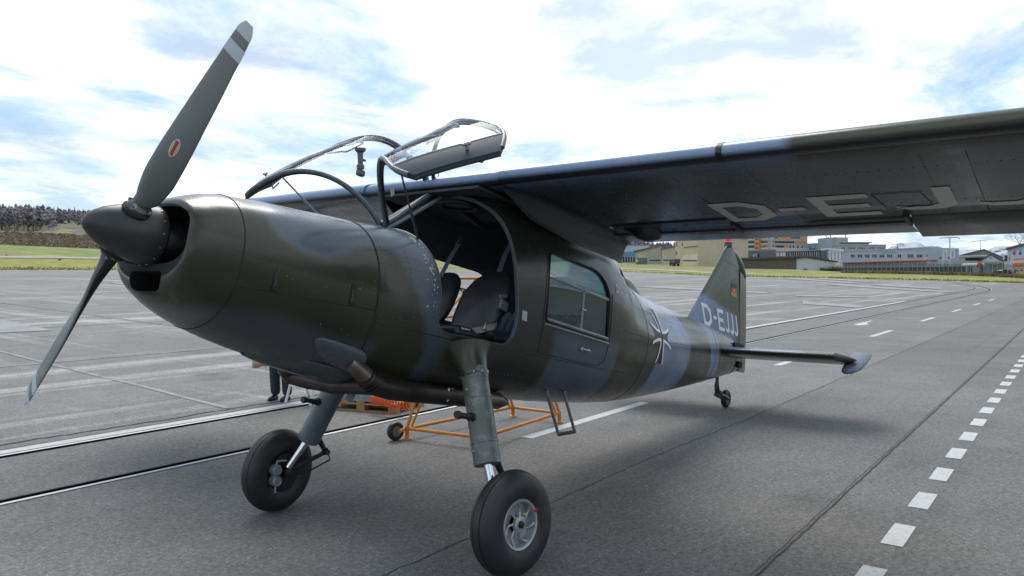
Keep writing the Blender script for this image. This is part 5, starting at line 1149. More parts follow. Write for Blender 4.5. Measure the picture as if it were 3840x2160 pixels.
# the person behind the nose
def person(loc, rz):
    Mp = Matrix.Translation(loc) @ Matrix.Rotation(rz, 4, 'Z')
    root = empty('person', loc, rz=rz); tag(root, 'person in dark trousers and black shoes standing behind the nose', 'person')
    def skin(name, verts, edges, rad, m, sub=2):
        me = bpy.data.meshes.new(name); bm = bmesh.new(); ly = bm.verts.layers.skin.verify(); vs = [bm.verts.new(v) for v in verts]
        for a, b in edges: bm.edges.new((vs[a], vs[b]))
        for v, r_ in zip(vs, rad): v[ly].radius = (r_, r_) if not hasattr(r_, '__len__') else r_
        vs[0][ly].use_root = True; bm.to_mesh(me); bm.free()
        o = bpy.data.objects.new(name, me); col.objects.link(o); o.modifiers.new('s', 'SKIN'); sb = o.modifiers.new('u', 'SUBSURF'); sb.levels = sub; sb.render_levels = sub
        bpy.context.view_layer.update(); m2 = bpy.data.meshes.new_from_object(o.evaluated_get(bpy.context.evaluated_depsgraph_get())); bpy.data.objects.remove(o)
        m2.materials.clear(); m2.materials.append(m); m2.shade_smooth(); return put(bpy.data.objects.new(name, m2), root, Mp)
    trous = mat('trousers_dark', (.028, .032, .042), .85, c2=(.020, .023, .030), scale=14); jack = mat('jacket_navy', (.030, .034, .045), .8); skinm = mat('skin', (.45, .27, .19), .55); shoe = mat('shoe_black', (.012, .012, .013), .5); hair = mat('hair_brown', (.05, .035, .025), .7)
    B_ = [(0, 0, .95), (0, 0, 1.10), (0, .0, 1.30), (0, 0, 1.44), (0, 0, 1.52), (.01, 0, 1.60), (.015, 0, 1.70), (0, .09, .90), (.02, .10, .50), (-.01, .10, .10), (0, -.09, .90), (.02, -.11, .50), (-.02, -.12, .10),
          (0, .20, 1.42), (-.02, .25, 1.14), (.06, .25, .90), (0, -.20, 1.42), (-.02, -.25, 1.14), (.06, -.25, .90)]
    E_ = [(0, 1), (1, 2), (2, 3), (3, 4), (4, 5), (5, 6), (0, 7), (7, 8), (8, 9), (0, 10), (10, 11), (11, 12), (3, 13), (13, 14), (14, 15), (3, 16), (16, 17), (17, 18)]
    R_ = [.15, .14, .16, .12, .06, .085, .085, .10, .068, .050, .10, .068, .050, .07, .05, .038, .07, .05, .038]
    body = skin('body', B_, E_, R_, skinm)
    skin('trousers', [(0, 0, .97), (0, .09, .88), (.02, .10, .50), (-.01, .10, .07), (0, -.09, .88), (.02, -.11, .50), (-.02, -.12, .07)], [(0, 1), (1, 2), (2, 3), (0, 4), (4, 5), (5, 6)], [.165, .118, .085, .078, .118, .085, .078], trous)
    skin('jacket', [(0, 0, .95), (0, 0, 1.2), (0, 0, 1.42), (0, .20, 1.42), (-.02, .25, 1.14), (.05, .25, .94), (0, -.20, 1.42), (-.02, -.25, 1.14), (.05, -.25, .94)], [(0, 1), (1, 2), (2, 3), (3, 4), (4, 5), (2, 6), (6, 7), (7, 8)], [.175, .17, .14, .085, .065, .052, .085, .065, .052], jack)
    for y in (.10, -.12):
        skin('shoe', [(-.07, y, .045), (.02, y, .055), (.11, y, .042), (.18, y, .035)], [(0, 1), (1, 2), (2, 3)], [.045, .050, .046, .032], shoe)
        for k in range(4): skin('finger', [(.07+.012*k, math.copysign(.25, y)+.0, .87), (.085+.014*k, math.copysign(.245, y), .81), (.08+.012*k, math.copysign(.235, y), .77)], [(0, 1), (1, 2)], [.010, .009, .008], skinm, 1)
        skin('thumb', [(.05, math.copysign(.235, y), .88), (.035, math.copysign(.215, y), .83)], [(0, 1)], [.011, .009], skinm, 1)
    mb = MB(); mb.lathe([(.0, .105), (.05, .095), (.085, .05), (.092, 0), (.088, -.03)], (-.005, 0, 1.70), (0, 0, 1), 18); mb.build('hair', hair, root, Mp, 60)
    mb = MB(); mb.lathe([(.016, 0), (.010, .03), (0, .035)], (.085, 0, 1.65), (.8, 0, -.3), 8)
    mb.build('nose', skinm, root, Mp, 60)
    mb = MB()
    for y in (-.032, .032): mb.lathe([(.011, 0), (.008, .006), (0, .008)], (.083, y, 1.682), (1, 0, 0), 10)
    mb.build('eyes', mat('eye_dark', (.03, .02, .015), .3), root, Mp); mb = MB(); mb.box((.083, 0, 1.605), (.012, .045, .010), None, .003); mb.build('mouth', mat('lip', (.35, .14, .12), .5), root, Mp)
    for y in (-.088, .088): mb = MB(); mb.box((.0, y, 1.66), (.035, .016, .055), None, .007); mb.build('ear', skinm, root, Mp)
person((5.42, 5.88, 0), R(200))
# ------------------------------------------------------------------ buildings beyond the field
class Facade:
    """vertical plane through two ground points; pixels of the photo are only used to read off where things stand"""
    def __init__(s, px0, D0, px1, D1, py=1000):
        s.A = at(px0, py, D0)[:2]; s.Bp = at(px1, py, D1)[:2]; t = s.Bp-s.A; s.len = np.linalg.norm(t); s.t = t/s.len; n = np.array([-s.t[1], s.t[0]])
        s.n = n if n @ (CAM[:2]-s.A) > 0 else -n
    def hit(s, px, py):
        v = ray(px, py); k = ((s.A-CAM[:2]) @ s.n)/(v[:2] @ s.n); return CAM+v*k
    def uz(s, px, py): p = s.hit(px, py); return (p[:2]-s.A) @ s.t, p[2]
    def P(s, u, z, off=0.0): q = s.A+s.t*u+s.n*off; return (q[0], q[1], z)
    def slab(s, mb, u0, u1, z0, z1, o0, o1):
        V = [s.P(u, z, o) for o in (o0, o1) for u, z in ((u0, z0), (u1, z0), (u1, z1), (u0, z1))]
        return mb.add(V, [(0, 1, 2, 3), (7, 6, 5, 4), (0, 4, 5, 1), (1, 5, 6, 2), (2, 6, 7, 3), (3, 7, 4, 0)])
bm_glass = mat('far_window', (.030, .038, .048), .15, spec=.7); frame_w = mat('window_frame_white', (.60, .62, .64), .6)
def rect_part(fc, name, m, par, x0, x1, y0, y1, o0=-.02, o1=.06):
    u0, za = fc.uz(x0, y1); u1, _ = fc.uz(x1, y1); zb = fc.uz((x0+x1)/2, y0)[1]; mb = MB(); fc.slab(mb, u0, u1, za, zb, o0, o1); return mb.build(name, m, par, None, None)
def window(fc, par, x0, x1, y0, y1, panes=2, fm_=None):
    f = rect_part(fc, 'window', fm_ or frame_w, par, x0, x1, y0, y1, -.05, .04); wd = (x1-x0)/panes
    for k in range(panes): rect_part(fc, 'pane', bm_glass, f, x0+wd*k+wd*.10, x0+wd*(k+1)-wd*.10, y0+(y1-y0)*.09, y1-(y1-y0)*.09, .0, .06)
    return f
def bld_(name, label, fc, ytop, ybase, depth, m, cat='building', roof=None, eave=.3, px_mid=None, slope=0.0, group=None, ext=None):
    u1 = fc.len
    mid = fc.A+fc.t*u1/2; c = empty(name, (mid[0], mid[1], gz(*mid))); tag(c, label, cat, group)
    d_ = mid-CAM[:2]; D = np.hypot(*d_)
    pxm = (px_mid)
    z1 = fc.uz(pxm, ytop)[1]; z0 = min(gz(*fc.A), gz(*fc.Bp), fc.uz(pxm, ybase)[1])-1.0
    mb = MB(); ex = np.array([*(d_/D*depth if ext is None else ext), 0.0])
    def Q(u, z, off=0.0): return tuple(np.array(fc.P(u, z, off))+ex)
    V = [fc.P(0, z0), fc.P(u1, z0), Q(u1, z0), Q(0, z0), fc.P(0, z1), fc.P(u1, z1+slope), Q(u1, z1+slope), Q(0, z1)]
    mb.add(V, [(0, 1, 5, 4), (1, 2, 6, 5), (2, 3, 7, 6), (3, 0, 4, 7), (4, 5, 6, 7), (3, 2, 1, 0)]); w_ = mb.build('wall', m, c, None, None)
    if roof:
        mb = MB(); e = eave; V = []
        for dz in (.0, .35): V += [fc.P(-e, z1+dz+.01, e), fc.P(u1+e, z1+slope+dz+.01, e), Q(u1+e, z1+slope+dz+.01, -e), Q(-e, z1+dz+.01, -e)]
        mb.add(V, [(3, 2, 1, 0), (4, 5, 6, 7), (0, 1, 5, 4), (1, 2, 6, 5), (2, 3, 7, 6), (3, 0, 4, 7)]); mb.build('roof', roof, c, None, None)
    c['z1'] = z1; return c
def wallm(nm, c, v=.88, sc=.25): return mat(nm, c, .85, c2=tuple(v*q for q in c), scale=sc)
roofg = wallm('roof_grey', (.17, .165, .16)); roofd = wallm('roof_dark', (.075, .068, .062)); flatr = wallm('roof_edge', (.26, .27, .28))
beige = wallm('render_beige', (.50, .43, .30)); beige2 = wallm('door_beige', (.60, .55, .40)); sandg = wallm('render_sand', (.40, .37, .31)); whitew = wallm('render_white', (.58, .58, .57)); bluew = wallm('cladding_blue_grey', (.34, .40, .47)); paleb = wallm('cladding_pale_blue', (.42, .49, .56))
gates = mat('gate_blue', (.13, .24, .33), .5); woodd = mat('weathered_wood', (.15, .13, .112), .9, c2=(.085, .075, .066), scale=2.5, stretch=(6, 6, .3)); concw = wallm('concrete_white', (.52, .51, .50))
# white and blue hangar, left of the group
fc = Facade(2267, 432, 2436, 428); h1 = bld_('hangar', 'pale blue grey hangar with a blue glazed gate', fc, 923, 986, 34, paleb, px_mid=2350, roof=flatr, eave=.1)
rect_part(fc, 'gate', gates, h1, 2324, 2384, 944, 961); g1 = rect_part(fc, 'gate_lower', gates, h1, 2324, 2384, 961, 983)
for k in range(6): rect_part(fc, 'pane', bm_glass, g1, 2325.5+9.8*k, 2332.5+9.8*k, 963.5, 982, .0, .12)
for k in range(6): rect_part(fc, 'post', frame_w, g1, 2323.2+9.8*k, 2324.6+9.8*k, 961, 984, .0, .2)
fc = Facade(2226, 418, 2272, 415); b_ = bld_('annex', 'low white annex with a row of narrow windows', fc, 951, 983, 10, whitew, px_mid=2250, roof=flatr, eave=.2)
for k in range(5): window(fc, b_, 2236+7*k, 2239.6+7*k, 960, 971, 1)
fc = Facade(2272.5, 414, 2319, 412); b_ = bld_('garage', 'low grey garage with a white roller door', fc, 956, 982, 9, sandg, px_mid=2295, roof=roofg, eave=.4); rect_part(fc, 'roller_door', whitew, b_, 2275, 2300, 962, 981)
# sheds with the sloping roof
fc = Facade(2383, 385, 2482, 372); b_ = bld_('workshop', 'sand coloured workshop with a low sloping grey roof and folding gates', fc, 944, 992, 22, sandg, px_mid=2385, roof=roofg, eave=.9, slope=2.6)
rect_part(fc, 'gate', wallm('gate_grey', (.36, .345, .30)), b_, 2432, 2480, 945, 992); rect_part(fc, 'gate_window_strip', bm_glass, b_, 2436, 2476, 974, 979, 0, .12); rect_part(fc, 'gate', wallm('gate_pale', (.44, .41, .35)), b_, 2390, 2425, 950, 990)
fc = Facade(2483, 365, 2532, 358); b_ = bld_('gate_bay', 'beige gate bay between the workshop and the tall hangar', fc, 934, 994, 20, beige, px_mid=2505, roof=roofg, eave=.6, slope=1.0); rect_part(fc, 'gate', wallm('gate_cream', (.52, .46, .37)), b_, 2484, 2531, 954, 993); rect_part(fc, 'gate_window_strip', bm_glass, b_, 2487, 2530, 973, 978, 0, .12)
# tall beige hangar: front and long side
fc = Facade(2533, 345, 2618, 322); h2 = bld_('tall_hangar', 'tall beige hangar with a cream roller gate', fc, 893, 1000, 42, beige, px_mid=2575, roof=roofg, eave=.3, ext=(at(2806, 1000, 352)-at(2618, 1000, 322))[:2])
rg = rect_part(fc, 'roller_gate', beige2, h2, 2561, 2616, 955, 998, -.02, .12); 
for k in range(9): rect_part(fc, 'gate_light', bm_glass, rg, 2562.5+5.9*k, 2566.8+5.9*k, 974.5, 980, .0, .2)
rect_part(fc, 'louvre', wallm('louvre_grey', (.17, .155, .13)), h2, 2564, 2617, 923, 930.5, 0, .1)
for x, y in ((2537, 910), (2558, 910), (2536, 942)): rect_part(fc, 'slit_window', bm_glass, h2, x, x+2, y, y+14, 0, .1)
# truck and container
def truck():
    p = gp(2530, 318); a = math.atan2(fc.t[1], fc.t[0]); Mt = Matrix.Translation((p[0], p[1], p[2])) @ Matrix.Rotation(a, 4, 'Z')
    r_ = empty('truck', tuple(p), rz=a); tag(r_, 'dark olive military truck parked in front of the beige gates', 'truck'); ol = mat('truck_olive', (.060, .056, .040), .6, c2=(.05, .046, .034), scale=1.0)
    def bx(nm, c, d, m=ol, bev=.08): mb = MB(); mb.box(c, d, None, bev); return mb.build(nm, m, r_, Mt, 30)
    cb = bx('cab', (-2.1, 0, 2.0), (1.7, 2.3, 1.5)); bx('bonnet', (-2.95, 0, 1.45), (.6, 2.1, 1.0)); bx('load_body', (1.0, 0, 2.0), (4.1, 2.4, 1.7)); bx('chassis', (0, 0, .95), (6.2, 1.0, .25)); bx('windscreen', (-2.1, 0, 2.35), (1.74, 1.9, .55), bm_glass, .02); bx('tarpaulin', (-.3, 0, 2.1), (1.3, 2.2, 1.5), mat('tarp', (.085, .078, .06), .8)); bx('bumper', (-3.3, 0, .85), (.2, 2.3, .3), blackp); bx('plate', (1.9, -1.22, 1.9), (.5, .03, .22), frame_w, .0)
    for x in (-2.3, .6, 2.0):
        for y in (-1, 1): mb = MB(); mb.lathe([(.25, -.15), (.48, -.17), (.55, -.12), (.55, .12), (.48, .17), (.25, .15)], (x, y, .55), (0, 1, 0), 20); t_ = mb.build('tyre', rubber, r_, Mt, 40); mb = MB(); mb.lathe([(.0, -.12), (.24, -.13), (.24, .13), (0, .12)], (x, y, .55), (0, 1, 0), 14); mb.build('wheel_disc', ol, t_, Mt, 40)
truck()
fcC = Facade(2383, 362, 2428, 356); b_ = bld_('container', 'grey steel container with a yellow panel beside the blue gate', fcC, 967, 991, 2.6, mat('container_grey', (.13, .155, .17), .6), cat='container', px_mid=2405)
rect_part(fcC, 'yellow_panel', mat('panel_yellow', (.60, .56, .03), .6), b_, 2384, 2392, 972, 983, 0, .08)
for k in range(9): rect_part(fcC, 'rib', mat('container_rib', (.10, .12, .135), .6), b_, 2395+3.5*k, 2396.3+3.5*k, 968, 990, 0, .06)
# office block with orange blinds
offw = wallm('office_white', (.52, .51, .50)); offg = wallm('office_tan', (.36, .34, .30)); orngs = mat('blind_orange', (.70, .22, .02), .6); reds = mat('blind_red', (.52, .09, .05), .6); tower = mat('tower_orange', (.55, .23, .10), .7)
fl = Facade(2790, 470, 2902, 452); off = bld_('office_block', 'six storey office block with orange and red blinds', fl, 872, 945, 40, offg, px_mid=2850, roof=flatr, eave=.2)
for k, (y0, y1) in enumerate(((895, 904), (912.5, 921), (929.5, 938.5))):
    rect_part(fl, 'spandrel', offw, off, 2791, 2902, y0, y1, 0, .25)
for k, (y0, y1) in enumerate(((886.5, 894.5), (904.5, 912), (921.5, 929))):
    for i in range(24):
        x = 2806+4*i
        if 2834 < x+1 < 2855: continue
        rect_part(fl, 'window', reds if (k == 2 and 2853 < x < 2890 and i % 5) else bm_glass, off, x+.5, x+3.4, y0, y1, 0, .12)
tw2 = rect_part(fl, 'stair_tower', tower, off, 2835, 2853, 884, 940, 0, 1.2)
for y in (895, 911, 928): rect_part(fl, 'tower_window', bm_glass, tw2, 2840, 2848, y, y+4.5, 1.1, 1.3)
fr2 = Facade(2902, 452, 3028, 475)
for k, (y0, y1, ys) in enumerate(((895.5, 903.5, 0), (912.5, 920, 0), (929.5, 941, 0))): rect_part(fr2, 'spandrel', offg if k < 2 else offw, off, 2902, 3021+5*k, y0, y1, 0, .25)
for k, (y0, y1) in enumerate(((886.5, 895), (904.5, 912), (921, 929))):
    for i in range(21):
        x = 2905+5.6*i
        m_ = bm_glass
        if k == 0 and (2912 < x < 2962 or x > 2998): m_ = orngs
        if k == 1 and 2974 < x: m_ = orngs
        if k == 2 and (2934 < x < 2958): m_ = orngs
        if k == 2 and x < 2910: m_ = reds
        if k == 2 and 2966 < x < 3022 and i % 3: m_ = frame_w
        if x+5 < 3026: rect_part(fr2, 'blind' if m_ in (orngs, reds) else 'window', m_, off, x+.4, x+5.0, y0+(1.2 if m_ is frame_w else 0), y1-(3 if m_ is frame_w else .2), 0, .14)
mb = MB(); z_a = fl.uz(2850, 872)[1]
V = [fr2.P(0, 0), fr2.P(fr2.len, 0)]
fr2.slab(mb, 0, fr2.len, gz(*fr2.A)-1, z_a, -4, -.01); mb.build('wall', offg, off, None, None)
# low dark grey block, glazed hall, wooden shed
fc = Facade(2800, 402, 2912, 392); b_ = bld_('grey_annex', 'low dark grey flat block below the orange office', fc, 941, 968, 14, wallm('dark_cladding', (.14, .145, .155)), px_mid=2850, roof=flatr, eave=.1)
for x in (2828, 2838, 2844): rect_part(fc, 'vent_pipe', frame_w if x < 2843 else blackp, b_, x, x+2, 953, 963, 0, .8)
fc = Facade(2911, 362, 3106, 345); b_ = bld_('glass_hall', 'flat roofed glazed hall with slender white posts', fc, 942, 970, 16, bm_glass, px_mid=3000, roof=wallm('hall_roof', (.34, .37, .39)), eave=.5)
for k in range(24): rect_part(fc, 'mullion', frame_w, b_, 2911.5+8.4*k, 2912.6+8.4*k-(0 if k % 3 else -.6), 943, 968, 0, .15)
for k in range(3): rect_part(fc, 'blind', frame_w, b_, 2914+12*k, 2923+12*k, 945, 961, 0, .1)
fc2 = Facade(3106, 345, 3158, 366)
mb = MB(); z_a = fc.uz(3000, 942)[1]; fc2.slab(mb, 0, fc2.len, gz(*fc2.A)-1, z_a, -3, -.01); mb.build('side_wall', bm_glass, b_, None, None); mb = MB(); fc2.slab(mb, 0, fc2.len+.4, z_a, z_a+.8, -3, .5); mb.build('side_fascia', frame_w, b_, None, None)
for k in range(5): rect_part(fc2, 'mullion', frame_w, b_, 3107+12.4*k, 3108+12.4*k, 945, 975, 0, .15)
sh = empty('wooden_shed', tuple(gp(2950, 262))); tag(sh, 'long dark weathered wooden shed with a pale gable end', 'shed')
fs = Facade(2780, 272, 2987, 258); fe = Facade(2987, 258, 3131, 262)
z0 = gz(*fs.A)-1; zt = fs.uz(2900, 972)[1]
mb = MB(); fs.slab(mb, 0, fs.len, z0, zt, -9, 0); mb.build('core_wall', woodd, sh, None, None)
nb_ = 54
for k in range(nb_): mb = MB(); u0 = fs.len*k/nb_; fs.slab(mb, u0+.03, u0+fs.len/nb_-.03, z0, zt+.1, .01, .05+.04*rnd.random()); mb.build('plank', woodd, sh, None, None)
ua, za = fe.uz(2987, 971); ub, zb = fe.uz(3022, 966); uc, zc_ = fe.uz(3131, 983)
mb = MB(); mb.prism([(0, gz(*fe.A)-1), (fe.len, gz(*fe.A)-1), (fe.len, zc_), (ub, zb), (0, za)], lambda u, z: fe.P(u, z, .02), lambda u, z: tuple(np.array(fe.P(u, z))+np.array([9., 2.4, 0]))); mb.build('gable_wall', concw, sh, None, None)
mb = MB(); mb.prism([(-.2, za+.05), (ub, zb+.1), (fe.len+.8, zc_+.0), (fe.len+.8, zc_+.28), (ub, zb+.45), (-.2, za+.4)], lambda u, z: fe.P(u, z, .7), lambda u, z: tuple(np.array(fe.P(u, z))+np.array([9.5, 2.5, 0]))); mb.build('gable_roof', roofd, sh, None, None)
mb = MB(); fs.slab(mb, -.8, fs.len+.3, zt+.1, zt+.75, -10, .8); mb.build('roof', roofd, sh, None, None)
# grey blocks in the second row
fc = Facade(3024, 500, 3068, 495); b_ = bld_('rear_office', 'small grey office wing beside the windowless block', fc, 915, 945, 12, wallm('grey_blue_render', (.30, .34, .40)), px_mid=3045, roof=flatr, eave=.2); window(fc, b_, 3032, 3044, 921, 929); window(fc, b_, 3056, 3062, 921, 925, 1); rect_part(fc, 'window_strip', bm_glass, b_, 3032, 3057, 932, 936)
fc = Facade(3067, 470, 3122, 460); b_ = bld_('tower_block', 'windowless blue grey block with roof aerials', fc, 892, 942, 22, wallm('block_blue', (.33, .39, .47)), px_mid=3095)
for x, y in ((3087, 881), (3095, 885), (3104, 876), (3121, 887)): rect_part(fc, 'aerial', greym, b_, x, x+1.2, y, 893, -2, -1.6)
fc = Facade(3122, 462, 3180, 468); b_ = bld_('plant_room', 'pale rooftop plant room with a mast', fc, 890, 942, 14, wallm('plant_grey', (.37, .37, .36)), px_mid=3150)
rect_part(fc, 'mast', greym, b_, 3177, 3178.5, 876, 892, -2, -1.5)
fc = Facade(3150, 440, 3258, 452); b_ = bld_('roof_terrace', 'upper storey with a wide overhanging flat roof', fc, 910, 942, 10, wallm('terrace_wall', (.22, .21, .20)), px_mid=3200, roof=wallm('terrace_roof', (.42, .42, .42)), eave=1.2)
for k in range(3): window(fc, b_, 3155+32*k, 3176+32*k, 912, 917, 3)
fc = Facade(3135, 405, 3322, 425); b_ = bld_('long_office', 'long grey office wing with ribbon windows behind the blue building', fc, 919, 948, 14, wallm('long_grey', (.33, .36, .40)), px_mid=3220, roof=wallm('long_roof', (.55, .56, .57)), eave=.3)
for x0, x1, n in ((3156, 3168, 2), (3180, 3208, 4), (3217, 3245, 4), (3256, 3280, 4), (3290, 3318, 4)): window(fc, b_, x0, x1, 926, 935, n)
# blue grey building with the sign
fc = Facade(3160, 292, 3516, 262); b_ = bld_('blue_building', 'light blue grey two storey commercial building with a red band', fc, 937, 998, 26, bluew, px_mid=3340, roof=wallm('parapet', (.33, .37, .41)), eave=.12)
for x0, x1, n in ((3190, 3206, 3), (3217, 3234, 3), (3244, 3261, 3), (3271, 3289, 3), (3298, 3317, 3), (3327, 3347, 3), (3366, 3381, 2), (3404, 3426, 4), (3438, 3460, 4), (3473, 3497, 3)): window(fc, b_, x0, x1, 952, 968, n)
rect_part(fc, 'red_band', mat('band_red', (.50, .085, .045), .55), b_, 3158, 3516, 979, 986.5, .0, 1.2); rect_part(fc, 'ground_floor', wallm('ground_floor', (.38, .38, .36)), b_, 3165, 3500, 987, 999, 0, .1)
pn_ = rect_part(fc, 'white_sign', frame_w, b_, 3474, 3492, 965, 978, .1, .3); c = rect_part(fc, 'sign_oval', mat('sign_red', (.5, .03, .03), .5), pn_, 3477, 3489, 968.5, 974.5, .3, .34)
tv, tf = text_mesh('Bestechliche Storen'); wv = max(v[0] for v in tv); u0, za = fc.uz(3311, 951); u1, _ = fc.uz(3361, 951); zb = fc.uz(3336, 944)[1]
mb = MB(); mb.add([fc.P((u0+u1)/2+(v[0]/wv)*(u1-u0)/2, (za+zb)/2+v[1]*(zb-za)*1.1, .12) for v in tv], tf); mb.build('sign_lettering', mat('sign_green', (.015, .09, .08), .5), b_, None, None)
fc2 = Facade(3516, 262, 3596, 275); mb = MB(); zt = b_['z1']; fc2.slab(mb, 0, fc2.len, gz(*fc2.A)-1, zt, -3, -.01); mb.build('side_wall', bluew, b_, None, None); window(fc2, b_, 3521, 3534, 960, 972, 1); window(fc2, b_, 3552, 3562, 960, 972, 1)
# gabled sheds and houses on the right
def gable(name, label, px0, D0, px1, D1, apx, ya, yl, yr, ybase, depth, wm_, rm, cat='building', over=.5):
    f = Facade(px0, D0, px1, D1); mid = f.A+f.t*f.len/2; c = empty(name, (mid[0], mid[1], gz(*mid))); tag(c, label, cat)
    d_ = mid-CAM[:2]; ex = np.array([*(d_/np.hypot(*d_)*depth), 0.0]); Q = lambda u, z, off=0.0: tuple(np.array(f.P(u, z, off))+ex)
    z0 = gz(*mid)-1; ul, zl = f.uz(px0, yl); ur, zr = f.uz(px1, yr); ua, za = f.uz(apx, ya)
    mb = MB(); mb.prism([(0, z0), (f.len, z0), (f.len, zr), (ua, za), (0, zl)], lambda u, z: f.P(u, z), lambda u, z: Q(u, z)); mb.build('wall', wm_, c, None, None)
    for (a, zz_a), (b, zz_b) in (((-over, zl-over*.3), (ua, za)), ((ua, za), (f.len+over, zr-over*.3))):
        mb = MB(); mb.prism([(a, zz_a+.03), (b, zz_b+.03), (b, zz_b+.35), (a, zz_a+.35)], lambda u, z: f.P(u, z, over), lambda u, z: Q(u, z, -over)); mb.build('roof', rm, c, None, None)
    return f, c
f, c = gable('gabled_warehouse', 'grey gabled warehouse right of the blue building', 3590, 330, 3760, 325, 3692, 937, 962, 966, 990, 30, wallm('ware_grey', (.22, .22, .22)), roofg)
fcw = Facade(3590, 300, 3700, 296); b_ = bld_('flat_annex', 'low annex with a white fascia and dark opening', fcw, 962, 996, 12, wallm('annex_grey', (.40, .40, .39)), px_mid=3640, roof=frame_w, eave=.3); rect_part(fcw, 'opening', dark, b_, 3620, 3690, 966, 978)
f, c = gable('gable_house', 'white gabled house with a dark brown roof', 3672, 262, 3765, 262, 3715, 957, 983, 983, 1012, 12, whitew, roofd); window(f, c, 3713, 3718, 964, 972, 1); window(f, c, 3757, 3763, 1005, 1010, 1)
mb = MB(); f.slab(mb, f.len+.2, f.len+7, f.uz(3765, 983)[1], f.uz(3740, 956)[1], -12, -6); mb.build('roof_wing', roofd, c, None, None)
mb = MB(); f.slab(mb, -4, f.len+3.5, f.uz(3715, 985)[1], f.uz(3715, 981)[1], .5, 4); mb.build('canopy', wallm('canopy_pale', (.40, .40, .39)), c, None, None)
tk = empty('storage_tank', tuple(gp(3655, 238))); tag(tk, 'white tank with a red disc on its end', 'tank'); ft = Facade(3617, 239, 3692, 236); u0, z0 = ft.uz(3650, 1001); u1, z1 = ft.uz(3692, 987); r_ = (z1-z0)/2
a_ = np.array(ft.P(u0-3, (z0+z1)/2, 0)); b2_ = np.array(ft.P(u1, (z0+z1)/2, 0)); mb = MB(); mb.lathe([(r_*.8, 0), (r_, .2), (r_, np.linalg.norm(b2_-a_)-.2), (r_*.8, np.linalg.norm(b2_-a_))], a_, b2_-a_, 28); mb.build('tank_shell', whitew, tk, None, 40)
mb = MB(); mb.lathe([(.75, .0), (.75, .08)], ft.P((u0+u1)/2+.6, (z0+z1)/2, r_), (*ft.n, 0), 24); mb.build('red_disc', mat('disc_red', (.42, .06, .04), .6), tk)
for u in (u0-1, u1-1): mb = MB(); ft.slab(mb, u, u+.3, gz(*ft.A)-1, z0+.2, -.6, .6); mb.build('tank_leg', greym, tk, None, None)
# shop with the advertisement gable at the right edge
fa_ = Facade(3778, 236, 3905, 208); ad = empty('shop_building', tuple(gp(3830, 222))); tag(ad, 'blue grey shop with red and yellow advertising at the right edge', 'building')
z0 = gz(*fa_.A)-1; _, zl = fa_.uz(3778, 935); _, zr = fa_.uz(3905, 902); mb = MB(); mb.prism([(0, z0), (fa_.len, z0), (fa_.len, zr), (0, zl)], lambda u, z: fa_.P(u, z), lambda u, z: tuple(np.array(fa_.P(u, z))+np.array([20., 1., 0.]))); mb.build('wall', wallm('ad_blue', (.27, .32, .41)), ad, None, None)
mb = MB(); mb.prism([(-.4, zl+.02), (fa_.len, zr+.02), (fa_.len, zr+.4), (-.4, zl+.4)], lambda u, z: fa_.P(u, z, .4), lambda u, z: tuple(np.array(fa_.P(u, z))+np.array([20., 1., 0.]))); mb.build('roof', roofd, ad, None, None)
adr, adY, adO = mat('ad_red', (.55, .03, .04), .5), mat('ad_yellow', (.75, .55, .04), .5), mat('ad_orange', (.70, .28, .03), .5)
rect_part(fa_, 'red_lettering', adr, ad, 3799, 3900, 967, 973.5)
for k, (m_, y0, y1) in enumerate(((adO, 980, 987), (adr, 987.1, 993), (frame_w, 994, 995.6), (adr, 995.7, 999), (adO, 999.1, 1005.5))): rect_part(fa_, 'sign_stripe', m_, ad, 3797, 3900, y0, y1, 0, .12)
for x, m_ in ((3800, adr), (3822, mat('ad_bluecar', (.10, .16, .30), .4))):     # the two painted cars on the gable
    car = MB(); P = [(0, 0), (2.3, 0), (2.3, .5), (1.9, .62), (1.5, 1.05), (.7, 1.05), (.35, .6), (0, .5)]; u0, zz = fa_.uz(x, 956)
    car.prism(P, lambda u, z: fa_.P(u0+u*.85, zz+.25+z*1.15, .03), lambda u, z: fa_.P(u0+u*.85, zz+.25+z*1.15, .08)); g = car.build('painted_car', m_, ad, None, None)
    for du in (.45, 1.85): mb = MB(); mb.lathe([(.30, .08), (.30, .12)], fa_.P(u0+du*.85, zz+.35, 0), (*fa_.n, 0), 16); mb.build('painted_wheel', dark, g)
mb = MB(); u0, zz = fa_.uz(3786, 969)
for a, b in ((.75, .18), (.18, .75)): fa_.slab(mb, u0-a, u0+a, zz-b, zz+b, .0, .07+.01*(a > .5))
mb.build('red_cross_mark', adr, ad, None, None)
for x0, x1 in ((3784, 3800), (3803, 3822), (3826, 3850)): window(fa_, ad, x0, x1, 1008, 1030, 2)
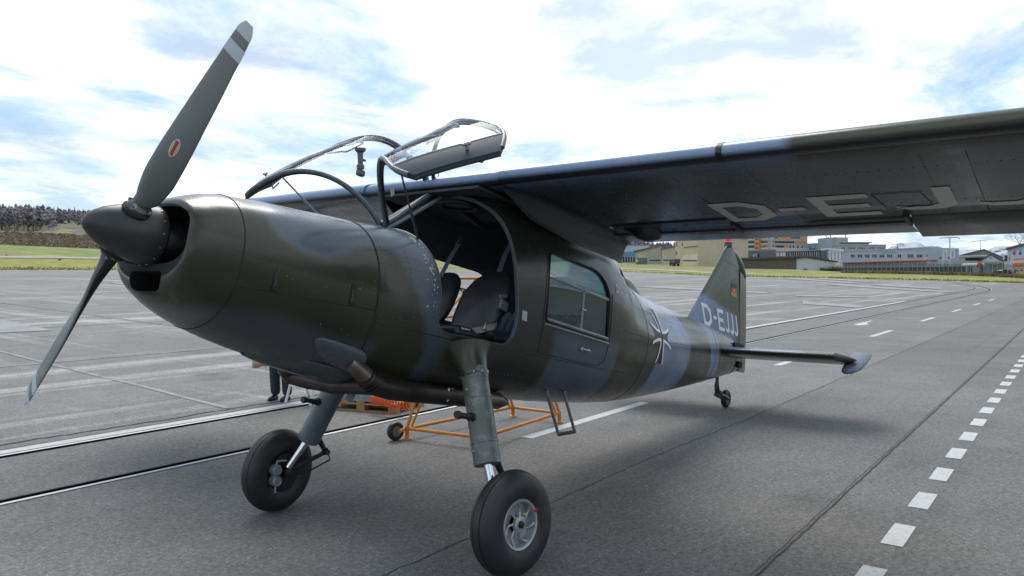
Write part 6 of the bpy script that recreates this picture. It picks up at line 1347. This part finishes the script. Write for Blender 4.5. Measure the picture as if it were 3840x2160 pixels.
# cars
def car_(name, label, px, D, rz, m):
    p = gp(px, D); Mt = Matrix.Translation(tuple(p)) @ Matrix.Rotation(rz, 4, 'Z'); r_ = empty(name, tuple(p), rz=rz); tag(r_, label, 'car')
    sect = [(-2.1, .55, .75, .75), (-2.0, .45, .85, .85), (-1.1, .35, .95, .88), (-.5, .35, 1.42, .62), (.6, .35, 1.46, .62), (1.4, .35, 1.02, .85), (2.0, .4, .95, .82), (2.1, .5, .8, .75)]
    mb = MB(); mb.loft([[(x, -.85, lo), (x, -.88, .75), (x, -w_, hi), (x, w_, hi), (x, .88, .75), (x, .85, lo)] for x, lo, hi, w_ in sect]); mb.build('body', m, r_, Mt, 30)
    mb = MB(); mb.box((.05, 0, 1.16), (1.6, 1.56, .34), None, .12); mb.build('windows', bm_glass, r_, Mt, 30)
    for x in (-1.3, 1.3):
        for y in (-.8, .8): mb = MB(); mb.lathe([(.12, -.1), (.28, -.11), (.32, -.08), (.32, .08), (.28, .11), (.12, .1)], (x, y, .32), (0, 1, 0), 18); t_ = mb.build('tyre', rubber, r_, Mt, 40); mb = MB(); mb.lathe([(0, -.09), (.18, -.1), (.18, .1), (0, .09)], (x, y, .32), (0, 1, 0), 12); mb.build('rim', alu, t_, Mt, 40)
    for y in (-.6, .6): mb = MB(); mb.box((-2.08, y, .72), (.06, .3, .12), None, .02); mb.build('headlight', frame_w, r_, Mt)
car_('parked_car', 'dark saloon car parked behind the fence near the shop', 3762, 218, fa_.t[1]*1.0+1.2, mat('car_dark', (.018, .02, .026), .25))
car_('yellow_car', 'bright yellow car cut off by the right edge', 3856, 196, az_of(3850)+math.pi/2-.2, mat('car_yellow', (.80, .52, .01), .35))
# mesh fence with raked posts
fen = empty('airfield_fence', tuple(gp(3450, 210))); tag(fen, 'grey wire mesh airfield fence with leaning posts beyond the grass', 'fence'); pst = mat('fence_post', (.30, .30, .29), .7)
fpts = [gp(q, d) for q, d in ((3166, 219), (3240, 214), (3340, 213), (3440, 211), (3540, 207), (3640, 201), (3740, 193), (3860, 181), (4000, 170))]
fx = dens_line([q[:2] for q in fpts], 6); HF = 2.6
for i, q in enumerate(fx):
    z = gz(*q); mb = MB(); mb.tube([(q[0], q[1], z-.3), (q[0], q[1], z+HF), (q[0]-.25, q[1]-.12, z+HF+.4)], .05, 6); mb.build('post', pst, fen)
    if i % 6 == 3: mb = MB(); mb.tube([(q[0], q[1], z+HF*.85), (q[0]+.9, q[1]-1.7, z)], .045, 6); mb.build('brace', pst, fen)
wire = glass('fence_mesh', (.66, .66, .66), .02, .6)
mb = MB(); V = []
for q in fx: z = gz(*q); V += [(q[0], q[1], z), (q[0], q[1], z+HF)]
mb.add(V, [(2*i, 2*i+2, 2*i+3, 2*i+1) for i in range(len(fx)-1)]); mb.build('wire_mesh', wire, fen, None, None)
# concrete yard wall behind the fence
fy_ = Facade(3162, 246, 3620, 232); b_ = bld_('yard_wall', 'long dark grey yard wall behind the wire fence', fy_, 1002, 1025, .4, wallm('yard_dark', (.115, .115, .115), .7, 1.5), cat='wall', px_mid=3400)
fy2 = Facade(3448, 226, 3500, 224); b_ = bld_('concrete_trough', 'pale concrete trough in front of the yard wall', fy2, 1017, 1030, 1.5, concw, cat='trough', px_mid=3475)
# flags and lamp masts
flw = mat('flag_cloth', (.60, .60, .64), .7)
for k, (px_, y0, y1, lab) in enumerate(((3536, 937, 975, 'white banner flag with a pink stripe before the blue building'), (3563, 934, 968, 'white banner flag with a blue stripe before the blue building'))):
    f = Facade(px_, 250, px_+40, 250); fp = empty('banner_flag', tuple(gp(px_, 250))); tag(fp, lab, 'flag'); u0, za = f.uz(px_, y1); u1, _ = f.uz(px_+15, y1); zb = f.uz(px_, y0)[1]
    mb = MB(); mb.tube([f.P(0, gz(*f.A)-.3), f.P(0, zb+.6)], .07, 8); mb.build('pole', frame_w, fp)
    V = []; n = 8
    for i in range(n+1): V += [f.P(.1+(u1-u0)*i/n, za, .12*math.sin(i*1.3)), f.P(.1+(u1-u0)*i/n, zb, .12*math.sin(i*1.3+.5))]
    mb = MB(); mb.add(V, [(2*i, 2*i+2, 2*i+3, 2*i+1) for i in range(n)]); mb.build('cloth', flw, fp, None, 60)
    mb = MB(); f.slab(mb, .1+(u1-u0)*.45, .1+(u1-u0)*.62, za+.5, zb-.5, .14, .20); mb.build('stripe', mat('flag_pink', (.50, .18, .24), .7) if k == 0 else mat('flag_blue', (.12, .22, .55), .7), fp, None, None)
for px_, D, y0, xa, xb, lab in ((3562, 300, 891, 3524, 3600, 'tall grey lamp mast with two long arms above the blue building'), (3366, 380, 915, 3345, 3390, 'smaller lamp mast with two arms over the blue building roof'), (3676, 420, 903, 3646, 3700, 'distant two armed lamp mast above the gabled warehouse')):
    f = Facade(px_, D, px_+100, D); lp = empty('lamp_mast', tuple(gp(px_, D))); tag(lp, lab, 'street lamp', 'lamp masts behind the buildings'); zt = f.uz(px_, y0)[1]
    mb = MB(); mb.tube([f.P(0, gz(*f.A)-.5), f.P(0, zt)], [.20, .13], 8); mb.build('pole', mat('mast_grey', (.10, .11, .115), .5), lp)
    for x in (xa, xb): u, z = f.uz(x, y0+2); mb = MB(); mb.tube([f.P(0, zt), f.P(u*.6, zt-.02), f.P(u, z)], [.14, .12, .10], 6); mb.build('arm', MATS['mast_grey'], lp); mb = MB(); f.slab(mb, min(u, u*.8), max(u, u*.8), z-.15, z+.05, -.2, .2); mb.build('lamp_head', MATS['mast_grey'], lp, None, None)
# ------------------------------------------------------------------ vegetation, hills, mountains, small things
def sphere_verts(n1=5, n2=7):
    V = [(0, 0, 1)]; F = []
    for i in range(1, n1):
        for j in range(n2): a = math.pi*i/n1; b = 2*math.pi*j/n2; V.append((math.sin(a)*math.cos(b), math.sin(a)*math.sin(b), math.cos(a)))
    V.append((0, 0, -1)); k = len(V)-1
    for j in range(n2): F.append((0, 1+j, 1+(j+1) % n2)); F.append((k, 1+(n1-2)*n2+(j+1) % n2, 1+(n1-2)*n2+j))
    for i in range(n1-2):
        for j in range(n2): F.append((1+i*n2+j, 1+(i+1)*n2+j, 1+(i+1)*n2+(j+1) % n2, 1+i*n2+(j+1) % n2))
    return np.array(V), F
SV, SFc = sphere_verts(5, 7)
def forest(name, label, spots, seed):
    """a far-off wood that reads as one mass: ragged crowns of twigs plus some spruces"""
    r = np.random.RandomState(seed); V = []; F = []; C = []
    for x, y, z, h, con in spots:
        o = len(V)
        if con:
            n = 7; c = (.035+.015*r.rand(), .048+.015*r.rand(), .042)
            for lev in range(5):
                zz = z+h*(.12+.19*lev); rr = h*.17*(1-lev/5.2); b = len(V)
                for j in range(n): q = 2*math.pi*j/n+lev; V.append((x+rr*math.cos(q)*(1+.3*r.rand()), y+rr*math.sin(q)*(1+.3*r.rand()), zz-h*.05*r.rand())); C.append(c)
                V.append((x, y, zz+h*.26)); C.append(c)
                for j in range(n): F.append((b+j, b+(j+1) % n, b+n))
        else:
            g = .7+.6*r.rand(); c = np.array([(.205, .190, .200), (.175, .168, .185), (.215, .192, .180), (.160, .160, .180)][r.randint(4)])*g  # crown tones lightened and blued, distance haze put into the colour
            # lumpy crown of twigs: ragged shell plus loose slivers standing out of it
            for k in range(30):
                b = len(V); u = r.randn(3); u /= np.linalg.norm(u); rr = r.rand()**.4; cx, cy, cz = x+u[0]*h*.30*rr, y+u[1]*h*.30*rr, z+h*.58+u[2]*h*.36*rr; s1 = h*(.028+.05*r.rand()); cc_ = tuple(c*(.62+.75*r.rand()))
                V += [(cx+s1*(.7+.8*r.rand()), cy, cz), (cx-s1*(.7+.8*r.rand()), cy, cz), (cx, cy+s1*(.7+.8*r.rand()), cz), (cx, cy-s1*(.7+.8*r.rand()), cz), (cx, cy, cz+s1*(.9+.9*r.rand())), (cx, cy, cz-s1)]; C += [cc_]*6
                F += [(b, b+2, b+4), (b+2, b+1, b+4), (b+1, b+3, b+4), (b+3, b, b+4), (b+2, b, b+5), (b+1, b+2, b+5), (b+3, b+1, b+5), (b, b+3, b+5)]
            for k in range(9):
                a = 2*math.pi*r.rand(); el_ = .5+1.0*r.rand(); ln = h*(.18+.2*r.rand()); z0 = z+h*(.5+.3*r.rand()); b = len(V); w_ = h*.018*(.5+r.rand())
                dx, dy, dz = math.cos(a)*math.cos(el_), math.sin(a)*math.cos(el_), math.sin(el_); x0 = x+dx*h*.18; y0 = y+dy*h*.18
                V += [(x0-dy*w_, y0+dx*w_, z0), (x0+dy*w_, y0-dx*w_, z0), (x0+dx*ln, y0+dy*ln, z0+dz*ln)]; C += [tuple(c*(.8+.5*r.rand()))]*3; F += [(b, b+1, b+2)]
            b = len(V); w_ = h*.012; V += [(x-w_, y-w_, z-1), (x+w_, y-w_, z-1), (x, y+w_, z-1), (x, y, z+h*.7)]; C += [tuple(c*.7)]*4; F += [(b, b+1, b+3), (b+1, b+2, b+3), (b+2, b, b+3)]
    o = mk(name, V, F, mat('forest_tone', (.1, .09, .08), .9, attr='paint', c2=(.75, .72, .78), scale=.03))
    a = o.data.attributes.new('paint', 'FLOAT_COLOR', 'POINT'); a.data.foreach_set('color', np.array([(*c, 1) for c in C], np.float32).ravel())
    return tag(o, label, 'forest', kind='stuff')
r0 = np.random.RandomState(3)
def spots(n, pxr, Dr, hr, pc, power=1.0):
    out_ = []
    for _ in range(n):
        px_ = pxr[0]+(pxr[1]-pxr[0])*r0.rand(); D = Dr[0]+(Dr[1]-Dr[0])*r0.rand()**power; p = gp(px_, D); out_.append((p[0], p[1], p[2]-1, hr[0]+(hr[1]-hr[0])*r0.rand(), r0.rand() < pc(px_, D)))
    return out_
S_ = spots(2600, (-700, 900), (355, 830), (8, 12), lambda p, D: (.05 if p < 130 else .16) if D > 600 else .04, .8)
S_ += spots(420, (-700, 900), (800, 900), (8, 13), lambda p, D: .45 if p > 140 else .10)
S_ = [q for q in S_ if not (r0.rand() < .75 and 205 < 1920+FPX*((np.array(q[:2])-CAM[:2]) @ _r[:2])/((np.array(q[:2])-CAM[:2]) @ _d[:2]) < 330 and np.hypot(q[0]-CAM[0], q[1]-CAM[1]) < 640)]
forest('hill_forest', 'bare winter woodland with spruces covering the hill on the left', S_, 1)
S_ = spots(420, (2020, 2700), (560, 1000), (9, 15), lambda p, D: .25)
forest('far_woodland', 'distant bare woodland on the slope behind the hangars', S_, 2)
S_ = spots(160, (900, 2020), (500, 900), (11, 17), lambda p, D: .2); forest('middle_woodland', 'bare woodland strip hidden behind the aircraft', S_, 5)
# rough scrub on the embankment
r1 = np.random.RandomState(11); V = []; F = []; C = []
for _ in range(5200):
    px_ = -300+1100*r1.rand(); a = az_of(px_); Ds, zs = prof(a); f = r1.rand(); D = Ds[3]*(1-f)+Ds[4]*f; x, y = CAM[0]+D*math.cos(a), CAM[1]+D*math.sin(a); z = zs[3]*(1-f)+zs[4]*f
    h = .2+.5*r1.rand(); b = len(V); q = r1.rand()*3.14; w_ = .5+.8*r1.rand(); c = np.array([(.21, .165, .095), (.19, .17, .08), (.16, .125, .08), (.24, .195, .11)][r1.randint(4)])
    V += [(x-w_*math.cos(q), y-w_*math.sin(q), z-.1), (x+w_*math.cos(q), y+w_*math.sin(q), z-.1), (x+.3*w_*math.cos(q)+.2, y+.2, z+h), (x-.5*w_*math.cos(q), y, z+h*.8)]; C += [tuple(c)]*4; F.append((b, b+1, b+2, b+3))
o = mk('embankment_scrub', V, F, MATS['forest_tone']); a = o.data.attributes.new('paint', 'FLOAT_COLOR', 'POINT'); a.data.foreach_set('color', np.array([(*c, 1) for c in C], np.float32).ravel()); tag(o, 'brown dry scrub covering the embankment beyond the grass', 'scrub', kind='stuff')
# grass tufts along the apron edge and below the fence
V = []; F = []; C = []
def tuft(x, y, z, h, c):
    for k in range(3):
        q = r1.rand()*3.14; w_ = h*(.25+.3*r1.rand()); b = len(V); V.extend([(x-w_*math.cos(q), y-w_*math.sin(q), z-.03), (x+w_*math.cos(q), y+w_*math.sin(q), z-.03), (x+(r1.rand()-.5)*h, y+(r1.rand()-.5)*h, z+h)]); C.extend([c]*3); F.append((b, b+1, b+2))
for px0, px1, n in ((-300, 520, 900), (1550, 2000, 150), (2150, 4050, 1800)):
    for _ in range(n):
        px_ = px0+(px1-px0)*r1.rand(); a = az_of(px_); De = prof(a)[0][0]; D = De+.1+5*r1.rand()**2.5
        if px_ > 3160 and D > De+34: continue
        x, y = CAM[0]+D*math.cos(a), CAM[1]+D*math.sin(a); g = r1.rand(); tuft(x, y, gz(x, y), .12+.22*r1.rand(), (.26+.12*g, .27+.06*g, .05+.03*g))
for q in dens_line([q[:2] for q in fpts], 90):
    for k in range(2): x, y = q[0]-.6-1.2*r1.rand(), q[1]-.5+r1.rand(); tuft(x, y, gz(x, y), .4+.5*r1.rand(), (.27, .22, .15))
o = mk('grass_tufts', V, F, MATS['grass_field']); a = o.data.attributes.new('paint', 'FLOAT_COLOR', 'POINT'); a.data.foreach_set('color', np.array([(*c, 1) for c in C], np.float32).ravel()); tag(o, 'yellow green grass tufts along the apron edge', 'grass', kind='stuff')
# single bare trees behind the buildings
bark = mat('tree_bark', (.10, .085, .075), .9, c2=(.07, .06, .055), scale=6); twig = mat('tree_twigs', (.155, .135, .12), .9)
def bare_tree(px_, D, h, label, seed, spread=.42):
    r = np.random.RandomState(seed); p = gp(px_, D); t = empty('bare_tree', tuple(p)); tag(t, label, 'tree', 'bare trees behind the buildings'); tr = MB(); tw3 = MB()
    def br(a, d, ln, rad, lev):
        b = a+d*ln; m_ = (a+b)/2+r.randn(3)*ln*.05
        (tr if lev < 2 else tw3).tube([a, m_, b], [rad, rad*.85, rad*.65], 5 if lev < 3 else 3, cap=False)
        if lev >= 6: return
        for k in range(3 if lev < 2 else r.randint(2, 4)):
            nd = d+r.randn(3)*spread+np.array([0, 0, .10]); nd /= np.linalg.norm(nd); br(a+d*ln*(.55+.45*r.rand()), nd, ln*(.58+.2*r.rand()), rad*.58, lev+1)
    br(p+np.array([0, 0, -.5]), np.array([0, 0, 1.]), h*.28, h*.010, 0); tr.build('trunk', bark, t, None, 60); tw3.build('crown', twig, t, None, 60)
for k, (px_, D, h, lab) in enumerate(((3600, 345, 11, 'small bare tree left of the warehouse ridge'), (3634, 350, 13, 'bare tree behind the warehouse roof, left of its ridge'), (3668, 350, 10, 'low bare tree just left of the warehouse ridge'), (3700, 352, 15, 'rounded bare tree above the warehouse ridge'), (3735, 350, 10, 'small bare tree behind the dark roofed house'), (3830, 285, 25, 'tall bare birch rising behind the advertising gable'), (3880, 290, 22, 'bare birch at the right edge behind the shop'), (3005, 520, 9, 'bare tree top between the office and the grey block'))): bare_tree(px_, D, h, lab, 20+k)
# shrubs at the shed
r2 = np.random.RandomState(8)
for k, (px_, D, s_, lab) in enumerate(((3085, 250, 1.5, 'brown leafless bush piled against the pale gable'), (3120, 250, 2.4, 'large brown leafless bush right of the pale gable'), (3150, 247, 2.2, 'dark thicket between the shed and the fence'), (3020, 251, .8, 'low brown scrub at the foot of the shed'), (2200, 560, 6, 'dark evergreen tree left of the pale hangar'))):
    p = gp(px_, D); t = empty('shrub', tuple(p)); tag(t, lab, 'shrub'); mb = MB()
    for _ in range(220):
        a = r2.rand()*6.28; e = r2.rand()*1.4; ln = s_*(.4+.7*r2.rand()); b = p+np.array([(r2.rand()-.5)*s_*2.2, (r2.rand()-.5)*s_, 0]); d = np.array([math.cos(a)*math.cos(e), math.sin(a)*math.cos(e), math.sin(e)]); w_ = np.cross(d, [0.3, .2, 1])*s_*.05
        mb.add([b-w_, b+w_, b+d*ln], [(0, 1, 2)])
    mb.build('twigs', mat('evergreen', (.025, .04, .022), .9) if D > 500 else mat('bush_brown', (.11, .09, .07), .9, c2=(.07, .06, .05), scale=2), t, None, None)
# houses on the slope
for k, (px_, D, s_, lab) in enumerate(((2212, 640, 8, 'small white gabled house on the far slope'), (2238, 640, 8, 'white gabled house right of its twin on the slope'), (2225, 700, 7, 'grey roofed house higher on the far slope'))):
    p = gp(px_, D); v = p[:2]-CAM[:2]; rz = math.atan2(v[1], v[0]); Mh = Matrix.Translation(tuple(p)) @ Matrix.Rotation(rz+.5, 4, 'Z'); h = empty('slope_house', tuple(p), rz=rz+.5); tag(h, lab, 'house', 'houses on the slope')
    mb = MB(); mb.prism([(-s_/2, -1), (s_/2, -1), (s_/2, s_*.5), (0, s_*.95), (-s_/2, s_*.5)], lambda u, z: (-s_*.6, u, z), lambda u, z: (s_*.6, u, z)); mb.build('wall', whitew, h, Mh, None)
    for sg in (-1, 1): mb = MB(); mb.prism([(sg*(s_/2+.6), s_*.43), (0, s_*.97), (0, s_*1.03), (sg*(s_/2+.6), s_*.50)], lambda u, z: (-s_*.68, u, z), lambda u, z: (s_*.68, u, z)); mb.build('roof', wallm('tile_brown', (.10, .06, .05)), h, Mh, None)
    for u in (-1.5, 1.5): mb = MB(); mb.box((-s_*.6-.03, u, s_*.28), (.1, 1.1, 1.3)); mb.build('window', bm_glass, h, Mh, None)
# snow mountains on the horizon
def mountains(name, label, pxa, pxb, D, prof_, seed):
    r = np.random.RandomState(seed); n = 120; V = []; F = []; rows = 14
    ph = r.rand(12)*6.28
    xs = [q[0] for q in prof_]; ysv = [q[1] for q in prof_]
    for i in range(n+1):
        px_ = pxa+(pxb-pxa)*i/n; yy = np.interp(px_, xs, ysv); jag = sum(math.sin(i*(.35*(k+1))+ph[k])/(k+1.2) for k in range(10))*2.3
        top = at(px_, yy+jag, D); base = at(px_, 1005, D); 
        for j in range(rows+1):
            f = j/rows; p = top*(1-f)+base*f; rad = (p[:2]-CAM[:2])/D; off = -f*900+(60*math.sin(i*.9+j*1.7+ph[3])+90*math.sin(i*.37+j*.8+ph[1]))*math.sin(f*math.pi); V.append((p[0]+rad[0]*off, p[1]+rad[1]*off, p[2] if j else p[2]))
    for i in range(n):
        for j in range(rows): F.append((i*(rows+1)+j, i*(rows+1)+j+1, (i+1)*(rows+1)+j+1, (i+1)*(rows+1)+j))
    k0 = len(V)
    for i in range(n+1): v = np.array(V[i*(rows+1)]); rad = (v[:2]-CAM[:2])/D; V.append((v[0]+rad[0]*900, v[1]+rad[1]*900, -60))
    for i in range(n): F.append((i*(rows+1), (i+1)*(rows+1), k0+i+1, k0+i))
    m = mat('hazy_snow_rock', (.38, .41, .45), .8, c2=(.10, .17, .27), scale=.0045, detail=9, contrast=(.50, .62)); return tag(mk(name, V, F, m, smooth=60), label, 'mountain', kind='structure')  # snow and rock, with distance haze and blue shadow put into the colours
mountains('mountain_range', 'snow covered mountain range on the horizon', 2900, 4300, 7600, [(2900, 960), (3310, 948), (3340, 925), (3372, 912), (3382, 905), (3395, 910), (3420, 907), (3445, 910), (3470, 925), (3500, 922), (3540, 930), (3600, 935), (3700, 940), (3730, 925), (3770, 920), (3800, 925), (3900, 915), (4300, 930)], 4)
# crow over the grass and the red marker cone
p = at(224, 975, 150); cr_ = empty('crow', tuple(p)); tag(cr_, 'black crow gliding low over the grass left of the spinner', 'bird'); bk = mat('crow_black', (.008, .008, .009), .6)
rv_ = _r
mb = MB(); mb.tube([p-rv_*.32, p-rv_*.12, p+rv_*.10, p+rv_*.26+np.array([0, 0, -.03])], [.02, .10, .11, .02], 8); mb.build('body', bk, cr_)
mb = MB(); mb.lathe([(0, -.1), (.06, -.05), (.06, .03), (.015, .10), (0, .16)], p-rv_*.34+np.array([0, 0, .03]), -rv_, 8); mb.build('head', bk, cr_)
for sg in (-1, 1):
    a = p+np.array([0, 0, .05]); b = a+_d*sg*.30+np.array([0, 0, .16])+rv_*.06; c = a+_d*sg*.62+np.array([0, 0, .05])+rv_*.22
    mb = MB(); mb.add([a-rv_*.12, b-rv_*.14, c, b+rv_*.14, a+rv_*.12, a-rv_*.12+np.array([0, 0, .02]), b-rv_*.14+np.array([0, 0, .02]), c+np.array([0, 0, .01]), b+rv_*.14+np.array([0, 0, .02]), a+rv_*.12+np.array([0, 0, .02])], [(0, 1, 2, 3, 4), (9, 8, 7, 6, 5), (0, 5, 6, 1), (1, 6, 7, 2), (2, 7, 8, 3), (3, 8, 9, 4)]); mb.build('wing', bk, cr_)
mb = MB(); mb.add([p+rv_*.2+_d*.05, p+rv_*.2-_d*.05, p+rv_*.46-_d*.12, p+rv_*.46+_d*.12, p+rv_*.3+np.array([0, 0, .03])], [(0, 1, 2, 3), (0, 4, 1), (1, 4, 2), (2, 4, 3), (3, 4, 0)]); mb.build('tail', bk, cr_)
p = gp(26, 206); cn = empty('marker_cone', tuple(p)); tag(cn, 'small orange red marker cone standing by the taxiway', 'cone'); mb = MB(); mb.lathe([(.34, 0), (.32, .10), (.22, .14), (.10, .80), (.06, .82), (0, .82)], tuple(p), (0, 0, 1), 18); mb.build('cone_body', mat('cone_red', (.70, .10, .03), .5), cn); mb = MB(); mb.lathe([(.175, .40), (.145, .58)], tuple(p), (0, 0, 1), 18); mb.build('cone_band', frame_w, cn)
